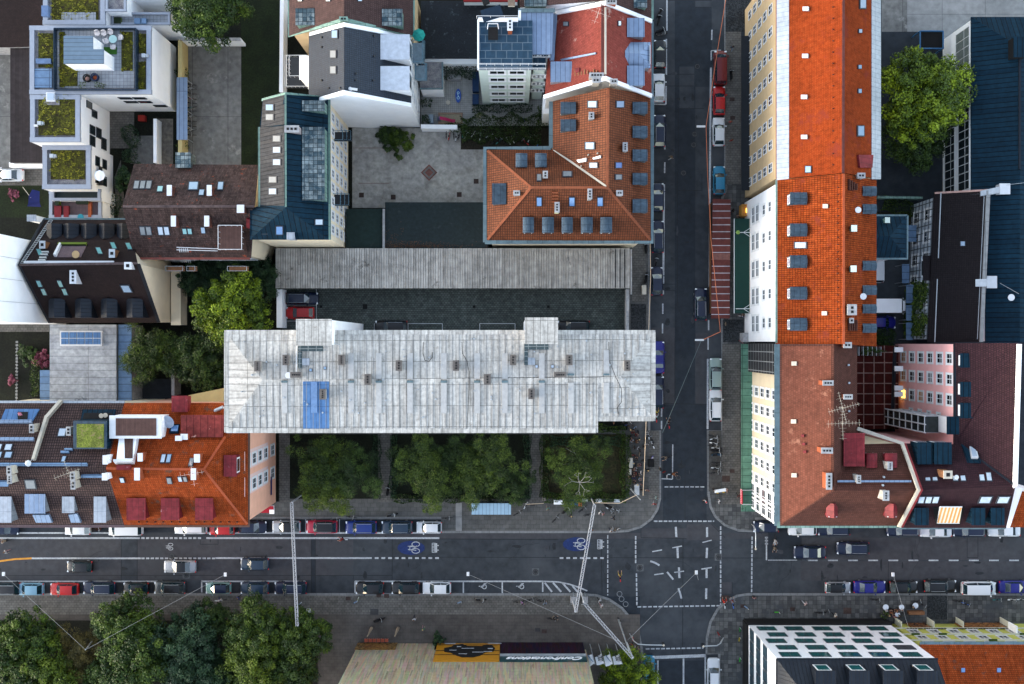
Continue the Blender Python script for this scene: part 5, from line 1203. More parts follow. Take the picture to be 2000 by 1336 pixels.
mb.tube(b.on(80,844,.25),b.on(61,900,.25),.05,4).tube(b.on(84,845,.25),b.on(66,900,.25),.05,4); ob('roof_ladder',mb,M_steel,b.e)
for x,y,w_,h_ in((122,845,16,17),(125,897,8,12),(60,945,22,19)): b.sky(x,y,w_,h_,M_skyglass,-2 if y>915 else 2)
for x in(-3,17):
    for y in(874,889): b.sky(x,y,15,13,M_skyglass,2)
b.slab([(-60,906),(172,906),(172,911),(-60,911)],M_blueplank,'roof_walkway',.35); b.slab([(160,926),(202,926),(202,930),(160,930)],M_blueplank,'roof_walkway',.35); b.slab([(-60,938),(18,938),(18,947),(-60,947)],M_blueplank,'roof_walkway',.35)
for x,y in((135,879),(128,884)): b.slab([(x-8,y-2),(x+8,y-2),(x+8,y+2),(x-8,y+2)],M_blueplank,'vent_box',.3)
for x,y,n in((18,919,2),(19,936,3),(142,930,2),(143,947,2),(62,837,2),(134,842,2)): b.chim(x,y,.45,1.0,1.6,n,M_ivory)
for x,y,w_,d_ in((206,898,.5,1.0),(205,931,.55,.75)): b.chim(x,y,w_,d_,1.5,0,M_white,M_whitemet)
p=b.on(55,905,.5); ob('roof_dome',MB().ball(p,.42,.5),M_whitemet,b.e)
antenna(b,148,920,2.6,20,3.4,M_ivory,n=9)
b=Bld('orange_corner_house','orange tiled corner house with red dormers and a peach east wall by the pavement','building',(365,905)); B13=b
b.roof([[(243,787,17),(485,787,17),(398,917,21.5),(207,915,21.5)],[(485,787,17),(485,1026,17),(398,917,21.5)],[(207,915,21.5),(398,917,21.5),(485,1026,17),(243,1026,17)]],M_orangemoss); b.walls(M_peach,inset=.35)
b.band([(486,846,17.05),(486,1028,17.05),(243,1028,17.05)],.3,mat('dark_gutter',(.10,.05,.035),.6))
Mro=mat('orange_ridge_tile',(.34,.07,.025),.8,var=.15)
for q in ([(207,915,21.6),(398,917,21.6)],[(398,917,21.6),(483,1024,17.1)],[(398,917,21.6),(440,852,19.3)]): b.band(q,.28,Mro,'ridge_tiles',.1)
for x0,x1 in((247,284),(314,350),(381,416)): b.dorm(x0,973,x1,1016,'S',M_redmet,M_redmet,lift=.3)
b.dorm(437,889,462,931,'E',M_redmet,M_redmet,lift=.25); b.dorm(335,773,366,805,'N',M_redmet,M_redmet,lift=1.0,win=False); b.dorm(353,811,435,854,'N',M_redpan,M_redmet,lift=.4,win=False,name='red_panel_dormer')
b.box(215,813,314,855,21,M_whitemet,M_white,z0=16.5,name='roof_terrace_box'); a,c=W(226,817,21.05),W(305,851,21.05); ob('terrace_deck',MB().prism([(a.x,a.y),(c.x,a.y),(c.x,c.y),(a.x,c.y)],20.9,21.06),M_deck,b.e)
b.slab([(237,855),(272,855),(263,907),(231,907)],M_white,'terrace_stair_wall',.8); b.slab([(247,856),(264,856),(263,900),(248,900)],M_deck,'terrace_stair',.85); b.slab([(226,903),(263,903),(263,907),(226,907)],M_whitemet,'terrace_stair_edge',1.0); b.slab([(229,909),(258,909),(256,918),(229,918)],M_redmet,'red_flashing',.3)
p=b.on(328,824,1.2); o=MB().disc((0,0,0),.85,24,.05); e_=ob('satellite_dish',o,mat('dish_blue_grey',(.36,.42,.52),.5),b.e); e_.matrix_parent_inverse=Matrix(); e_.location=p-b.e.location; e_.rotation_euler=(R(20),R(-15),0)
ob('dish_mast',MB().tube((p.x,p.y,p.z-1.4),p,.06),M_steel,b.e)
b.slab([(334,830),(352,830),(349,847),(331,847)],M_darkblue,'blue_hatch',.3); b.slab([(337,833),(350,833),(348,844),(335,844)],M_skyglassb,'blue_hatch_pane',.35)
for x,y,w_,h_ in((319,896,9,18),(330,896,9,18),(374,903,9,17),(239,937,9,10),(331,938,10,13),(352,935,8,10),(362,935,8,10)): b.sky(x,y,w_,h_,M_skyglass,-1.5 if y>915 else 2)
Mrb=mat('orange_brick')
for x,y,w_,d_ in((268,926,.55,1.4),(274,893,.5,.9),(378,926,.5,1.3),(385,895,.6,.9),(349,856,.7,.5),(360,853,.75,.6)): b.chim(x,y,w_,d_,1.3,0,Mrb,M_whitemet)
antenna(b,385,921,2.4,10,3.2,mat('pale_pink_antenna',(.6,.45,.4),.6)); p=b.on(420,802,.6); ob('flue_pipe',MB().tube(p,b.on(436,795,.9),.22,10).tube((p.x,p.y,p.z-1),p,.18,8),M_steel,b.e)
for i in range(13): 
    for y in(1018,): b.slab([(270+i*16,y),(272.5+i*16,y),(272.5+i*16,y+2),(270+i*16,y+2)],M_brownS,'snow_hook',.15)
a=b.side('E'); wins(b,'E',2,[1.4,5.5,8.7,11.9,15.0],1.35,1.75,.19,.63,style='cross')
x=a[0].x; 
for yy,w_ in(((918,881)),): pass
for yc in(-15.45,-18.8):
    ob('window_panel',MB().box((x-.02,yc,11.2),(.06,2.5,12.4)),mat('pale_pink_panel',(.78,.56,.52),.85,var=.04),b.e)
ob('shop_sign',MB().box((x+.1,-20.6,3.2),(.1,2.6,.45)),mat('violet_sign',(.02,.012,.11),.5),b.e)
e=thing('awning','red and white scalloped shop awning at the peach corner house','awning',W(527,985,0))
q=MB()
for i in range(7): 
    yy=-22.3-i*.28
q.add([(-33.9,-23.2,3.1),(-33.9,-21.6,3.1),(-33.9,-23.2,2.2)],[]); ob('canopy',MB().add([(-40,-23.5,3.3),(-34.2,-23.5,3.3),(-34.2,-24.6,2.6),(-40,-24.6,2.6)],[[0,3,2,1]]),mat('red_awning_cloth',(.28,.008,.02),.8,var=.05),e)
ob('valance',MB().box((-34.5,-24.1,2.9),(.7,1.2,.06)),M_white,e)
b=Bld('yellow_wall_annex','low yellow plastered wall wedge north of the orange corner house','annex',(400,775)); b.roof([[(368,772,8),(437,758,8),(437,787,8),(372,787,8)]],M_paleyel); b.walls(M_paleyel,inset=.05)
# modern white house top left
Mzf=mat('pale_roof_coping',(.27,.30,.36),.55,.2,var=.06)
b=Bld('modern_white_house','modern white cubic house with sedum roofs and a furnished roof terrace','building',(180,160)); B1=b
def cube(b,x0,y0,x1,y1,z,z0=0,par=.62,name='block',gravel=True,inner=None,ph=.35):
    a,c=W(x0,y1,z),W(x1,y0,z); P=[(a.x,a.y),(c.x,a.y),(c.x,c.y),(a.x,c.y)]
    o=ob(name,MB().prism(P,z0,z-ph),M_white,b.e); ob(name+'_gravel',MB().prism([(a.x+.2,a.y+.2),(c.x-.2,a.y+.2),(c.x-.2,c.y-.2),(a.x+.2,c.y-.2)],z-ph,z-ph+.05),inner or M_gravel,o,keep=False)
    m=MB(); w_=par
    for x,y,dx,dy in(((a.x+c.x)/2,a.y+w_/2,c.x-a.x+.1,w_),((a.x+c.x)/2,c.y-w_/2,c.x-a.x+.1,w_),(a.x+w_/2,(a.y+c.y)/2,w_,c.y-a.y-2*w_),(c.x-w_/2,(a.y+c.y)/2,w_,c.y-a.y-2*w_)): m.box((x,y,z-ph/2+.02),(dx,dy,ph+.04))
    ob('coping',m,Mzf,o,keep=False); return o
def pad(b,x0,y0,x1,y1,z0,z1,m,name):
    a,c=W(x0,y1,z1),W(x1,y0,z1)
    if m is M_sedum:
        rn=random.Random(int(x0+y0)); V=[];F=[];UV=[]
        for _ in range(int((c.x-a.x)*(c.y-a.y)*7)):
            X,Y=rn.uniform(a.x,c.x),rn.uniform(a.y,c.y)
            if math.sin(X*1.9+Y*.7)+math.sin(Y*2.3-X*.8)+rn.uniform(-1.2,1.2)<-.3: continue
            t=rn.random(); k=rn.uniform(.08,.2)
            for q in range(5):
                g=rn.uniform(0,6.3); u,v=X+math.cos(g)*k,Y+math.sin(g)*k; l=rn.uniform(.06,.13); h=z1+rn.uniform(.02,.16); o=len(V)
                V+=[(u-l,v,h),(u,v-l*.7,h+.03),(u+l,v,h),(u,v+l*.7,h-.02)]; F.append((o,o+1,o+2,o+3)); UV.append(min(1,max(0,t+rn.uniform(-.2,.2))))
        me=bpy.data.meshes.new('sedum_tufts'); me.from_pydata(V,[],F); uv=me.uv_layers.new().data
        for i in range(len(F)):
            for j in range(4): uv[i*4+j].uv=(UV[i],.5)
        me.materials.append(L_sedum); o=bpy.data.objects.new('sedum_tufts',me); link(o,b.e); o['kind']='stuff'
    return ob(name,MB().prism([(a.x,a.y),(c.x,a.y),(c.x,c.y),(a.x,c.y)],z0,z1),m,b.e)
cube(b,58,50,295,184,10.5); cube(b,59,185,156,277,10.42,z0=0,name='block_wing'); cube(b,83,284,177,369,8,name='block_lower'); cube(b,84,-40,205,48,9.4,name='block_north')
for q in((75,65,104,131),(271,66,285,104),(269,121,284,174)): pad(b,*q,10.2,10.32,M_sedum,'sedum_bed')
pad(b,75,180,146,264,10.2,10.34,M_sedum,'sedum_bed'); pad(b,99,293,165,350,7.7,7.86,M_sedum,'sedum_bed'); pad(b,101,-20,192,47,9.1,9.22,M_sedum,'sedum_bed'); pad(b,120,24,187,48,9.2,9.3,M_tilegrey,'terrace')
pad(b,85,176,116,205,10.3,10.4,M_gravel,'gravel_bed'); pad(b,90,180,107,198,10.4,10.7,M_whitemet,'roof_dome_kerb'); pad(b,92,182,105,195,10.7,10.8,M_skyglass,'roof_dome')
pad(b,67,134,101,171,10.2,10.45,M_blueplank,'metal_deck')
pad(b,107,56,262,172,10.2,10.3,M_tilegrey,'terrace_floor'); pad(b,116,62,126,170,10.3,10.36,M_sedum,'terrace_lawn'); pad(b,237,62,259,138,10.3,10.36,M_sedum,'terrace_lawn'); pad(b,116,120,151,168,10.3,10.37,M_sedum,'terrace_lawn'); pad(b,203,92,228,106,10.3,10.38,mat('bright_turf',(.03,.10,.012),.95,var=.2),'turf_rug')
fw=MB(); Q=[W(105,55,11.2),W(265,55,11.2),W(265,175,11.2),W(105,175,11.2)]
for a,c in zip(Q,Q[1:]+Q[:1]): fw.strip([a,c],.12,th=1.1)
ob('terrace_screen',fw,mat('dark_blue_glass_screen',(.010,.022,.04),.2,var=0),b.e)
a,c=W(125,124,14),W(202,97,14); d=W(181,71,14)
ob('penthouse',MB().prism([(a.x,a.y),(c.x,a.y),(c.x,c.y),(d.x,c.y),(d.x,d.y),(a.x,d.y)],10.3,13.9),M_white,b.e)
ob('penthouse_roof',MB().prism([(a.x-.05,a.y-.05),(c.x+.05,a.y-.05),(c.x+.05,c.y+.05),(d.x+.05,c.y+.05),(d.x+.05,d.y+.05),(a.x-.05,d.y+.05)],13.9,14.02),bmat('blue_grey_wide_seam',(.11,.16,.22),(.125,.18,.24),(.05,.07,.09),30,.56,.035,0,rough=.45,var=.06),b.e)
E_=W(295,100,10.5).x; S_=W(200,184,10.5).y
class _E: pass
eS=(Vector((W(156,184,10.5).x,S_)),Vector((E_,S_))); eW=(Vector((W(156,0,10.5).x,W(0,277,10.5).y)),Vector((W(156,0,10.5).x,S_)))
wins(b,'S',2,[5.6,7.8],1.7,1.0,.45,.86,edge=eS,style='none',mf=M_dkframe,reveal=False); wins(b,'S',1,[3.2],1.7,1.0,.80,.98,edge=eS,style='none',mf=M_dkframe,reveal=False)
for t,z,w_ in((.14,5.5,1.4),(.38,3.3,1.4),(.38,5.5,1.2),(.75,4.8,1.0),(.88,6.6,.9),(.2,1.5,1.6)): wins(b,'E',1,[z],w_,1.7,t-.05,t+.05,edge=eW,style='none',mf=M_dkframe,reveal=False)
b.zc=8; xE=W(177,0,8).x; wins(b,'E',2,[2.5,5.0],1.3,1.4,.1,.9,edge=(Vector((xE,W(0,369,8).y)),Vector((xE,W(0,284,8).y))),style='none',mf=M_dkframe,reveal=False)
cube(b,206,-40,246,22,9.6,name='block_north_east',par=.3); cube(b,218,24,332,48,7.5,name='terrace_block',par=.3,inner=M_tilegrey); cube(b,240,-40,330,-2,7.5,name='terrace_block_north',par=.3,inner=M_tilegrey)
for q in((262,35,274,46),(276,35,285,46)): pad(b,*q,7.2,7.9,M_blueplank,'terrace_box')
pad(b,222,34,236,46,7.2,7.6,L_mid,'planter'); pad(b,66,243,73,247,10.4,10.7,M_whitemet,'wall_light'); 
for x,y in((280,108),(76,240),(100,304)): p=W(x,y,11); ob('roof_vent',MB().box((p.x,p.y,10.7),(.5,.5,.6)).box((p.x+.4,p.y,10.7),(.3,.4,.4)),M_steel,b.e)
# entrance terraces south of it
b=Bld('terraced_annex','small white stepped annex with mauve timber deck and red loungers','annex',(145,400)); 
cube(b,96,372,198,426,4.6,par=.45,inner=M_deckp); cube(b,100,369,196,392,5.4,par=.4,inner=M_felt,name='pergola_block')
for i,q in enumerate(((106,402,119,424),(124,402,134,424))): pad(b,*q,4.3,4.7,mat('red_cushion',(.17,.014,.022),.8),'sun_lounger')
pad(b,107,389,115,400,4.3,5.0,L_mid,'planter'); pad(b,148,390,172,398,4.3,5.0,L_mid,'planter'); pad(b,172,394,178,424,4.3,4.7,mat('orange_brick'),'brick_planter')
p=W(157,424,5); ob('table_top',MB().disc((p.x,p.y,4.9),.45,16,.05).tube((p.x,p.y,4.3),(p.x,p.y,4.9),.04),mat('turquoise_top',(.015,.22,.30),.5),b.e)
b=Bld('shed','dark brown boarded shed roof at the left edge west of the modern house','shed',(40,200)); b.flat([(-60,-60),(83,-60),(83,90),(20,92),(-60,92)],4.2,M_dkbrown,th=.2); b.walls(M_concrete,inset=.05)
b=Bld('shed','dark timber roof strip between the concrete yard and the modern house','shed',(50,205)); b.flat([(20,94),(82,94),(82,318),(20,318)],3.6,bmat('dark_mauve_boards',(.022,.018,.020),(.030,.024,.027),(.01,.008,.009),.5,30,.02,0,var=.2),th=.2); b.walls(M_concrete,inset=.05)
wallthing('wall','white garden wall with pale coping west of the lower sedum roof',[(18,322),(82,320)],.6,2.2,M_white)
b=Bld('carport','long pale blue flat bicycle shelter roof beside the yellow wall','shelter',(355,212)); b.flat([(345,151),(366,151),(366,273),(345,273)],3,M_zinc,th=.15)
mb=MB(); 
for y in(155,185,215,245,270): p=W(364,y,3); mb.tube((p.x,p.y,0),(p.x,p.y,2.9),.05)
ob('post',mb,M_steel,b.e)
wallthing('wall','yellow plastered wall along the west side of the concrete yard',[(352,78),(352,300)],.5,2.8,M_paleyel)
wallthing('wall','pale wall with yellow braces along the north side of the concrete yard',[(352,77),(470,77)],.4,2.8,M_white,cap=M_concrete)
wallthing('wall','white boundary wall along the dark garden west of the gabled house',[(551,-30),(549,180)],.45,2.8,M_white)
wallthing('wall','low wall at the ramp beside the modern house',[(303,232),(303,318)],.4,2.2,M_white)
wallthing('wall','narrow pale post wall in the dark yard north of the orange corner house',[(338,700),(338,772)],.35,3.0,M_concrete,cap=M_concrete)
# ---------------- buildings east of the side street and along the south
b=Bld('orange_long_house','long orange tiled house with white sheet eaves and a sand coloured west front','building',(1620,160)); B22=b
b.roof([[(1516,-80,19),(1516,350,19),(1648,338,24),(1648,-80,24)],[(1648,-80,24),(1648,338,24),(1720,350,19),(1720,-80,19)]],M_orangefine); b.walls(M_sandren,inset=.3)
b.slab([(1517,-80),(1541,-80),(1541,354),(1517,354)],M_zincw,'eaves_sheet',.05); b.slab([(1702,-80),(1720,-80),(1720,350),(1702,350)],M_zincw,'eaves_sheet',.05)
b.band([(1648,-80,24.1),(1647,338,24.1)],.3,mat('dark_ridge_gap'),'dark_ridge_board',.12)  # dark red-brown band along the ridge line
for x,y in((1575,18),(1574,110),(1572,190),(1572,268)): b.slab([(x-6,y-4),(x+6,y-4),(x+6,y+4),(x-6,y+4)],M_steel,'roof_vent',.3)
for x,y,w_,h_,g in((1684,7,13,22,0),(1679,61,7,8,0),(1678,131,7,8,1),(1678,178,7,9,1),(1680,256,14,22,1),(1579,331,13,14,0)): b.sky(x,y,w_,h_,[M_skyglass,mat('pale_blue_glass')][g])
b.slab([(1673,303),(1702,303),(1700,328),(1676,328)],M_redmet,'rusty_patch',.3)
for i in range(16): b.slab([(1626.5,13+i*22),(1628.5,13+i*22),(1628.5,15+i*22),(1626.5,15+i*22)],M_brownS,'snow_hook',.15)
wins(b,'W',9,[2.6,5.5,8.4,11.3,14.2],1.15,1.7,.01,.99,style='cross',reveal=False)
b=Bld('orange_dormer_house','bright orange tiled house with ten blue grey dormers and a white west front','building',(1618,510)); B23=b
b.roof([[(1516,352,19.2),(1516,672,19.2),(1648,672,24.4),(1648,339,24.4)],[(1648,339,24.4),(1648,672,24.4),(1712,677,19.2),(1712,352,19.2)]],M_orange); b.walls(M_white,inset=.3)
b.band([(1519,352,19.3),(1519,670,19.3)],.55,M_patina,'copper_gutter'); b.band([(1648,339,24.5),(1648,672,24.5)],.28,mat('orange_ridge_tile'),'ridge_tiles',.1)
for y in((375,399),(436,461),(498,523),(560,585),(621,646)): b.dorm(1545,y[0],1577,y[1],'W',M_copperb,M_copgut,M_skyglass,style='arch',lift=.5)
for y in((363,382),(398,417),(509,528),(557,576),(594,612),(632,650)): b.dorm(1686,y[0],1713,y[1],'E',M_copperb,M_copgut,style='arch',lift=.4)
b.sky(1564,479,26,13); 
for x,y in((1613,403),(1611,612)): b.slab([(x-5,y-4),(x+5,y-4),(x+5,y+4),(x-5,y+4)],M_ivory,'roof_vent',.25)
b.chim(1682,343,.85,.55,1.0,2,ax='x'); b.chim(1668,446,.55,.65,1.0,0,M_patina,M_mint); b.chim(1667,525,.55,.65,1.0,0,M_patina,M_mint); b.chim(1664,605,1.0,1.2,1.1,2); b.chim(1663,626,.4,.5,.7,1,M_patina)
p=b.on(1676,410,1.1); ob('satellite_dish',MB().disc((p.x,p.y,p.z),.38,14,.06).tube((p.x,p.y,p.z-1.3),p,.03),M_whitemet,b.e)
p=b.on(1686,579,1.0); ob('satellite_dish',MB().disc((p.x,p.y,p.z),.4,14,.06).tube((p.x,p.y,p.z-1.3),p,.03),M_whitemet,b.e)
for i in range(4): b.slab([(1656+i*4.5,625),(1658+i*4.5,625),(1658+i*4.5,646),(1656+i*4.5,646)],M_brownS,'roof_grille_bar',.25); b.slab([(1656+i*4.5,350+i*3),(1658+i*4.5,350+i*3),(1658+i*4.5,372),(1656+i*4.5,372)],M_brownS,'roof_grille_bar',.25)
for i in range(22): b.slab([(1635,365+i*14),(1638,365+i*14),(1638,366.6+i*14),(1635,366.6+i*14)],M_brownS,'snow_hook',.15)
wins(b,'W',5,[5.0,7.4],2.2,1.5,.03,.97,style='cross',mg=mat('painted_reflection_pane',(.14,.17,.19),.2,var=.2,vs=1)); wins(b,'W',5,[11.2,14.4],1.3,1.2,.03,.97,style='double',mg=mat('painted_reflection_pane'))  # grey reflection is painted into the pane colour
b=Bld('hipped_annex','dark blue hipped metal roof annex behind the orange dormer house','building',(1722,462))
b.roof([[(1671,420,12),(1773,420,12),(1738,461,13.8),(1674,461,13.8)],[(1773,420,12),(1773,506,12),(1738,461,13.8)],[(1773,506,12),(1684,506,12),(1674,461,13.8),(1738,461,13.8)]],M_darkblue); b.walls(M_white,inset=.4)
b.band([(1772,421,12.1),(1772,505,12.1),(1686,505,12.1)],.35,M_copgut); b.band([(1672,421,12.1),(1772,421,12.1)],.3,M_copgut); b.chim(1733,430,.5,.6,.9,0,M_patina,M_mint)
b=Bld('blue_roofed_hall','large hall with dark blue standing seam roof and tall white framed west windows','building',(1960,260)); B24=b
b.roof([[(1897,33,9.9),(2120,33,9.9),(2120,33.5,9.9),(1992,92,12.6)],[(1897,33,9.9),(1992,92,12.6),(1992,670,12.6),(1925,670,10.7),(1925,372,10.7),(1897,372,9.9)],[(2120,33,9.9),(2120,670,9.0),(1992,670,12.6),(1992,92,12.6)]],M_darkblue); b.walls(M_white,inset=.25)
b.band([(1992,92,12.7),(1992,330,12.7)],.3,M_anthra,'ridge_cap'); b.chim(1992,92,1.6,2.6,1.2,0,M_black,M_darkblue); b.chim(1979,97,.5,1.1,.3,0,mat('orange_brick'))
xw=[e_ for e_ in b.edges if abs(e_[0].x-e_[1].x)<.05 and e_[0].x<65]; ew=max(xw,key=lambda q:abs(q[0].y-q[1].y))
wins(b,'W',7,[5.4],2.4,3.4,.28,.99,edge=ew,style='cross',reveal=False); wins(b,'W',7,[.9],2.4,3.2,.28,.99,edge=ew,style='cross',reveal=False)
wins(b,'W',2,[4.6],2.6,4.2,.03,.25,edge=ew,style='cross',mg=mat('louvre_grey',(.16,.19,.18),.7,var=.2),reveal=False)
b.chim(1962,369,1.3,1.3,.8,0,M_whitemet,M_whitemet); b.chim(1937,551,1.2,1.5,.9,0,M_whitemet,M_whitemet)
p=b.on(1975,581,.9); ob('satellite_dish',MB().disc((p.x,p.y,p.z),.45,16,.06).tube((p.x,p.y,p.z-1.3),p,.04),M_whitemet,b.e)
rooftube(b,[(1950,365),(1975,360),(2000,357)],.03,M_steel,'mast_pole',.8); rooftube(b,[(1953,553),(1990,574)],.03,M_steel,'mast_pole',.6)
b=Bld('black_tiled_house','house with near black tiled roof behind an ivy grown timbered west wall','building',(1868,520)); B25=b
b.roof([[(1825,378,9),(1930,372,13.5),(1916,668,13.5),(1812,668,9)]],M_vdkbrown); b.walls(mat('blue_grey_render',(.42,.47,.52),.85,var=.08),inset=.4)
b.band([(1931,372,13.7),(1917,668,13.7)],.5,M_concl,'firewall_coping',.2); b.band([(1838,376,9.9),(1833,504,9.9)],.1,M_steel,'snow_rail',.15,); b.band([(1831,545,9.9),(1826,668,9.9)],.1,M_steel,'snow_rail',.15); b.band([(1826,377,9.1),(1930,371,13.6)],.25,mat('pink_verge',(.45,.28,.24)),'verge')
b.sky(1881,476,10,10,mat('pale_blue_glass')); b.slab([(1914,374),(1950,366),(1950,378),(1914,384)],M_steel,'chimney_saddle',.6); b.slab([(1906,546),(1928,545),(1928,560),(1906,560)],M_steel,'chimney_saddle',.6)
b.dorm(1803,499,1822,548,'W',M_vdkbrown,mat('blue_grey_render'),lift=-.4)
wins(b,'W',6,[1.3],1.5,1.9,.03,.97,style='cross'); wins(b,'W',6,[5.2],1.5,1.7,.03,.97,style='cross')
tm=MB(); a,c=b.side('W'); a=Vector((a.x,a.y,0)); c=Vector((c.x,c.y,0)); dd=(c-a).normalized(); nn=Vector((dd.y,-dd.x,0)); ang=math.atan2(dd.y,dd.x)
for i in range(19): p=a+(c-a)*((i+.5)/19)+nn*.05; tm.box((p.x,p.y,4.2),(.12,.08,8.4),ang)
for z in(.6,1.8,3.0,4.2,5.4,6.6,7.8): p=(a+c)/2+nn*.07; tm.box((p.x,p.y,z),((c-a).length,.06,.12),ang)
ob('timber_trellis',tm,mat('grey_timber',(.10,.11,.12),.8),b.e)
iv=MB(); rn=random.Random(9)
for path in ([(.62,0,8.0),(.66,3,5)],[(.66,0,8.5),(.78,0,6)],[(.83,0,8.5),(.97,0,7)],[(.72,0,4),(.90,0,3)]):
    (t0,_,z0),(t1,_,z1)=path
    for _ in range(700):
        u=rn.random(); t=t0+(t1-t0)*u+rn.gauss(0,.02); z=rn.uniform(0,z0+(z1-z0)*u); p=a+(c-a)*min(.99,t)+nn*rn.uniform(.1,.5); n_=(nn+Vector((rn.uniform(-.6,.6),rn.uniform(-.6,.6),rn.uniform(0,1)))).normalized(); q=n_.orthogonal().normalized(); r_=n_.cross(q); s_=rn.uniform(.1,.2)
        iv.add([p+Vector((0,0,z))+q*s_,p+Vector((0,0,z))+r_*s_,p+Vector((0,0,z))-q*s_,p+Vector((0,0,z))-r_*s_],[[0,1,2,3]],0,False,(rn.random(),.5))
e=thing('ivy','dark green ivy climbing the timbered west wall of the black tiled house','ivy',(a+c)/2); ob('foliage',iv,L_mid,e)
for y0,y1,x0,x1 in((440,472,1772,1790),(516,553,1762,1776),(556,592,1770,1786),(596,626,1770,1785),(630,664,1770,1784)):
    q=W(x0,y0,3); e=thing('canopy','light blue sheet canopy beside the timbered wall, %s'%{440:'northernmost, near the hipped annex',516:'in front of the projecting bay',556:'just south of the bay',596:'third from the south end of the yard' if 0 else 'between two others beside the ivy',630:'southernmost at the dark end of the yard'}[y0],'canopy',(q.x,q.y,0),0,'blue canopies in the rear yard'); a_,c_=W(x0,y1,3),W(x1,y0,3)
    ob('canopy_roof',MB().prism([(a_.x,a_.y),(c_.x,a_.y),(c_.x,c_.y),(a_.x,c_.y)],2.9,3.0,bottom=True),M_blueplank,e); ob('post',MB().box((a_.x+.05,a_.y+.1,1.45),(.08,.08,2.9)),M_steel,e); ob('post',MB().box((a_.x+.05,c_.y-.1,1.45),(.08,.08,2.9)),M_steel,e)
# salmon roof corner building
b=Bld('salmon_roof_corner_house','corner building with salmon and brown tiled roof, green copper canopy and cream front','building',(1620,850)); B27=b
b.roof([[(1522,672,20),(1629,672,24),(1629,958,24),(1522,1028,20)],[(1522,1028,20),(1629,958,24),(1795,958,24),(1757,1028,20)],[(1629,672,24),(1674,672,20.5),(1674,868,20.5),(1629,958,24)],[(1629,958,24),(1674,868,20.5),(1762,866,20.5),(1795,958,24)]],M_brownS); b.walls(mat('warm_cream_render',(.62,.52,.37),.85,var=.04,vs=.2),inset=.2)
b.slab([(1527,676),(1624,676),(1624,958),(1527,1022)],M_salmon,'salmon_roof_field',.03)
b.band([(1518,672,20.05),(1518,1027,20.05)],.7,M_copgut,'copper_gutter'); b.band([(1518,1025,20.06),(1758,1025,20.06)],.8,M_patina,'copper_gutter')
for y0,y1 in((680,778),(780,852),(855,930)): b.band([(1631,y0,20.7),(1631,y1,20.7)],.25,M_zinc,'ridge_walkway',.1)
b.band([(1636,940,23.8),(1780,940,23.8)],.25,M_zinc,'ridge_walkway',.1)
b.band([(1675,837,20.8),(1763,866,21.3),(1796,957,24.8),(1757,1030,20.8)],.45,M_ivory,'firewall_coping',.4); b.band([(1768,866,21.4),(1801,957,24.9),(1762,1030,20.9)],.25,M_redmet,'red_verge',.3)
for x,y in((1552,710),(1551,823),(1552,928)): b.slab([(x-5,y-4),(x+5,y-4),(x+5,y+4),(x-5,y+4)],M_ivory,'roof_hatch',.25)
for x,y,w_,d_,n,ax in((1617,748,1.2,.5,3,'x'),(1656,775,1.0,.5,3,'x'),(1615,880,1.3,.6,3,'x'),(1619,940,.6,1.9,4,'y'),(1730,968,.65,1.1,3,'y'),(1738,910,.5,.9,3,'y'),(1677,936,.4,.9,3,'y'),(1655,674,.9,.6,2,'x')): b.chim(x,y,w_,d_,1.5,n,mat('orange_brick') if x<1700 and x!=1677 else M_render,ax=ax)
for x,y in((1569,851),(1573,882),(1571,867)): b.slab([(x-3,y-2.5),(x+3,y-2.5),(x+3,y+2.5),(x-3,y+2.5)],M_redmet,'vent_tile',.3)
b.dorm(1648,846,1689,911,'N',M_redmet,M_redmet,lift=1.0,win=False)
b.dorm(1694,886,1715,914,'N',M_redmet,M_redmet,style='arch',lift=.4); b.dorm(1730,886,1754,914,'N',M_redmet,M_redmet,style='arch',lift=.4)
b.dorm(1617,984,1640,1012,'S',M_redmet,M_redmet,style='gable',lift=.3); b.dorm(1732,984,1757,1012,'S',M_redmet,M_redmet,style='gable',lift=.3)
for x,y in((1658,713),(1659,748),(1659,803),(1727,932),(1725,948)): p=b.on(x,y,.35); ob('vent_pipe',MB().tube((p.x,p.y,p.z-.6),p,.14),M_steel,b.e)
antenna(b,1640,795,1.6,15,4.0,M_ivory,n=12); antenna(b,1640,825,1.6,2,4.2,M_ivory,n=10)
X=b.side('W')[0].x
wins(b,'W',6,[3.3,6.5,9.7,12.8,16.0],1.15,1.7,.23,.87,style='cross'); wins(b,'W',2,[4.0,7.2,10.4,13.5,16.6],1.9,1.9,.87,1.0,style='cross')
# grey balcony screen in the front
ob('balcony_screen',MB().box((X-.3,-2.2,10.9),(.5,4.0,15.4)),bmat('dark_balcony_grid',(.02,.022,.025),(.03,.03,.034),(.30,.30,.30),1.3,1.5,.06,0,bump=0),b.e)
c0=W(1448,672,4.2); c1=W(1448,999,4.2); cc=MB(); xo=c0.x; xi=X-.0
cc.add([(xi,-.3,4.5),(xi,c1.y+1.6,4.5),(xo,c1.y,4.2),(xo,-.3,4.2),(xi+3.2,c1.y+1.6,4.5),(xi+3.2,c1.y,4.2)],[[0,3,2,1],[1,2,5,4]]); cc.add([(xo,-.3,4.2),(xo,c1.y,4.2),(xo,c1.y,3.95),(xo,-.3,3.95),(xi+3.2,c1.y,4.2),(xi+3.2,c1.y,3.95),(xi,-.3,3.95),(xi,c1.y,3.95)],[[0,3,2,1],[1,2,5,4],[3,6,7,2]])
ob('copper_canopy',cc,bmat('light_green_copper',(.075,.17,.12),(.10,.21,.15),(.03,.08,.055),.95,3,.05,0,rough=.6,var=.15,bump=.3,streak=.2),b.e)
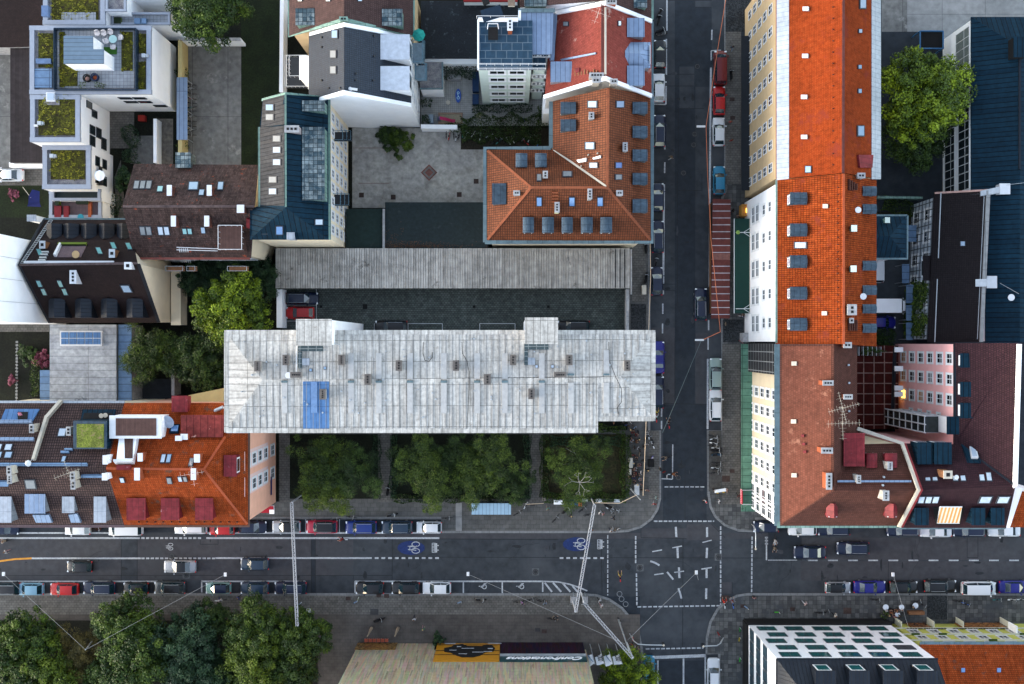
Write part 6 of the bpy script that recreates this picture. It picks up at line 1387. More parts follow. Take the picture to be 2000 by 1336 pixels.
e=b.e; a=W(1449,957,5.0); c=W(1449,985,5.0); s=ob('red_letter_sign',MB().box((a.x,(a.y+c.y)/2,4.75),(.12,abs(a.y-c.y),.9)),mat('red_sign_board',(.42,.015,.035),.5,var=0),e); q=MB(); rn=random.Random(4)
for i in range(9): q.box((a.x-.08,c.y+.15+i*.24,4.8),(.04,.08+rn.random()*.07,.45+.15*(i%2)))
ob('sign_letters',q,mat('pale_pink_letters',(.85,.45,.48),.5,var=0),s,keep=False)
fr=MB()
for y in(a.y,c.y): fr.tube((a.x,y,5.2),(X,y,5.2),.04,4)
ob('sign_bracket',fr,M_whitemet,e)
# plum coloured roof building with pink west wall
b=Bld('plum_roof_house','plum tiled house with blue metal dormers above a pink west wall with small windows','building',(1880,850)); B28=b
b.roof([[(1863,670,20.3),(1996,670,24.8),(1984,948,24.8),(1875,868,20.3),(1863,868,20.3)],[(1767,866,20.3),(1863,868,20.3),(1875,868,20.3),(1984,948,24.8),(1800,958,24.3)],[(1800,958,24.3),(1984,948,24.8),(1965,1032,20.3),(1760,1032,20.3)]],M_mauve)
b.walls(M_pink,inset=.15)
b.band([(1865,671,20.35),(1865,840,20.35)],.3,M_anthra); b.band([(1992,672,24.9),(1984,948,24.9),(1978,950,24.7)],.5,M_white,'firewall_coping',.3); b.band([(1876,869,20.4),(1982,948,24.9)],.25,M_anthra,'valley_sheet',.06); b.band([(1757,1031,20.35),(1964,1031,20.35)],.35,M_copgut)
for y in((690,718),(746,775),(787,817)): b.dorm(1876,y[0],1943,y[1],'W',M_darkblue,M_darkblue,M_skyglass,lift=1.0)
b.slab([(1882,719),(1909,719),(1909,732),(1882,732)],M_steel,'grey_hatch',.2); b.slab([(1911,719),(1921,719),(1921,733),(1911,733)],M_darkblue,'blue_hatch',.2)
b.sky(1970,729,26,13,mat('grey_blind_glass'))
for y in(769,810,855,898): b.sky(1966,y-6,22,9,mat('silver_blind_glass',(.42,.50,.58),.15)); b.sky(1966,y+5,22,9,mat('silver_blind_glass'))
b.dorm(1792,864,1821,907,'N',M_darkblue,M_darkblue,M_skyglass,lift=.9); b.dorm(1825,864,1859,907,'N',M_darkblue,M_darkblue,M_skyglass,lift=.9)
b.slab([(1875,862),(1903,862),(1915,906),(1888,906)],M_darkblue,'blue_frame_field',.2); b.slab([(1890,868),(1901,868),(1909,898),(1896,898)],M_whitemet,'long_skylight_frame',.5); b.slab([(1892,870),(1899,870),(1906,896),(1897,896)],M_skyglass,'long_skylight_pane',.55); b.slab([(1873,826),(1911,829),(1911,862),(1873,862)],M_darkblueH,'blue_roof_field',.15)
for x in(1811,1825,1865,1880,1917,1931): b.sky(x,932,11,18,mat('silver_blind_glass'),-1.5)
b.sky(1866,903,8,10,M_skyglassg)
for x0 in(1793,1807,1821): b.sky(x0+6,975,13,14,mat('silver_blind_glass'),2)
for x in(1924,1959): b.sky(x,975,25,14,mat('silver_blind_glass'),3)
for x0,x1 in((1787,1814),(1898,1925),(1936,1962)): b.dorm(x0,992,x1,1026,'S',M_darkblue,M_darkblue,lift=.5)
b.chim(1851,927,.95,.85,2.0,1,M_timber,M_ivory); p=b.on(1868,932,1.2); ob('satellite_dish',MB().disc((p.x,p.y,p.z),.28,14,.05).tube((p.x,p.y,p.z-1.3),p,.03),M_whitemet,b.e)
b.slab([(1822,990),(1884,990),(1874,1024),(1828,1024)],M_black,'roof_terrace',.1)
pk=lambda i,iz: M_glasslit if (i,iz) in((2,0),) else M_glassora if (i,iz) in((0,0),(1,0),(2,2)) else mat('grey_blind_glass') if (i,iz)==(1,3) else M_glass
wins(b,'W',3,[2.6,5.7,8.8,11.9],1.25,1.5,.04,.66,mg=pk,style='cross'); wins(b,'W',1,[5.7,8.8,11.9,15.0],.7,.8,.68,.80,style='none'); wins(b,'W',3,[15.0,18.0],1.25,1.5,.04,.66,style='cross')
e=thing('awning','orange striped awning extended over the plum roof terrace','awning',W(1853,1007,22.3)); A=[W(1836,990,23.6),W(1879,990,23.6),W(1874,1022,22.2),W(1831,1022,22.2)]
ob('cloth',MB().poly([A[3],A[2],A[1],A[0]]),M_awnorange,e); ob('front_bar',MB().tube(A[3],A[2],.05,5),M_whitemet,e); ob('roller_tube',MB().tube(A[0],A[1],.08,6),M_whitemet,e)
for i in(0,1): ob('folding_arm',MB().tube(A[i]-Vector((0,0,.1)),A[3-i]-Vector((0,0,.1)),.03,4),M_whitemet,e)
b=Bld('terrace_house','white walled house with rusty orange roof corner at the right edge','building',(1995,1000)); b.roof([[(1992,960,18),(2060,960,18),(2060,1030,17),(1968,1030,17)]],M_orangemoss); b.walls(M_white,inset=.3); b.band([(1990,952,20),(1964,1030,17.6)],1.1,M_white,'firewall',1.2)
# glass lift tower and red terrace
b=Bld('glass_lift_tower','tall glazed gallery tower with a blue metal cap in the courtyard','tower',(1790,825)); xg0,xg1=53.4,55.5; yg0,yg1=-11.7,-9.6
ob('glazing',MB().box(((xg0+xg1)/2,(yg0+yg1)/2,9),(xg1-xg0,yg1-yg0,17.4)),mat('dark_lift_glass',(.02,.025,.025),.15,var=.2),b.e)
fm=MB()
for i in range(9):
    z=.4+i*2.15
    for x,y,u,v in((xg0,yg0,xg0,yg1),(xg0,yg1,xg1,yg1),(xg0,yg0,xg1,yg0)): fm.tube((x-.05,y,z),(u-.05,v,z),.07,4)
for x,y in((xg0-.04,yg0-.02),(xg0-.04,(yg0+yg1)/2),(xg0-.04,yg1+.04),(xg1,yg1+.04)): fm.tube((x,y,0),(x,y,17.9),.09,4)
ob('steel_frame',fm,M_whitemet,b.e)
b.box(1851,815,1886,847,20.5,M_darkblue,M_whitemet,z0=17.5,name='cap')
b=Bld('red_terrace_block','low courtyard block with dark red slab terrace in a pale grid','building',(1714,755)); b.flat([(1673,675),(1755,675),(1755,838),(1673,838)],3.5,M_redterr,th=.2); b.walls(M_white,inset=.05)
b.band([(1748,680,3.6),(1744,800,3.6)],.5,M_anthra,'light_slot'); 
for y in(683,720,758,770): b.band([(1748,y,5.5),(1764,y,5.5)],.7,M_white,'white_beam',.3)
rn=random.Random(3)
for i,x in enumerate((1680,1689,1698,1707,1716)): pl=W(x,683,4.2); 
e=thing('planter','green plants in a slatted frame at the north end of the red terrace','planter',W(1700,685,3.5)); mb=MB()
for i in range(6): p=W(1678+i*8.6,686,4.6); mb.box((p.x,p.y,4.1),(.06,1.3,1.0))
ob('frame',mb,M_steel,e); c=bpy.data.objects.new('foliage',crownmesh('bush',1)); COL.objects.link(c); c.parent=e; c.scale=(1.7,.5,.8); c.location=(0,0,.6); c.data.materials.append(L_mid) if not c.data.materials else None; setmat(c,0,L_dark)
# south east modern building
b=Bld('white_modern_block','white modern block with dark teal windows and a black seamed mansard roof','building',(1650,1300)); B29=b
b.roof([[(1517,1287,18.5),(1830,1287,18.5),(1850,1345,21.5),(1562,1345,21.5)],[(1517,1287,18.5),(1562,1345,21.5),(1562,1500,21.5),(1517,1500,18.5)],[(1562,1345,21.5),(1850,1345,21.5),(1850,1500,21.5),(1562,1500,21.5)]],M_anthra)
b.walls(M_white,inset=.05)
b.band([(1517,1288,18.6),(1832,1288,18.6)],.3,M_anthra,'parapet',.15); b.band([(1518,1288,18.6),(1518,1400,18.6)],.3,M_anthra,'parapet',.15)
xw0,xw1=W(1517,1287,18.5).x,W(1830,1287,18.5).x; yw=W(1517,1287,18.5).y
ob('shopfront',MB().box(((xw0+xw1)/2,yw+.05,1.35),(xw1-xw0+.2,.4,2.7)),M_black,b.e); ob('shopfront',MB().box((xw0-.05,yw-7,1.35),(.4,14,2.7)),M_black,b.e)
tl=lambda i,iz: mat('closed_grey_blind',(.05,.055,.065),.6) if (i,iz)==(0,3) else M_glassteal
wins(b,'N',5,[3.6,6.6,9.6,12.6,15.7],2.45,1.75,.03,.99,style='double',mf=M_dkframe,mg=tl,reveal=False,alt=[.0,-.035,.01,-.02,.0])
wins(b,'N',1,[.6],2.4,1.6,.22,.36,style='double',mf=M_dkframe,mg=M_glassteal,reveal=False,out=.2)
wins(b,'W',8,[3.8,7.6,11.4],1.5,2.1,.0,.0+.98,style='none',mf=M_dkframe,mg=mat('slate_window_glass',(.03,.06,.08),.1,var=0),reveal=False,skip=((7,0),(7,1),(7,2)))
for x0 in(1591,1657,1723,1790): b.dorm(x0+2,1310,x0+42,1360,'N',M_anthra,M_anthra,M_glassteal,lift=.3)
b=Bld('lime_yellow_house','lime yellow house with pale window surrounds under a mossy orange tiled roof','building',(1900,1290)); B30=b
b.roof([[(1797,1257,11),(2300,1257,11),(2300,1500,17),(1797,1500,17)]],M_orangemoss); b.walls(M_lime,inset=.3)
b.band([(1797,1256,11.05),(2150,1256,11.05)],.4,M_copgut)
yl=b.side('N')[0].y; xl=b.side('N')[1].x
wins(b,'N',12,[3.6,6.5,9.3],1.15,1.3,.0,.995,style='cross',mf=mat('pale_surround',(.60,.60,.56)),reveal=True)
for z in(2.75,5.7,8.6): ob('string_course',MB().box((xl+12,yl+.08,z),(26,.16,.22)),M_palelime,b.e)
q=MB(); rn=random.Random(12); x=xl+1.2
while x<xl+16.5:
    w_=rn.uniform(.18,.34)
    if abs(x-(xl+7.3))>.5: q.box((x,yl+.12,3.05),(w_,.05,.3+rn.random()*.1))
    x+=w_+rn.uniform(.10,.2)
ob('facade_lettering',q,mat('black_lettering',(.02,.018,.01)),b.e)
for i in(5,8,2,10): p=(xl+20-i*1.9,yl+.25,[6.3,9.2][i%2]); ob('flower_box',MB().box(p,(1.1,.25,.25)),L_dark,b.e)
for x0,x1,m in((1776,1812,1),(1872,1966,2)):
    a,c=W(x0,1207,1.5),W(x1,1207,1.5); ob('shop_window',MB().box(((a.x+c.x)/2,yl+.1,1.35),(c.x-a.x,.2,2.3)),mat('warm_lit_glass',(.32,.13,.04),.2,var=.5,vs=.6),b.e)
for x in(1755,1818,1875,1962): p=W(x,1207,1.5); ob('folding_shop_shutter',MB().box((p.x,yl+.5,1.4),(.1,1.0,2.6)),M_palelime,b.e)
p=W(1983,1212,5); ob('white_sign',MB().box((p.x,yl+.6,4.3),(.2,1.0,2.4)),M_white,b.e)
for i in range(2):
    for px in(1740,1760): pass
b.slab([(1877,1305),(1884,1305),(1884,1313),(1877,1313)],M_skyglassb,'roof_window',.15); b.slab([(1947,1305),(1954,1305),(1954,1313),(1947,1313)],M_skyglassb,'roof_window',.15)
# museum-like building with coloured rods
b=Bld('coloured_facade_building','building clad in many coloured vertical ceramic rods with car advert and white script sign','building',(900,1300)); B31=b
x0,x1,y0=-22.4,10.6,W(0,1256,0).y
ob('wall',MB().prism([(x0,y0),(x1,y0),(x1,y0-28),(x0,y0-28)],3.2,20),M_ceramic,b.e); ob('base_wall',MB().prism([(x0+.3,y0-.3),(x1-.3,y0-.3),(x1-.3,y0-27),(x0+.3,y0-27)],0,3.2),M_black,b.e)
ob('roof',MB().prism([(x0-.2,y0+.2),(x1+.2,y0+.2),(x1+.2,y0-28.2),(x0-.2,y0-28.2)],20,20.3,bottom=True),M_felt,b.e)
def fx(px,z): return (px-1000)*(150-z)/2000
ob('rod_panel',MB().prism([(x0,y0),(fx(849,1.5),y0),(fx(849,1.5),y0-1),(x0,y0-1)],0,3.2),M_ceramic,b.e)
xa,xb=fx(696,1.5),fx(775,1.5); ob('glazed_corner',MB().box(((xa+xb)/2,y0+.06,1.75),(xb-xa,.1,3.3)),mat('amber_glass',(.26,.15,.05),.15,var=.5,vs=.8),b.e)
xa,xb=fx(851,4),fx(976,4); ad=ob('advert_board',MB().box(((xa+xb)/2,y0+.1,4.8),(xb-xa,.14,9.0-.8)),mat('amber_advert',(.50,.22,.015),.35,var=.05),b.e)
ad2=MB()
for z in(1.6,4.3,6.2): ad2.box(((xa+xb)/2,y0+.2,z),(xb-xa,.06,.08))
ob('advert_bars',ad2,M_black,ad,keep=False)
xm=(xa+xb)/2+.3; cm=MB()
prof=[(-3.6,3.3),(-3.4,4.6),(-2.2,5.2),(-1.6,6.6),(-.6,7.4),(1.0,7.4),(1.9,6.4),(2.6,5.4),(3.6,4.8),(3.7,3.2),(2.8,2.6),(2.3,1.6),(1.2,1.2),(.4,2.2),(-1.6,2.2),(-2.4,1.4),(-3.2,2.0)]
n_=len(prof); cm.add([(xm-u,y0+.24,z) for u,z in prof]+[(xm-u,y0+.18,z) for u,z in prof],[list(range(n_))[::-1] if 0 else list(range(n_))]+[[i,n_+i,n_+(i+1)%n_,(i+1)%n_] for i in range(n_)]); ob('advert_dark_shape',cm,M_black,ad,keep=False)
hl=MB(); 
for u,z,w_,h_ in((-2.6,4.9,1.2,.12),(-1.2,5.2,1.6,.14),(.9,6.0,1.2,.12),(2.4,4.3,1.0,.12),(.3,3.4,1.8,.12),(-2.9,3.5,.7,.3),(1.6,2.6,.6,.25),(-3.5,1.0,2.0,.3),(3.0,1.1,1.6,.3)): hl.box((xm-u,y0+.26,z),(w_,.03,h_))
ob('advert_highlights',hl,mat('advert_silver',(.5,.52,.56),.4),ad,keep=False)
xa,xb=fx(977,3),fx(1141,3); ob('dark_rod_panel',MB().box(((xa+xb)/2,y0+.08,3.3),(xb-xa,.14,6.6)),M_ceramicd,b.e); ob('sign_band',MB().box(((xa+xb)/2,y0+.12,8.0),(xb-xa,.2,1.9)),mat('teal_sign_band',(.012,.055,.06),.4,var=.3,vs=.2,patch=(.30,.17,.10),pamt=.0,ps=.1),b.e); ob('sign_ledge',MB().box(((xa+xb)/2,y0+.25,6.75),(xb-xa,.5,.14)),M_steel,b.e)
def text(s,loc,size,rot,m,parent,name='sign_lettering',shear=0,sx=1.0,ext=.03):
    cu=bpy.data.curves.new(name,'FONT'); cu.body=s; cu.size=size; cu.extrude=ext; cu.shear=shear; cu.align_x='CENTER'; cu.align_y='CENTER'; cu.offset=.02*size
    t=bpy.data.objects.new('t',cu); COL.objects.link(t); me=bpy.data.meshes.new_from_object(t.evaluated_get(bpy.context.evaluated_depsgraph_get())); bpy.data.objects.remove(t)
    me.materials.clear(); me.materials.append(m)
    o=bpy.data.objects.new(name,me); link(o,parent); o.matrix_parent_inverse=Matrix(); o.location=Vector(loc)-parent.location; o.rotation_euler=rot; o.scale=(sx,1,1); return o
text('Confrontations',((xa+xb)/2+.4,y0+.26,8.0),1.75,(R(90),0,R(180)),mat('white_sign_letters',(.85,.87,.9),.4,var=0),b.e,shear=.5,sx=.97)
for i in range(6):
    x=fx(715+i*8,.6); e=thing('chair','orange plastic chair in the row before the glazed corner, %s from the west'%['first','second','third','fourth','fifth','sixth'][i],'chair',(x,y0+.55,.12),0,'orange chairs outside the coloured facade'); mo=mat('salmon_orange_plastic',(.42,.10,.055),.5,var=.04)
    ob('seat',MB().box((x,y0+.55,.56),(.48,.48,.06)),mo,e); ob('backrest',MB().box((x,y0+.8,.85),(.46,.05,.5),rot=Matrix.Rotation(R(-15),3,'X')),mo,e)
    for u,v in((-.2,-.2),(.2,-.2),(-.2,.2),(.2,.2)): ob('leg',MB().tube((x+u,y0+.55+v,.12),(x+u,y0+.55+v,.54),.018,4),M_steel,e)
e=thing('shop_awning','long black awning along the foot of the sand coloured front','awning',W(1458,220)); A=[W(1448,70,2.6),W(1470,70,3.2),W(1470,372,3.2),W(1448,372,2.6)]; ob('cloth',MB().poly(A[::-1]).poly([v-Vector((0,0,.03)) for v in A]),mat('black_awning_cloth',(.008,.011,.016),.8,var=.15),e); ob('front_bar',MB().tube(A[0],A[3],.05,5),M_dkmetal,e)
# neighbouring small pieces
b=Bld('shed','small grey kiosk roof under the white front beside the stone paving','shed',(1457,658)); b.flat([(1452,650),(1463,650),(1463,668),(1452,668)],2.6,M_concrete,th=.12); b.walls(M_concrete,inset=.02)
wallthing('fence','dark green rear fence south of the big bright tree',[(1714,385),(1802,386)],.25,1.9,M_patina,cat='fence')
e=thing('playhouse_frame','dark opening with blue frame beside the bright tree','gate frame',W(1818,78,2)); mb=MB(); q=[W(1797,61,3),W(1842,61,3),W(1842,95,3),W(1797,95,3)]
for u,v in zip(q,q[1:]+q[:1]): mb.tube(u,v,.12,5)
for u in q: mb.tube((u.x,u.y,0),u,.1,5)
ob('blue_frame',mb,mat('blue_steel',(.03,.12,.25),.5),e); ob('dark_cover',MB().poly([Vector((p.x,p.y,2.7)) for p in reversed(q)]),M_black,e)
# ---------------- trees and planting
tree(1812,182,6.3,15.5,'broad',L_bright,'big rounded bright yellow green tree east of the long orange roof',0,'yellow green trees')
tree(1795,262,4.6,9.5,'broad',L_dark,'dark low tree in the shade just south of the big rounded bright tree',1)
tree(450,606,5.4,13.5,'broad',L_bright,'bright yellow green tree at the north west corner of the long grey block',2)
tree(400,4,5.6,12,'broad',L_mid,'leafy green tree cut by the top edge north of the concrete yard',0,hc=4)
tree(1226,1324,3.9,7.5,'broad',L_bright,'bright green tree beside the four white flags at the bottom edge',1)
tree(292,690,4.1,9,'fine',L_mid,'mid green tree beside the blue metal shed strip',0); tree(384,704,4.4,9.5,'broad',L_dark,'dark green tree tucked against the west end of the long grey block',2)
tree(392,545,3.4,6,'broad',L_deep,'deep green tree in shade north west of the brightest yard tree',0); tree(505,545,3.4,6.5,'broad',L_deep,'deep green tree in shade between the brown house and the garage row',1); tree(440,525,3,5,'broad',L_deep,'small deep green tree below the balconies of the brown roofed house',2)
G='willowy trees in the beds south of the long grey block'
for q in ((625,905,3.9,9.5,'fine',L_feather,'dark feathery tree in the westernmost bed, close to the grey block',0),(630,960,3.3,7.8,'fine',L_bmid,'pale tipped feathery tree at the street end of the westernmost bed',1),(690,925,3.6,9.5,'fine',L_dark,'dark feathery tree on the east side of the westernmost bed',2),
 (818,905,3.8,9.5,'fine',L_feather,'feathery tree at the west end of the middle bed',1),(850,943,3.5,8.5,'fine',L_feather,'feathery tree overhanging the pavement in the middle bed',2),(880,900,3.6,8,'fine',L_dark,'dark feathery tree at the heart of the middle bed',0),
 (962,902,3.9,9.6,'fine',L_feather,'feathery tree near the east end of the middle bed',0),(930,938,3.4,8.5,'fine',L_feather,'feathery tree standing just behind the blue glass shelter',1),(1000,945,2.8,7,'fine',L_dark,'small dark feathery tree at the south east corner of the middle bed',2)):
    tree(*q[:7],i=q[7],group=G)
tree(1135,905,3.9,8.5,'fine',L_feather,'thin tree showing white branches in the brown lawn bed',2,bark=M_barkl); 
mb=MB(); c=W(1132,943,8); rn=random.Random(6)
for i in range(6):
    a=i*1.05+rn.uniform(-.4,.4); k=rn.uniform(.6,1.2); p=c+Vector((math.cos(a)*k,math.sin(a)*k,.9)); mb.tube(c,p,.04,5,0,.03)
    for d_ in(rn.uniform(.3,.8),-rn.uniform(.2,.9)): q_=p+Vector((math.cos(a+d_)*.7*k,math.sin(a+d_)*.7*k,.2)); mb.tube(p,q_,.022,4,0,.014); mb.tube(q_,q_+Vector((rn.uniform(-.6,.6),rn.uniform(-.6,.6),.1)),.02,4,0,.01)
e=thing('bare_tree','small white barked bare topped tree at the south side of the brown lawn bed','tree',(c.x,c.y,.15)); mb.tube((c.x,c.y,.15),c,.11,7,0,.08); ob('trunk',mb,M_barkl,e)
cc=bpy.data.objects.new('crown',crownmesh('fine',1)); COL.objects.link(cc); cc.parent=e; cc.location=(0,0,5.6); cc.scale=(3.4,3.0,1.9); setmat(cc,0,L_feather)
G='park trees in the bottom left corner'
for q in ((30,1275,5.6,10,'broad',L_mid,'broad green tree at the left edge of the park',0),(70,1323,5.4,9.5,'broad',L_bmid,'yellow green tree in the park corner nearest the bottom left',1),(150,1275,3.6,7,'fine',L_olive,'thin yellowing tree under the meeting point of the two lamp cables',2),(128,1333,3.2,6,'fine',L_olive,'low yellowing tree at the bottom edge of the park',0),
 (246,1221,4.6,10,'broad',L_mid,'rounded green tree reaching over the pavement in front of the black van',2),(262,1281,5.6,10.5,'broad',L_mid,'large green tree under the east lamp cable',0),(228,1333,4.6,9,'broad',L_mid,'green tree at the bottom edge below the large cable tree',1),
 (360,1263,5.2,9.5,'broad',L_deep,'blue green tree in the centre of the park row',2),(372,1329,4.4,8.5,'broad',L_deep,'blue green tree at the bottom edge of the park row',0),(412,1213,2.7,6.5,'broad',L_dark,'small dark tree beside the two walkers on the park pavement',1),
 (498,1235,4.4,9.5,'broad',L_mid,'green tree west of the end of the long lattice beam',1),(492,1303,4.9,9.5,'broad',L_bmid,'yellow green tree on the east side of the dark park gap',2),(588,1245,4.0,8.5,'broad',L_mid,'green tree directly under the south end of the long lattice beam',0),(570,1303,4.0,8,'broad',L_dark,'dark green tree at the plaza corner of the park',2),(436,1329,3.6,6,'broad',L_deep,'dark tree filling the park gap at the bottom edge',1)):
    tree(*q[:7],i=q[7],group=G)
bush(781,273,1.9,2.6,L_mid,'rounded green shrub by the north wall of the concrete courtyard'); bush(758,262,1.7,1.6,L_dark,'dark spreading shrub west of the rounded courtyard shrub'); bush(240,346,1.6,3,L_deep,'dark palm like shrub at the corner of the weathered brown roof',i=1)
hedge([(900,250),(960,246),(1058,249)],3.4,2.6,L_dark,'wide dark hedge between the playground and the bicycle yard'); hedge([(868,246),(912,248)],1.0,1.6,L_mid,'short bright hedge beside the sandpit wall',5)
hedge([(864,137),(930,137)],1.6,2.2,L_deep,'dark ivy hedge under the white wall of the playground',6); hedge([(922,210),(1040,210)],1.0,1.0,L_deep,'low dark hedge along the foot of the mint rear house',8); hedge([(1062,205),(1062,246)],1.6,2.0,L_mid,'green hedge along the east edge of the playground yard',9)
for q in (([(832,192),(832,208)],1.3,1.2,L_deep,'small dark planting bed below the gravel roofed annex',2),([(832,224),(832,240)],1.4,1.3,L_deep,'dark planting bed beside the sandpit',4),([(1222,850),(1222,972)],1.3,1.3,L_mid,'clipped hedge along the east edge of the brown lawn bed',3),([(1064,850),(1064,972)],1.2,1.3,L_dark,'clipped hedge along the west edge of the brown lawn bed',5),([(1060,973),(1224,973)],1.2,1.3,L_mid,'clipped hedge along the street edge of the brown lawn bed',6),
 ([(1030,850),(1030,975)],1.0,1.2,L_deep,'dark hedge at the east edge of the middle tree bed',7),([(768,850),(768,975)],1.0,1.2,L_deep,'dark hedge at the west edge of the middle tree bed',9),([(735,850),(735,975)],1.0,1.2,L_deep,'dark hedge at the east edge of the westernmost tree bed',10),([(768,975),(1030,975)],1.0,1.2,L_dark,'dark hedge along the street edge of the middle tree bed',12),([(1168,836),(1222,842)],1.0,1.2,L_mid,'short hedge just south of the notch of the grey block',14),
 ([(1075,862),(1214,862)],1.4,1.2,L_deep,'dark hedge along the building side of the brown lawn bed',15),([(68,700),(66,775)],1.2,1.6,L_mid,'hedge in the dark garden west of the workshop',16),([(238,305),(268,300)],2.0,1.4,L_deep,'dark planting in the light well of the modern house',17),([(244,245),(262,285)],1.8,1.4,L_deep,'dark planting beside the red table of the modern house',18),([(212,380),(212,420)],2.4,1.4,L_deep,'dark bed beside the white terraced annex',19),([(349,131),(356,150)],1.3,1.6,L_mid,'leafy shrub row at the north end of the bicycle shelter',20),([(350,277),(358,292)],1.3,1.6,L_mid,'leafy shrub row at the south end of the bicycle shelter',21),([(1727,395),(1790,412)],2.2,1.0,L_mid,'scrubby hedge in the weedy yard behind the orange dormer house',22),([(1676,668),(1740,668)],2.0,1.6,L_dark,'dark hedge at the north end of the red terrace block',23),([(1712,655),(1750,662)],2.2,1.6,L_dark,'dark scrub in the rear yard corner near the white panels',24),([(340,520),(500,520)],1.8,1.2,L_deep,'dark low hedge below the balconies of the brown roofed house',25)): hedge(*q)
fl=bush(78,703,1.3,1.7,L_pink,'pink flowering shrub beside the workshop',i=2); fl=bush(22,742,.7,.9,L_pink,'small pale pink flowering shrub in the dark garden',i=1); bush(24,378,.8,1.0,L_pink,'small pink flowering shrub on the dark lawn',i=0); bush(50,690,1.4,1.2,L_dark,'round dark green shrub in the garden at the left edge',i=0)
bush(856,1250,.9,2.0,L_deep,'dark potted bush beside the car advert',i=1,z=.12)
mb=MB(); 
e=thing('stepping_stones','row of pale stepping stones in the dark garden at the left edge','path stones',W(32,730))
for i in range(20): p=W(33-i*.05,668+i*6.4,.06); mb.box((p.x,p.y,.05),(.35,.30,.06),i*.3)
ob('stones',mb,M_concl,e)
# ---------------- lattice beams, cables, lamps, masts
def truss(a,c,w_,za,zc,label,posts=(1,1)):
    A=W(*a,za); C=W(*c,zc); e=thing('lattice_beam',label,'lattice beam',(A.x,A.y,.12)); m=MB(); d=(C-A); L_=d.length; d.normalize(); s=Vector((-d.y,d.x,0)).normalized()*w_/2; u=Vector((0,0,w_*.9)); ch=[s,-s,u*0+s+u,-s+u]
    for k in ch: m.tube(A+k,C+k,.04,5)
    n=int(L_/.55)
    for i in range(n):
        p,q=A+d*(L_*i/n),A+d*(L_*(i+1)/n); m.tube(p+s+u,q-s+u,.03,4); m.tube(p+s+u,p-s+u,.03,4); m.tube(p+s,q+s+u,.025,4); m.tube(p-s,q-s+u,.025,4)
    ob('lattice',m,mat('lattice_paint',(.42,.43,.45),.5),e)
    for P,k in((A,posts[0]),(C,posts[1])):
        if k: ob('post',MB().tube((P.x,P.y,.12),P,.10,6),M_whitemet,e)
    return e
truss((570,981),(581,1222),.34,6.6,6.6,'long white lattice beam spanning the main street beside the parked silver car'); truss((1161,986),(1124,1195),.34,6.6,6.8,'white lattice beam spanning the main street over the eastern blue cycle disc'); truss((1141,1178),(1236,1285),.34,6.2,7.4,'white lattice beam running diagonally over the plaza to the bright tree')
for x,y,t in((1120,1172,'west'),(1143,1172,'east')):
    p=W(x,y,1); e=thing('beam_base','grey weighted base frame of the lattice beams at the kerb, %s one of the pair'%t,'base frame',(p.x,p.y,.12)); ob('ballast',MB().box((p.x,p.y,.6),(.8,.9,.9)),M_concrete,e); fr=MB()
    for u,v in((-.5,-.9),(.5,-.9),(0,.9)): fr.tube((p.x+u,p.y+v,.14),(p.x,p.y,3.0),.04,5)
    ob('frame',fr,M_steel,e)
def cable(name,label,pts,m,r=.03,sag=0):
    P=[W(*p) for p in pts]; e=thing(name,label,'cable',P[0]); ob('wire',MB().path(P,r,4),m,e); return e
Mor=mat('orange_cable',(.55,.17,.08),.7,var=0); Mcr=mat('cream_cable',(.60,.46,.32),.7,var=0); Mwi=mat('pale_cable',(.30,.31,.32),.6,var=0)
cable('overhead_cable','long orange cable hanging down the east side of the side street from the top edge',[(1419,-10,8),(1398,120,7.5),(1379,247,8),(1382,340,7.5),(1389,470,7),(1399,570,7),(1407,648,7.5),(1372,664,8)],Mor,.04)
cable('overhead_cable','cream cable along the west kerb beside the brown corner house',[(1270,474,7),(1271,540,7),(1267,645,7)],Mcr,.035); cable('overhead_cable','cream cable from the grey block across the crowded pavement',[(1262,823,9),(1259,900,8),(1256,968,8)],Mcr,.04); cable('overhead_cable','thin grey cable slanting across the side street above the junction',[(1370,664,8),(1330,760,8),(1294,845,8)],mat('thin_green_cable',(.12,.16,.16)),.03)
cable('overhead_cable','pale cable rail along the hedge of the brown lawn bed',[(1028,985,3),(1062,983,3)],Mcr,.04); cable('overhead_cable','pale cable between the lattice beam and the leaning mast',[(1162,982,6.8),(1210,983,6.8),(1243,967,7)],Mcr,.045)
def mast(base,top,z,label,name='mast',r=.13,m=None):
    B_=W(*base,.12); e=thing(name,label,'mast',(B_.x,B_.y,.12)); T=W(*top,z); ob('pole',MB().tube((B_.x,B_.y,.12),T,r,8,0,r*.55),m or M_steel,e); return e,T
p=W(166,1268,9); mast((190,1240),(167,1269),9.5,'slim grey mast in the park where the two lamp cables meet'); mast((1208,1210),(1228,1270),14.5,'tall pale mast at the kerb of the plaza carrying the lamp cables'); mast((1229,952),(1251,976),9,'leaning grey mast at the hedge corner by the crowded pavement')
def slamp(x,y,ends,label,z=8.0,box=(.36,.52),m=None):
    P=W(x,y,z); e=thing('street_lamp',label,'street lamp',P,0,'street lamps hung on cables')
    ob('lamp_housing',MB().box((P.x,P.y,z),(box[0],box[1],.2)),m or M_whitemet,e); ob('diffuser',MB().box((P.x,P.y,z-.12),(box[0]*.8,box[1]*.8,.05)),M_lamp,e)
    w_=MB()
    for q in ends: w_.tube(P+Vector((0,0,.1)),W(*q),.017,4)
    ob('cable',w_,Mwi,e); return e
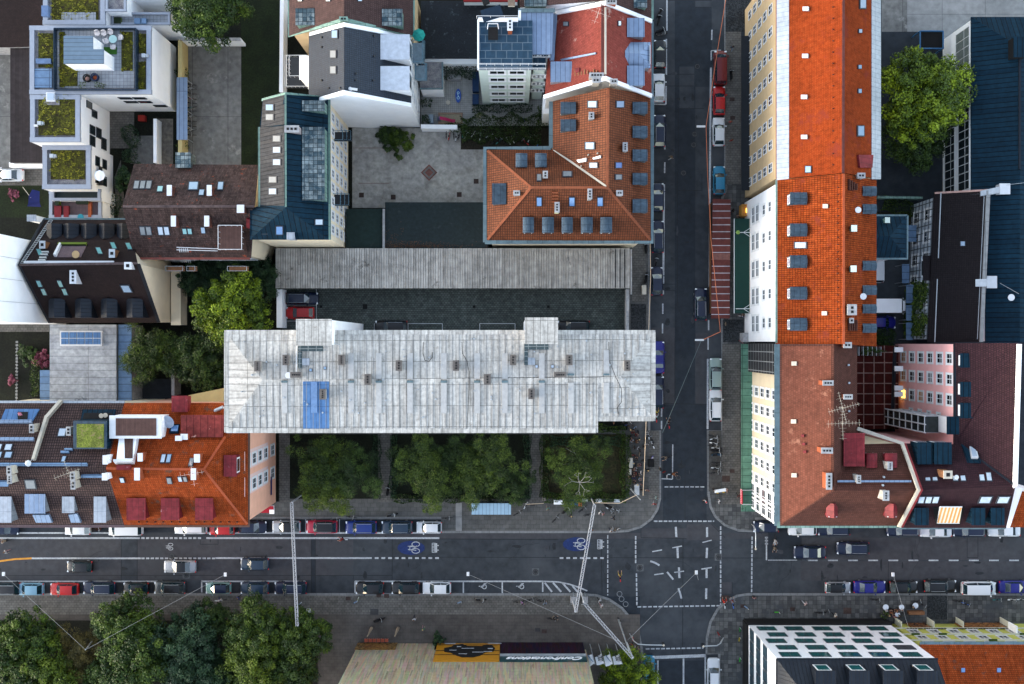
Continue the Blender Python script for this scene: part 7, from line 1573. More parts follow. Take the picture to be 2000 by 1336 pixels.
slamp(7,1121,[(167,1269,9.4)],'hanging lamp above the street at the left edge'); slamp(440,1122,[(167,1269,9.4)],'hanging lamp above the parked mint car'); slamp(914,1121,[(1221,1258,12)],'hanging lamp above the west disabled bay'); slamp(1360,1118,[(1364,1133,8.2),(1226,1250,12)],'hanging lamp over the middle of the junction'); slamp(1744,1122,[(1776,1232,8)],'hanging lamp above the blue parked car east of the junction')
slamp(1369,247,[(1379,248,8)],'white bar lamp above the side street near the top',8,(1.2,.25)); slamp(1366,664,[(1378,664,8)],'white bar lamp above the side street beside the long grey block',8,(1.2,.25))
def tl(base,pts,label,z=5.6):
    B_=W(*base,.12); e=thing('signal_mast',label,'traffic light',(B_.x,B_.y,.12),0,'traffic light masts at the junction'); P=[(B_.x,B_.y,.12)]+[W(x,y,zz) for x,y,zz in pts]; ob('mast_arm',MB().path(P,.07,6),M_steel,e); q=P[-1]
    ob('signal_head',MB().box(q+Vector((0,0,-.45)),(.32,.32,1.0)),M_dkmetal,e); ob('signal_light',MB().ball(q+Vector((0,0,.1)),.17,.5),M_ivory,e); return e
tl((1468,1024),[(1470,1026,3.5),(1475,1032,5.3),(1476,1045,5.5),(1476,1072,5.5)],'curved traffic light arm at the north east corner'); tl((1230,1238),[(1238,1252,4.5),(1246,1258,5.3),(1262,1259.5,5.5),(1296,1260,5.5)],'curved traffic light arm over the southern arm of the junction'); tl((1405,1258),[(1413,1246,4),(1408,1256,5),(1400,1261,5.3),(1374,1262,5.4)],'traffic light arm at the south east corner')
# flags
for i,(x,y,s) in enumerate(((1152,1258,''),(1169,1258,'LOGO'),(1185,1258,''),(1202,1258,'LOGO'))):
    B_=W(x,y,.12); e=thing('flag_pole',['white flag with a blue streak nearest the coloured facade','white lettered flag second from the coloured facade','white flag with a thin dark line, third from the facade','white lettered flag nearest the bright tree'][i],'flag',(B_.x,B_.y,.12),0,'flags beside the coloured facade')
    ob('pole',MB().tube((B_.x,B_.y,.12),(B_.x,B_.y,9.4),.06,6),M_steel,e)
    f=MB(); w_=[.85,.95,.95,1.0][i]; N=5; V=[]
    for j in range(N+1):
        u=j/N; V+=[(B_.x-w_*u,B_.y+.05*math.sin(u*5+i)-.25*u,5.0+.5*u*(1 if i%2 else .6)+.0),(B_.x-w_*u,B_.y+.05*math.sin(u*5+i+.6)-.5*u,9.2-.7*u*(i%2+.2))]
    f.add(V,[[2*j,2*j+2,2*j+3,2*j+1] for j in range(N)],0,True); fo=ob('flag_cloth',f,mat('white_flag_cloth',(.74,.78,.84),.8,var=.04),e)
    if s: text(s,(B_.x-.42,B_.y+.12,7.1),.95,(R(90),R(-90),R(180)),M_black,e,name='flag_letters',ext=.01)
    else: ob('flag_streak',MB().add([(B_.x-.15,B_.y+.12,8.9),(B_.x-.3,B_.y+.12,8.9),(B_.x-.8,B_.y+.02,5.5),(B_.x-.6,B_.y+.02,5.5)],[[0,1,2,3]]),mat('blue_grey_streak',(.12,.20,.30) if i==0 else (.12,.10,.16)),e)
# ---------------- street furniture
e=thing('bicycle_shelter','long pale blue glass roofed shelter at the kerb side of the middle tree bed','shelter',W(960,994)); a,c=W(921,1005,2.7),W(998,983,2.7)
ob('shelter_roof',MB().box(((a.x+c.x)/2,(a.y+c.y)/2,2.7),(c.x-a.x,c.y-a.y,.08)),bmat('pale_blue_glass_panels',(.26,.40,.52),(.30,.44,.56),(.10,.15,.20),.53,9,.03,0,rough=.2,var=.05,bump=0),e)
for x in(a.x+.1,(a.x+c.x)/2,c.x-.1): ob('post',MB().tube((x,c.y-.1,.12),(x,c.y-.1,2.7),.05),M_steel,e)
ob('back_panel',MB().box(((a.x+c.x)/2,c.y-.05,1.4),(c.x-a.x-.3,.04,1.8)),mat('shelter_glass',(.10,.14,.16),.1),e)
e=thing('market_canopy','long red brown canopy with pale stripes over the parklet beside the side street','canopy',W(1410,505)); A=[W(1392,388,2.9),W(1427,390,2.9),W(1425,622,2.9),W(1389,622,2.9)]
ob('canopy_roof',MB().prism([(v.x,v.y) for v in A],2.8,2.92,bottom=True),M_awnred,e); ob('ridge_flap',MB().box(((A[0].x+A[1].x)/2-.1,W(1408,501,3).y,2.97),(2.55,.9,.06)),mat('folded_red_brown_cloth',(.16,.07,.06)),e)
for y in(395,450,505,560,615): p=W(1392,y,2); ob('post',MB().box((p.x+.1,p.y,1.4),(.12,.12,2.8)),M_timber,e)
pf=W(1398,505,1); ob('timber_fence',MB().box((W(1388,505,1).x,pf.y,.55),(.12,16,.9)),M_timber,e); ob('deck_floor',MB().box((W(1408,505,0).x,pf.y,.15),(2.6,17.2,.10)),M_deck,e)
e=thing('shop_awning','large dark green awning on white arms in front of the white house','awning',W(1450,518)); A=[W(1434,427,2.8),W(1465,427,3.6),W(1465,612,3.6),W(1434,612,2.8)]; ob('cloth',MB().poly(A[::-1]).poly([v-Vector((0,0,.03)) for v in A]),M_awngreen,e); ob('front_bar',MB().tube(A[0],A[3],.06,6),M_whitemet,e); ob('wall_rail',MB().tube(A[1],A[2],.08,6),M_ivory,e)
for y,m in((454,1),(603,0)):
    p,q=W(1437,y,5.2),W(1467,y,5.2); a_=MB().tube(p,q,.05,5).tube(p+(q-p)*.5,q+Vector((0,.7,0)),.035,4).tube(p+(q-p)*.5,q-Vector((0,.7,0)),.035,4); s=ob('lamp_arm',a_,M_whitemet,e)
    if m: ob('lamp_shade',MB().ball(p+Vector((.3,0,.1)),.3,.5),mat('lime_lamp',(.20,.32,.07)),s,keep=False)
e=thing('timber_stand','lit yellow timber shelf stand beside the north end of the green awning','stand',W(1459,411)); a=W(1459,411,1.5); ob('shelf_frame',MB().box((a.x-.8,a.y,1),(.1,1.6,1.8)).box((a.x+.2,a.y-.8,1),(2,.1,1.8)).box((a.x+.2,a.y+.8,1),(2,.1,1.8)).box((a.x+.2,a.y,1.4),(2,1.6,.06)),mat('yellow_timber',(.55,.26,.05),.6),e); ob('shelf_lamp',MB().box((a.x,a.y,1.5),(.3,.6,.06)),M_glasslit,e)
for i in range(6): 
    pass
def crate(px,py,w_,d_,h,m,label,name='street_box',cat='box',rz=0,z=.12,top=None):
    p=W(px,py,h); e=thing(name,label,cat,(p.x,p.y,z)); ob('box_body',MB().box((p.x,p.y,z+h/2),(w_,d_,h),rz),m,e); ob('box_lid',MB().box((p.x,p.y,z+h+.03),(w_+.05,d_+.05,.06),rz),top or m,e); return e
for q in ((1092,981,1.5,.55,1.0,M_white,'long white cabinet by the hedge of the brown lawn bed'),(1118,982,1.6,.7,.9,mat('speckled_blue',(.03,.12,.28),.6,var=.4,vs=5),'blue speckled planter box between the white and red boxes'),(1133,985,.4,.5,.9,mat('orange_red_box',(.60,.10,.04)),'small orange red box beside the blue speckled planter'),(1142,977,.75,.35,1.1,mat('pale_green_box',(.40,.45,.38)),'pale green cabinet behind the orange red box'),(1170,978,.8,.45,1.0,M_whitemet,'white cabinet near the hedge end of the lattice beam'),(1205,978,.8,.4,1.1,M_steel,'grey cabinet at the hedge corner near the leaning mast'),
 (1232,904,.5,1.4,.9,M_ivory,'long pale planter box on the crowded pavement by the hedge'),(1230,922,.4,.8,.9,M_ivory,'short pale planter box on the crowded pavement by the hedge'),(1244,957,.6,1.4,1.5,mat('pale_grey_kiosk',(.42,.44,.45)),'tall pale kiosk box at the south end of the crowded pavement'),(1062,975,.5,.45,1.0,mat('taupe_box',(.18,.15,.14)),'small taupe bin at the path end beside the brown lawn'),(1258,566,.55,1.3,1.3,M_ivory,'pale utility cabinet beside the end wall of the garage row'),
 (596,1196,1.2,.6,1.2,M_whitemet,'white cabinet partly under the tree at the long lattice beam'),(1150,1256 if 0 else 1296,.01,.01,.1,M_ivory,'')):
    if q[-1]: crate(*q)
for x,y,m in((835,1016,mat('speckled_blue')),(1218,1288,M_bluesheet)): pass
for x,y,t in((724,1230,'west'),(776,1230,'east')):
    B_=W(x+2,y-4,.12); e=thing('timber_obelisk','slim pale tapering column on the plaza, the %sern of two'%t,'column',(B_.x,B_.y,.12),0,'slim columns on the plaza'); ob('shaft',MB().tube((B_.x,B_.y,.3),(B_.x-.02,B_.y,4.6),.24,8,0,.07),mat('pale_oak',(.30,.24,.17),.8,var=.2),e); ob('foot',MB().disc((B_.x,B_.y,.12),.3,12,.2),M_dkmetal,e)
# playground
e=thing('sandpit','rectangular timber edged sandpit in the playground yard','sandpit',W(880,231)); a,c=W(858,241,.1),W(902,222,.1); ob('sand',MB().box(((a.x+c.x)/2,(a.y+c.y)/2,.14),(c.x-a.x,c.y-a.y,.1)),M_sand,e); fr=MB()
for x,y,dx,dy in(((a.x+c.x)/2,a.y,c.x-a.x+.3,.2),((a.x+c.x)/2,c.y,c.x-a.x+.3,.2),(a.x,(a.y+c.y)/2,.2,c.y-a.y-.2),(c.x,(a.y+c.y)/2,.2,c.y-a.y-.2)): fr.box((x,y,.2),(dx,dy,.25))
ob('timber_edge',fr,mat('pale_brown_board',(.30,.20,.14)),e)
p=W(874,233,.8); e=thing('slide','pink plastic toy slide standing in the sandpit','slide',(p.x,p.y,.2)); ob('chute',MB().strip([(p.x-1.1,p.y+.1,1.3),(p.x-.2,p.y,.9),(p.x+.6,p.y-.12,.4),(p.x+1.1,p.y-.12,.3)],.45,th=.06),mat('pink_plastic',(.42,.02,.09),.4,var=0),e); ob('ladder',MB().box((p.x-1.15,p.y+.1,.75),(.1,.5,1.1)).box((p.x-1.4,p.y+.1,.5),(.1,.5,.5)),mat('blue_plastic',(.04,.10,.22),.4),e)
p=W(895,187,.4); e=thing('toy_boat','blue oval toy with white marks in the playground yard','toy',(p.x,p.y,.06)); ob('hull',MB().disc((p.x,p.y,.3),.42,16,.2,0,1.0).disc((p.x,p.y,.1),.3,12,.2,0,.8),mat('toy_blue',(.02,.07,.30),.4,var=0),e); ob('markings',MB().ring((p.x,p.y+.4,.53),.16,.04,10,'Z').ring((p.x,p.y-.35,.53),.18,.04,10,'Z').tube((p.x-.1,p.y+.2,.53),(p.x+.1,p.y-.2,.53),.04),mat('toy_cyan',(.5,.75,.8),.4,var=0),e)
for x,y,r,m,l in((875,200,.32,M_ivory,'small pale stool cluster in the playground yard'),(935,226,.42,mat('beige_seat',(.42,.36,.28)),'round beige seat near the playground hedge'),(1023,234,.3,mat('violet_ball',(.05,.04,.30)),'blue violet ball on the path by the playground hedge')):
    p=W(x,y,.4); e=thing('stool' if 'ball' not in l else 'ball',l,'stool' if 'ball' not in l else 'ball',(p.x,p.y,.06)); ob('seat',MB().disc((p.x,p.y,.3),r,14,.12) if 'ball' not in l else MB().ball((p.x,p.y,.36),r),m,e); 
    if 'ball' not in l: ob('base',MB().disc((p.x,p.y,.06),r*.7,12,.24),M_dkmetal,e)
for x,y,w_,d_,l,m in((887,151,1.9,.6,'grey planter trough under the ivy hedge',M_concrete),(842,232,.6,1.2,'blue grey bin box west of the sandpit',mat('blue_grey_bin',(.20,.25,.30))),(929,160,.9,2.8,'dark blue bin housing beside the mint rear house',mat('dark_blue_lid',(.012,.035,.09))),(929,194,.9,1.4,'short dark blue bin housing south of the long one',mat('dark_blue_lid'))): crate(x,y,w_,d_,1.1,m,l,'bin_box' if 'planter' not in l else 'planter_trough','bin' if 'planter' not in l else 'planter',z=.06)
# terrace furniture
def chair(px,py,z,rot,m,label,grp):
    p=W(px,py,z+.5); e=thing('chair',label,'chair',(p.x,p.y,z),R(rot),grp); 
    ob('seat',MB().disc((0,0,.38),.33,10,.09),m,e,keep=False); ob('backrest',MB().strip([(-.30,-.26,.85),(-.36,0,.88),(-.30,.26,.85)],.08,th=.45),m,e,keep=False)
    for s in(-1,1): ob('armrest',MB().box((0,s*.32,.60),(.5,.06,.05)),m,e,keep=False)
    for u,v in((-.22,-.22),(.22,-.22),(-.22,.22),(.22,.22)): ob('leg',MB().tube((u,v,0),(u,v,.4),.02,4),M_steel,e,keep=False)
mw=mat('white_wicker',(.62,.58,.58),.7,var=.1,vs=3)
for i,(x,y,r) in enumerate(((190,65,-70),(203,65,-80),(216,63,-90),(235,73,180),(208,80,20),(221,91,90))): chair(x,y,10.33,r,mw,['white chair at the west end of the row on the modern house terrace','white chair with a dark cushion in the terrace row','white chair north of the round pale table','white chair east of the round pale table','white chair west of the round pale table','white chair with a dark item south of the round pale table'][i],'white chairs on the roof terrace')
p=W(220,76,11.1); e=thing('round_table','round pale green glass table among white chairs on the roof terrace','table',(p.x,p.y,10.33)); ob('table_top',MB().disc((p.x,p.y,11.0),.55,22,.05),mat('pale_green_top',(.30,.46,.46),.3,var=.03),e); ob('table_leg',MB().tube((p.x,p.y,10.33),(p.x,p.y,11.0),.06),M_steel,e)
for x,y,l,m in((169,152,'dark round armchair with a pink cushion at the south side of the roof terrace',(.01,.012,.016)),(184,150,'blue round armchair with an orange cushion beside the dark armchair',(.012,.03,.09))):
    p=W(x,y,11); e=thing('armchair',l,'armchair',(p.x,p.y,10.33)); ob('shell',MB().disc((p.x,p.y,10.5),.5,14,.15).ring((p.x,p.y,10.95),.48,.09,14,'Z'),cl(m),e); ob('cushion',MB().ball((p.x,p.y-.05,10.72),.3,.35),cl((.50,.30,.26) if m[2]<.05 else (.45,.10,.03)),e)
for q in((148,157,2.0,.6,.5,mat('slate_blue_box',(.10,.16,.28)),'slate blue storage box on the south side of the roof terrace'),(151,66,.9,1.4,.6,mat('slate_blue_box'),'slate blue box at the north side of the roof terrace'),(241,149,1.15,1.35,.75,M_white,'white square sunbed under the south east awning of the roof terrace'),(221,117,.4,.55,.7,mat('navy_box',(.01,.015,.03)),'small dark box at the east wall of the roof penthouse')): crate(q[0],q[1],q[2],q[3],q[4],q[5],q[6],'terrace_box','box',z=10.33)
for q in ([(152,166),(166,166)],L_mid,'leafy planter west of the armchairs on the roof terrace'),([(184,163),(204,168)],L_mid,'leafy planter east of the armchairs on the roof terrace'): 
    A_,B_=W(*q[0][0],10.9),W(*q[0][1],10.9); hedge(q[0],.7,.7,q[1],q[2],seed=int(A_.x*7)%50,z=10.35,leaf=.16,name='planter')
p=W(187,340,9); e=thing('parasol','round white parasol on the balcony of the modern house','parasol',(p.x,p.y,5.2)); ob('canopy',MB().add([(p.x,p.y,8.1)]+[(p.x+.78*math.cos(i*PI/4),p.y+.78*math.sin(i*PI/4),7.7) for i in range(8)],[[0,i+1,(i+1)%8+1] for i in range(8)]),M_white,e); ob('pole',MB().tube((p.x,p.y,5.2),(p.x,p.y,8.1),.03),M_steel,e)
e=thing('balcony_box','dark balcony with plants below the round white parasol','balcony',W(187,348)); a,c=W(174,362,5.2),W(199,326,5.2); ob('floor',MB().box(((a.x+c.x)/2,(a.y+c.y)/2,5.1),(c.x-a.x,c.y-a.y,.2)),M_black,e); ob('railing',MB().strip([(a.x,a.y,6.1),(c.x,a.y,6.1),(c.x,c.y,6.1)],.06,th=1.0),M_dkmetal,e)
p=W(60,385,1.5); e=thing('parasol','folded blue parasol lying on the dark lawn at the left edge','parasol',(p.x,p.y,.1)); ob('canopy',MB().add([(p.x-.6,p.y-.9,1.0),(p.x+1.0,p.y-.7,.9),(p.x+1.1,p.y+.9,1.1),(p.x+.2,p.y+1.1,1.5),(p.x-.1,p.y+.1,1.9),(p.x-1.0,p.y-1.2,.5),(p.x+1.0,p.y-1.3,.4)],[[0,1,4],[1,2,4],[2,3,4],[5,6,1,0]]),mat('ultramarine_cloth',(.006,.012,.09),.8,var=.05),e); ob('pole',MB().tube((p.x-1.6,p.y+1.6,.6),(p.x+.1,p.y-.1,1.7),.04),M_ivory,e)
crate(277,231,.95,.8,.8,mat('red_table_cloth',(.24,.016,.01)),'square red table in the patio of the modern house','patio_table','table')
for x,y,w_,d_,l,m in((995,79,.85,.85,'upper of two pale timber planter boxes on the dark blue terrace',M_ivory),(1001,93,.85,.9,'lower of two pale timber planter boxes on the dark blue terrace',M_ivory),(1008,44,1.0,1.0,'lime green cushion box on the dark blue terrace',mat('lime_cushion',(.18,.30,.02)))): crate(x-2,y,w_,d_,.5,m,l,'terrace_planter','planter',z=20.0,top=mat('brown_infill',(.20,.15,.11),.9,var=.3,vs=4) if 'planter' in l else None)
p=W(963,62,20.5); e=thing('sun_lounger','dark lounger with a white tubular frame on the dark blue terrace','lounger',(p.x,p.y,20)); ob('mattress',MB().box((p.x,p.y-.2,20.4),(1.25,1.6,.15)),M_black,e); ob('frame',MB().path([(p.x-.7,p.y+.3,20.6),(p.x-.6,p.y+.9,20.9),(p.x+.6,p.y+.9,20.9),(p.x+.7,p.y+.3,20.6)],.06,5),M_whitemet,e)
crate(955,90,.8,.9,.5,M_black,'dark folded seat cushions beside the dark lounger','seat_cushions','cushion',rz=.4,z=20.0)
crate(966,112,2.6,1.5,.25,mat('navy_tarpaulin',(.006,.02,.04)),'flat dark blue tarpaulin on the south part of the dark blue terrace','tarpaulin','tarpaulin',rz=.3,z=20.0)
# ---------------- cars
K='cars parked along the main street'; S_='cars parked along the side street'; Mv='cars driving on the main street'
for q in ((8,1150,180,'estate','black','black estate at the left edge of the south parking row'),(57,1151,180,'hatch','sky','light blue hatchback in the south parking row'),(125,1151,180,'hatch','red','red hatchback in the south parking row'),(193,1149,180,'estate','navy','dark navy estate parked east of the red hatchback'),(265,1149,180,'small','black','small black car north of the tree overhanging the pavement'),(331,1148,180,'suv','grey','dark grey people carrier with a long glass roof in the south row','black'),(426,1149,180,'small','mint','mint green small car with a dark roof','navy'),(497,1149,180,'hatch','slate','slate blue hatchback next to the mint car'),(567,1149,180,'estate','navy','navy estate under the long lattice beam'),
 (722,1149,180,'hatch','black','black hatchback at the west end of the bay line by the plaza'),(792,1149,180,'hatch','black','black hatchback between another black car and the white one by the plaza'),(853,1149,180,'hatch','white','white hatchback parked just west of the disabled bays')): car(*q[:6],group=K,roof=q[6] if len(q)>6 else None)
for q in ((155,1107,180,'small','black','black car driving below the centre line at the far left'),(351,1107,180,'sedan','silver','silver car with a dark roof driving in the west carriageway','black'),(497,1102,180,'hatch','slate','dark slate car driving east of the silver one'),(1582,1079,180,'sedan','navy','dark saloon waiting nearest the junction on the east road'),(1666,1071,180,'estate','navy','dark estate behind the saloon on the east road')): car(*q[:6],group=Mv,roof=q[6] if len(q)>6 else None,name='driving_car')
for q in ((8,1033,0,'hatch','navy','dark blue car under the eaves at the left edge'),(151,1034,180,'small','white','white small car half under the brown eaves'),(245,1033,180,'van','white','white van half under the orange eaves'),(372,1031,180,'estate','white','white estate mostly hidden under the orange eaves'),(433,1034,180,'small','red','red car mostly hidden under the orange eaves'),(493,1030,0,'hatch','navy','dark blue car at the corner of the orange roof'),(559,1029,180,'hatch','silver','silver car with a black roof beside the long lattice beam','black'),(628,1029,180,'suv','magenta','raspberry red car with a dark glass roof','black'),(705,1030,180,'suv','blue','bright blue car in the north parking row'),(775,1030,180,'suv','slate','dark grey blue car between the bright blue and white ones','slate'),(838,1030,180,'small','white','small white car with a dark sunroof at the end of the north row'),
 (1496,1029,180,'small','navy','dark small car parked at the corner under the copper gutter'),(1568,1034,180,'hatch','white','white car under the salmon corner house eaves'),(1629,1034,180,'estate','navy','navy estate under the copper eaves east of the junction'),(1764,1035,180,'estate','navy','dark blue car under the plum roof eaves, first from the firewall'),(1828,1037,180,'sedan','white','white car below the orange striped awning'),(1893,1036,180,'estate','navy','dark car between two white ones under the plum roof eaves'),(1962,1036,180,'sedan','white','white car under the eaves at the right edge'),
 (1637,1148,0,'small','silver','silver small car with a black roof at the start of the south east row','black'),(1699,1147,0,'sedan','royal','royal blue car next to the small silver one'),(1765,1147,0,'hatch','black','black car below the hanging lamp on the east road'),(1837,1145,0,'estate','black','long black estate west of the white van'),(1912,1149,0,'van','white','white van parked on the south side of the east road'),(1983,1147,0,'sedan','royal','royal blue car cut by the right edge')): car(*q[:6],group=K,roof=q[6] if len(q)>6 else None)
for q in ((1289,105,90,'hatch','black','black car parked by the red roofed house'),(1287,171,90,'hatch','white','white car with a dark sunroof parked by the red roofed house','white'),(1288,255,90,'estate','navy','navy estate beside the north end of the brown corner house'),(1285,385,90,'hatch','navy','dark blue car beside the middle of the brown corner house'),(1285,462,90,'estate','navy','dark car beside the south end of the brown corner house'),(1283,549,90,'hatch','navy','navy car beside the end of the garage row'),(1286,698,90,'sedan','royal','royal blue car half under the grey block eaves'),(1285,766,90,'estate','navy','dark blue car half under the grey block, nearer the junction'),
 (1407,132,90,'van','dkred','red van on the east side of the side street'),(1405,196,90,'hatch','red','red car south of the red van'),(1404,257,90,'hatch','white','white car south of the two red vehicles'),(1405,352,90,'hatch','cyan','turquoise blue car north of the striped canopy'),(1398,731,90,'estate','sage','pale sage green estate beside the cream front'),(1398,791,90,'estate','white','white estate south of the sage green one'),(1394,1318,90,'estate','white','white estate at the bottom edge south of the junction'),(1268,1306,90,'small','cyan','blue small car beside the bright tree at the bottom edge')): car(*q[:6],group=S_,roof=q[6] if len(q)>6 else None)
car(1369,594,90,'estate','navy','dark navy estate driving north beside the striped canopy',Mv,name='driving_car')
Y='cars in the rear yards'
for q in ((590,583,0,'estate','navy','dark car in the shade of the garage roof',),(586,611,180,'hatch','red','bright red car in the marked bay of the parking court'),(764,638,180,'estate','black','black car partly under the grey block by its west stair tower'),(1120,638,180,'estate','black','black car partly under the grey block by its east stair tower'),(14,342,180,'sedan','white','white car on the paved yard at the left edge'),(1722,630,0,'hatch','royal','dark blue car in the shady rear yard'),(1712,519,90,'van','white','white van half hidden beside the hipped annex')): car(*q[:6],group=Y,z=.07)
car(1732,598,0,'truck','white','white box truck in the rear yard beside the orange dormer house',Y,z=.05)
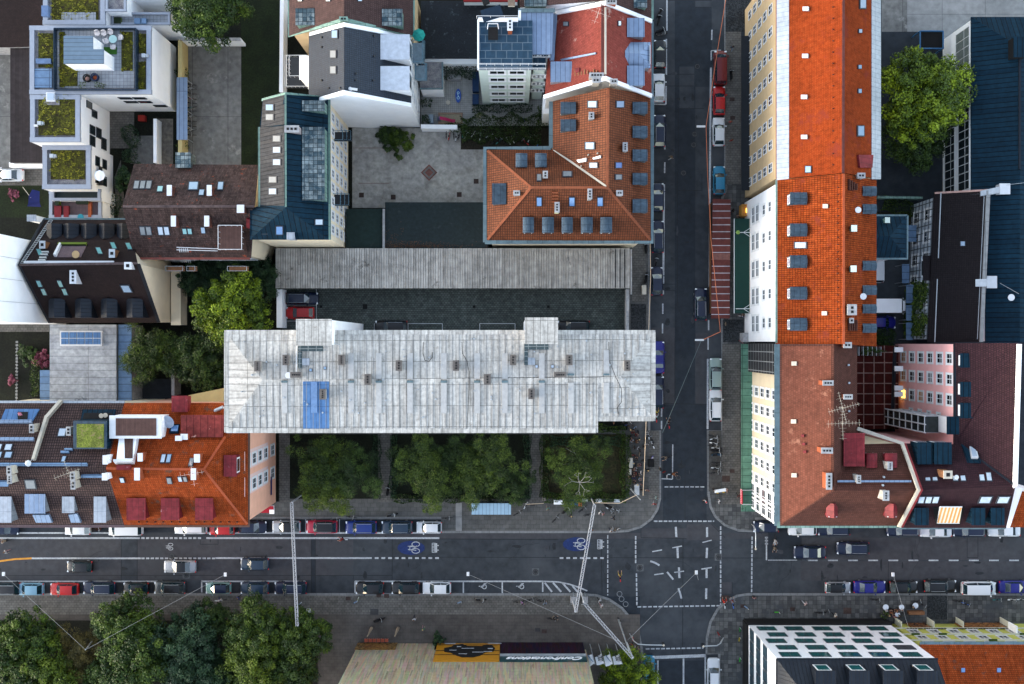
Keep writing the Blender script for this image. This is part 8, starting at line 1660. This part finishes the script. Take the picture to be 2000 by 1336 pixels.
# ---------------- people (x,y,heading,pose,top,bottom,hair,label)
PE=[(1199,1012,200,'walk',BLK,NVY,'dark','person in black near the north end of the eastern lattice beam'),
(1070,993,-80,'walk',(.20,.42,.36),TAN,'brown','person in a green top with a beige bag strap south of the taupe bin'),(1115,1008,30,'walk',BLK,BLK,'blond','person in black walking past the parked dark motorcycles'),(1171,1001,-50,'walk',WHT,GRY,'dark','person in a white shirt beside the diagonal beam end, west of a pair'),(1178,1003,-60,'walk',PNK,WHT,'brown','person in pale pink walking beside the white shirted one'),
(1157,1034,0,'stand',BLK,BLK,'brown','person in black at the kerb under the eastern lattice beam'),(1193,1036,-70,'walk',WHT,NVY,'brown','person in a white top at the kerb, westmost of three'),(1200,1035,-80,'walk',TAN,WHT,'dark','person in tan at the kerb, middle of three'),(1208,1033,-70,'stand',WHT,BLK,'dark','person in a white top holding a bicycle at the kerb curve'),
(1278,984,-110,'walk',(.55,.06,.06),WHT,'dark','person in red standing near the curved kerb'),(1281,972,0,'walk',(.30,.42,.40),GRY,'dark','person in pale green at the curved kerb'),(1266,958,60,'stand',PNK,(.08,.05,.2),'brown','person in pink on the pavement below the crowd'),
(1232,824,20,'stand',WHT,NVY,'dark','person in white at the crowd nearest the grey block corner'),(1224,830,100,'stand',BLU,BLK,'dark','person in blue close under the grey block notch'),(1217,825,0,'stand',BLK,BLU,'dark','person in black close under the grey block notch'),(1199,825,180,'stand',ORG,BLK,'brown','person in orange under the notch edge, west of the crowd'),(1240,835,-60,'stand',LBL,NVY,'dark','person in light blue north in the crowd by the hedge'),(1231,839,200,'stand',TAN,BLK,'blond','blond person in tan north in the crowd by the hedge'),(1237,846,90,'sit',RED,BLK,'dark','person in dark red sitting by the hedge corner'),(1243,851,40,'sit',RED,NVY,'dark','person in red sitting east of another in dark red'),
(1236,862,140,'sit',WHT,BLK,'brown','person in white sitting by the hedge above the pale planter'),(1243,863,0,'sit',ORG,BLK,'brown','person in orange brown sitting beside the one in white'),(1246,875,-30,'stand',WHT,RED,'dark','person in white with dark hair in the middle of the crowd'),(1239,874,180,'stand',BLK,GRY,'dark','person in black in the middle of the crowd'),(1238,889,90,'stand',(.30,.04,.04),BLK,'dark','person in maroon above the long pale planter'),(1249,888,0,'stand',TAN,BLK,'dark','person in tan above the long pale planter'),
(1263,868,-100,'stand',WHT,NVY,'brown','person in white with a black bag near the parked bicycles on the crowded pavement'),(1274,893,-30,'stand',(.30,.28,.65),BLK,'grey','person in lilac beside a dark buggy on the crowded pavement'),(1238,905,180,'sit',LBL,NVY,'blond','person in pale blue sitting by the long pale planter'),(1245,909,0,'sit',TAN,RED,'brown','person in tan sitting east of the pale blue one'),(1252,909,180,'sit',PNK,BLK,'dark','person in pink seated beside the cream cable'),(1265,918,-60,'walk',BLK,BLK,'blond','blond person in black walking on the crowded pavement'),
(1252,923,0,'stand',WHT,LBL,'dark','person in white near the short pale planter'),(1243,926,180,'sit',(.3,.05,.04),BLK,'brown','person in dark red near the short pale planter'),(1238,935,90,'sit',BLU,NVY,'dark','person in blue in the south group by the hedge'),(1249,937,0,'sit',LBL,WHT,'brown','person in light blue in the south group by the hedge'),(1233,932,200,'sit',BLK,BLK,'dark','person in black nearest the hedge in the south group'),(1252,946,60,'stand',PNK,BLK,'brown','person in pink just north of the tall kiosk box'),(1253,956,-90,'stand',BLK,WHT,'dark','person in black east of the tall kiosk box'),(1262,957,-90,'stand',(.62,.5,.42),BLK,'brown','person in cream further east of the tall kiosk box'),
(1303,893,200,'cycle',TAN,BLK,'brown','cyclist in tan waiting left of the short lane line'),(1297,922,-60,'stand',RED,BLK,'dark','person in red at the north end of the group on the lane line'),(1290,917,180,'stand',BLK,TAN,'dark','person in black at the kerb edge of the lane line group'),(1303,931,0,'stand',WHT,GRY,'dark','person in white at the south end of the lane line group'),(1313,926,0,'cycle',ORG,BLK,'brown','cyclist in orange brown at the head of the lane line group'),(1306,827,95,'cycle',BLK,(.4,.4,.42),'brown','cyclist in black riding up the side street'),(1283,807,90,'cycle',YEL,BLK,'dark','cyclist in yellow under the grey block corner'),(1282,815,90,'cycle',WHT,ORG,'brown','cyclist in white just behind the yellow one'),
(1379,980,195,'walk',WHT,BLK,'cap','person with a red cap and white shirt crossing at the north east kerb'),(1404,980,-30,'walk',WHT,GRY,'dark','person in white walking near the copper canopy corner'),(1420,958,180,'stand',(.55,.35,.3),BLK,'dark','person at the east end of the white table on the pavement'),(1394,957,0,'stand',BLK,BLK,'grey','person at the west end of the white table on the pavement'),(1443,968,-80,'walk',(.10,.02,.02),BLK,'dark','person in dark clothes at the edge of the copper canopy'),
(1311,307,20,'walk',TAN,WHT,'brown','person in tan crossing the upper side street'),(1427,238,90,'stand',(.5,.10,.08),PNK,'brown','person in pinkish red on the pavement beside the white parked car'),(1429,274,100,'stand',RED,PNK,'brown','person in red on the pavement south of the white parked car'),(1431,92,-100,'walk',NVY,LBL,'dark','person in dark blue on the pavement near the top of the side street'),
(1417,633,0,'stand',TAN,BLK,'dark','person at the south end of the striped canopy'),(1446,617,90,'stand',WHT,PNK,'brown','person in white at the south end of the green awning'),(1452,618,60,'sit',(.5,.5,.6),BLK,'dark','person in pale lilac seated at the south end of the green awning'),(1450,666,-30,'walk',PNK,RED,'dark','person in pink by the grey kiosk roof'),(1443,424,90,'sit',TAN,BLK,'dark','person in tan at the north end of the green awning'),(1432,411,180,'stand',BLK,NVY,'dark','person in black between the canopy and the green awning'),
(1171,1173,-60,'walk',WHT,BLK,'dark','person in white walking beside the diagonal lattice beam'),(1175,1183,-50,'walk',WHT,PNK,'brown','person in white with a pink skirt behind the diagonal beam walker'),(1079,1207,0,'cycle',BLK,TAN,'dark','cyclist in black riding over the plaza'),(1020,1178,10,'walk',(.45,.25,.5),BLK,'dark','person in violet beside the parked bicycles south of the disabled bays'),(1064,1179,90,'walk',LBL,BLK,'dark','person in light blue by the bicycle near the hatched area'),
(809,1209,-100,'walk',WHT,NVY,'brown','person in a white top on the plaza north of the second column'),(826,1229,90,'walk',GRN,PNK,'blond','blond person in a green top on the plaza'),(427,1173,-80,'walk',WHT,BLU,'dark','person in a white shirt with a bicycle below the mint car'),(465,1168,30,'walk',BLU,NVY,'brown','person in blue on the park pavement'),(489,1175,-110,'stand',(.5,.38,.32),WHT,'brown','person in beige near the park trees'),
(1236,1248,0,'stand',(.55,.05,.06),WHT,'dark','person in red at the curved kerb by the tall mast'),(1235,1260,200,'walk',ORG,BLK,'brown','person in orange south of the red one by the tall mast'),(1240,1264,180,'stand',(.6,.45,.5),GRY,'dark','person in pale pink in the group by the tall mast'),(1247,1267,20,'stand',PNK,BLK,'brown','person in pink at the east of the group by the tall mast'),
(1415,1178,90,'cycle',(.70,.03,.01),RED,'dark','cyclist in bright red at the south east kerb'),(1431,1178,95,'cycle',(.3,.3,.36),RED,'brown','cyclist in grey beside the bright red one'),(1211,1126,92,'cycle',YEL,BLK,'dark','cyclist in yellow riding up through the junction'),(670,1053,180,'cycle',RED,BLK,'brown','cyclist in red in the bike lane north of the centre line'),
(1514,1054,-90,'cycle',WHT,BLK,'brown','cyclist in white crossing the east road'),(1513,1068,-90,'cycle',TAN,BLK,'dark','cyclist in tan crossing the east road behind the white one'),(12,1056,190,'cycle',TAN,BLK,'brown','cyclist in tan at the left edge of the main street'),(10,1078,10,'walk',WHT,PNK,'brown','person in a white shirt crossing at the left edge'),
(1573,1179,-60,'walk',(.60,.45,.46),WHT,'dark','person in pale pink on the east pavement'),(1631,1202,-60,'walk',(.7,.68,.62),BLK,'brown','person in cream before the white modern block'),(1732,1193,0,'sit',WHT,NVY,'grey','person in white at the west end of the cafe group'),(1743,1198,90,'sit',ORG,BLK,'brown','person in orange at the cafe group'),(1754,1195,180,'sit',(.5,.22,.1),BLK,'dark','person in rust at the cafe group'),(1737,1203,0,'sit',TAN,RED,'blond','blond person in tan at the cafe group'),(1749,1206,100,'sit',PNK,BLK,'brown','person in pink at the cafe group'),(1763,1192,180,'sit',WHT,BLK,'brown','person in white at the east end of the cafe group'),(1758,1204,200,'sit',BLK,ORG,'dark','person in black at the cafe group nearest the wall'),(1785,1187,0,'sit',TAN,BLK,'dark','person in tan at the small heart shaped table'),(1474,1168,90,'stand',PNK,BLK,'dark','person in pink on the south east corner pavement')]
PE+=[(1228,832,40,'stand',BLK,BLK,'brown','person in black between the blue and white shirts near the grey block notch'),(1235,830,-30,'stand',GRY,NVY,'dark','person in grey just east of the white shirt near the grey block corner'),(1246,843,10,'stand',BLK,BLU,'dark','person in black on the street side of the crowd north'),(1233,855,170,'sit',NVY,BLK,'brown','person in navy sitting above the white seated one by the hedge'),(1248,858,-20,'stand',BLK,GRY,'blond','blond person in black beside the cream cable, north part'),(1250,880,0,'stand',BLK,NVY,'dark','person in black east of the one in white mid crowd'),
(1244,898,90,'sit',GRY,BLK,'dark','person in grey sitting just above the long planter row'),(1256,899,-60,'stand',BLK,BLK,'dark','person in black right of the cream cable, mid pavement'),(1244,917,170,'sit',WHT,NVY,'dark','person in white sitting level with the planter gap'),(1236,918,0,'sit',BLK,GRY,'brown','person in black sitting closest to the planter gap'),(1246,929,20,'sit',NVY,BLK,'dark','person in navy between two seated in the south group'),(1239,943,60,'sit',BLK,BLU,'brown','person in black low in the south group'),(1245,946,-90,'stand',WHT,BLK,'blond','blond person in white directly above the tall kiosk box'),(1258,872,100,'stand',BLK,BLK,'dark','person in black standing by the motorbikes and the cream cable')]
for q in PE:
    z=0.0 if q[3]=='cycle' and not (q[0] in(1079,)) else (.0 if q[0] in(1297,1290,1303,1311,10,1379) else .12)
    person(q[0],q[1],q[2],q[3],q[4],q[5],q[6],q[7],z=z)
    if q[3]=='cycle': bike(q[0],q[1],q[2],(q[0]+q[1])%6,'bicycle ridden by the '+q[7],'bicycles being ridden',z=z)
    if q[3]=='sit':
        p=W(q[0],q[1],1.2); e=thing('stool','seat under the '+q[7],'seat',(p.x,p.y,.12),0,'seats under the seated people'); ob('seat_top',MB().box((p.x,p.y,.50),(.42,.42,.05)),M_dkmetal,e); ob('seat_leg',MB().tube((p.x,p.y,.12),(p.x,p.y,.5),.04,5),M_dkmetal,e)
# cafe tables and parasol-like tops
for x,y,r,l in((1730,1186,.42,'west end of the cafe'),(1761,1186,.38,'east end of the cafe'),(1753,1200,.36,'wall side of the cafe'),(1788,1183,.42,'north east of the cafe'),(1459,605,.3,'south end of the green awning')):
    p=W(x,y,.85); e=thing('cafe_table','round white cafe table at the '+l,'table',(p.x,p.y,.12),0,'round white cafe tables'); ob('table_top',MB().disc((p.x,p.y,.84),r,16,.04),mat('blueish_white_top',(.60,.66,.74),.4,var=.03),e); ob('table_leg',MB().tube((p.x,p.y,.12),(p.x,p.y,.84),.04),M_steel,e)
p=W(1407,958,.8); e=thing('table','long white table with yellow items on the north east pavement','table',(p.x,p.y,.12)); rz=R(9); ob('table_top',MB().box((p.x,p.y,.85),(1.75,.45,.05),rz),M_white,e); ob('yellow_tray',MB().box((p.x-.4,p.y-.28,.80),(.3,.3,.06)).box((p.x+.45,p.y-.2,.80),(.3,.25,.06)),mat('yellow_plastic',(.6,.42,.02)),e)
for s in(-1,1): ob('leg',MB().box((p.x+s*.75,p.y+s*.12,.47),(.06,.4,.7),rz),M_steel,e)
crate(1790,1197,2.2,.45,.8,M_timber,'long brown timber counter beside the cafe group','counter','counter'); crate(1272,905,.8,1.0,.9,M_black,'dark covered pram on the crowded pavement','pram','pram')
hedge([(1724,1199),(1734,1206)],.9,1.2,L_mid,'leafy potted hedge at the west end of the cafe',31,z=.12,name='planter')
# ---------------- bicycles, scooters
rn=random.Random(21)
def brow(pts,where,n0=0):
    od=['first','second','third','fourth','fifth','sixth','seventh','eighth','ninth','tenth','eleventh','twelfth','thirteenth','fourteenth']
    for i,(x,y,a,c) in enumerate(pts): bike(x,y,a,c,'%s bicycle, %s %s'%(BCN[c],od[i],where),'bicycles parked '+where.split(',')[0],z=.12 if y>700 else .06,lean=rn.uniform(-7,7))
brow([(872+i*6.6,262+rn.uniform(-2,6),80+rn.uniform(-25,25),[0,3,0,1,0,2,1,0,4,0,1,0][i]) for i in range(12)],'from the west in the rack of the concrete courtyard')
brow([(958+i*8.5,264+rn.uniform(0,14),rn.uniform(20,150),[1,0,2,0,1,4,0,0,3,1,0,5][i]) for i in range(12)],'from the west in the leafy bicycle yard')
brow([(1393+rn.uniform(-1,7),851+i*4.5,rn.uniform(-14,14),[0,1,0,4,0,1][i]) for i in range(6)],'from the north in the stand beside the dark covered scooters')
brow([(1396+rn.uniform(-1,5),903+i*5,rn.uniform(-12,12),[0,0,1,0,0][i]) for i in range(5)],'from the north in the stand south of the covered scooters')
brow([(372,165+i*9,rn.uniform(-12,12),[0,1,0,3,0,2,0,1,0,0,1,0][i]) for i in range(12)],'from the north beside the long bicycle shelter')
brow([(1266,848,100,1),(1271,857,120,0),(1274,866,115,4),(1262,853,70,0)],'by the trees end of the crowded pavement')
brow([(1027,984,60,1),(1012,1002,30,0)],'near the rusty plate west of the taupe bin')
brow([(1085,1012,50,0),(1138,993,40,0),(1150,1003,20,0),(1191,996,-40,1),(1203,996,-20,4)],'from the west along the kerb side of the brown lawn bed')
brow([(1036,1170,20,0),(1012,1173,0,0),(1058,1172,-10,0),(431,1172,5,1),(655,1015,10,0),(686,1010,-10,0),(873,1012,0,0)],'in scattered spots along the main street')
brow([(1800,1180,-30,0),(1790,1174,10,0),(1872,1172,0,0),(1885,1178,-20,5),(1946,1171,0,2),(1975,1170,0,4),(1993,1170,0,1),(1710,1170,0,0),(1600,1196,0,0),(1612,1194,20,0)],'from the west on the south east pavement')
for q in((740,1211,15,BLK,'black motor scooter parked on the plaza south of the rusty plate'),(938,1171,-5,(.30,.28,.25),'black and beige motor scooter near the west disabled bay'),(1400,888,5,(.03,.10,.18),'motor scooter under a blue cover in the east side stand'),(1398,880,-5,BLK,'dark motor scooter north of the blue covered one'),(1106,996,40,BLK,'black motor scooter in the parking strip by the brown lawn bed'),(1190,990,-25,BLK,'large black motorcycle near the leaning mast'),(1428,145,90,BLK,'black motor scooter beside the red van'),(1262,484,90,BLK,'black motor scooter at the south end of the brown corner house'),(1262,543,80,BLK,'dark motor scooter beside the pale utility cabinet'),(1281,511,80,(.1,.1,.12),'motor scooter between the dark car and the navy car in the kerb lane'),(1288,25,60,BLK,'dark motor scooter at the very top of the side street'),(1287,38,75,BLK,'dark motor scooter second from the top of the side street'),(1290,60,20,BLK,'dark motor scooter north of the black parked car'),(1292,66,10,(.2,.2,.2),'grey motor scooter just north of the black parked car'),(765,1252 if 0 else 1006,10,(.3,.32,.33),'grey motor scooter by the path end north of the bright blue car'),(190,1034,10,(.12,.05,.04),'brown motor scooter between the white small car and the white van'),(757,892 if 0 else 958,85,BLK,'black covered motor scooter on the path between the tree beds')): moto(*q)
for q in((694,1177,30,LBL,'kick scooter with a pale blue deck north of the rusty plate'),(699,1171,70,(.4,.45,.3),'kick scooter with an olive deck beside the pale blue one'),(897,1178,20,LBL,'kick scooter with a pale blue deck south of the white hatchback'),(585,1180,40,LBL,'kick scooter with a pale blue deck under the long lattice beam'),(1210,1212,-60,BLK,'kick scooter with a dark deck at the foot of the tall mast'),(1404,1239,-60,RED,'kick scooter with a red deck on the south east pavement'),(1458,1187,-35,LBL,'kick scooter with a pale blue deck north of the white modern block'),(627,1262,-50,(.01,.10,.09),'kick scooter with a teal deck at the edge of the park trees'),(1518,1197,0,(.1,.6,.05),'kick scooter with a lime deck at the front of the white modern block'),(1446,1252 if 0 else 1231,90,(.02,.3,.05),'kick scooter with a green deck at the west front of the white modern block'),(1445,1262 if 0 else 1250,80,(.5,.4,.02),'kick scooter with a yellow deck at the west front of the white modern block'),(1446,1290,85,(.05,.6,.05),'kick scooter with a bright green deck at the bottom of the west front')): scooter(*q)
for x,y,t in((1440,953,'one'),): pass
crate(683,1290 if 0 else 1272,.01,.01,.01,M_black,'x') if 0 else None
# drop prototypes nobody placed
for o in [o for o in bpy.data.objects if o.parent is None and o.get('label')=='x']:
    for c in list(o.children_recursive): bpy.data.objects.remove(c)
    bpy.data.objects.remove(o)
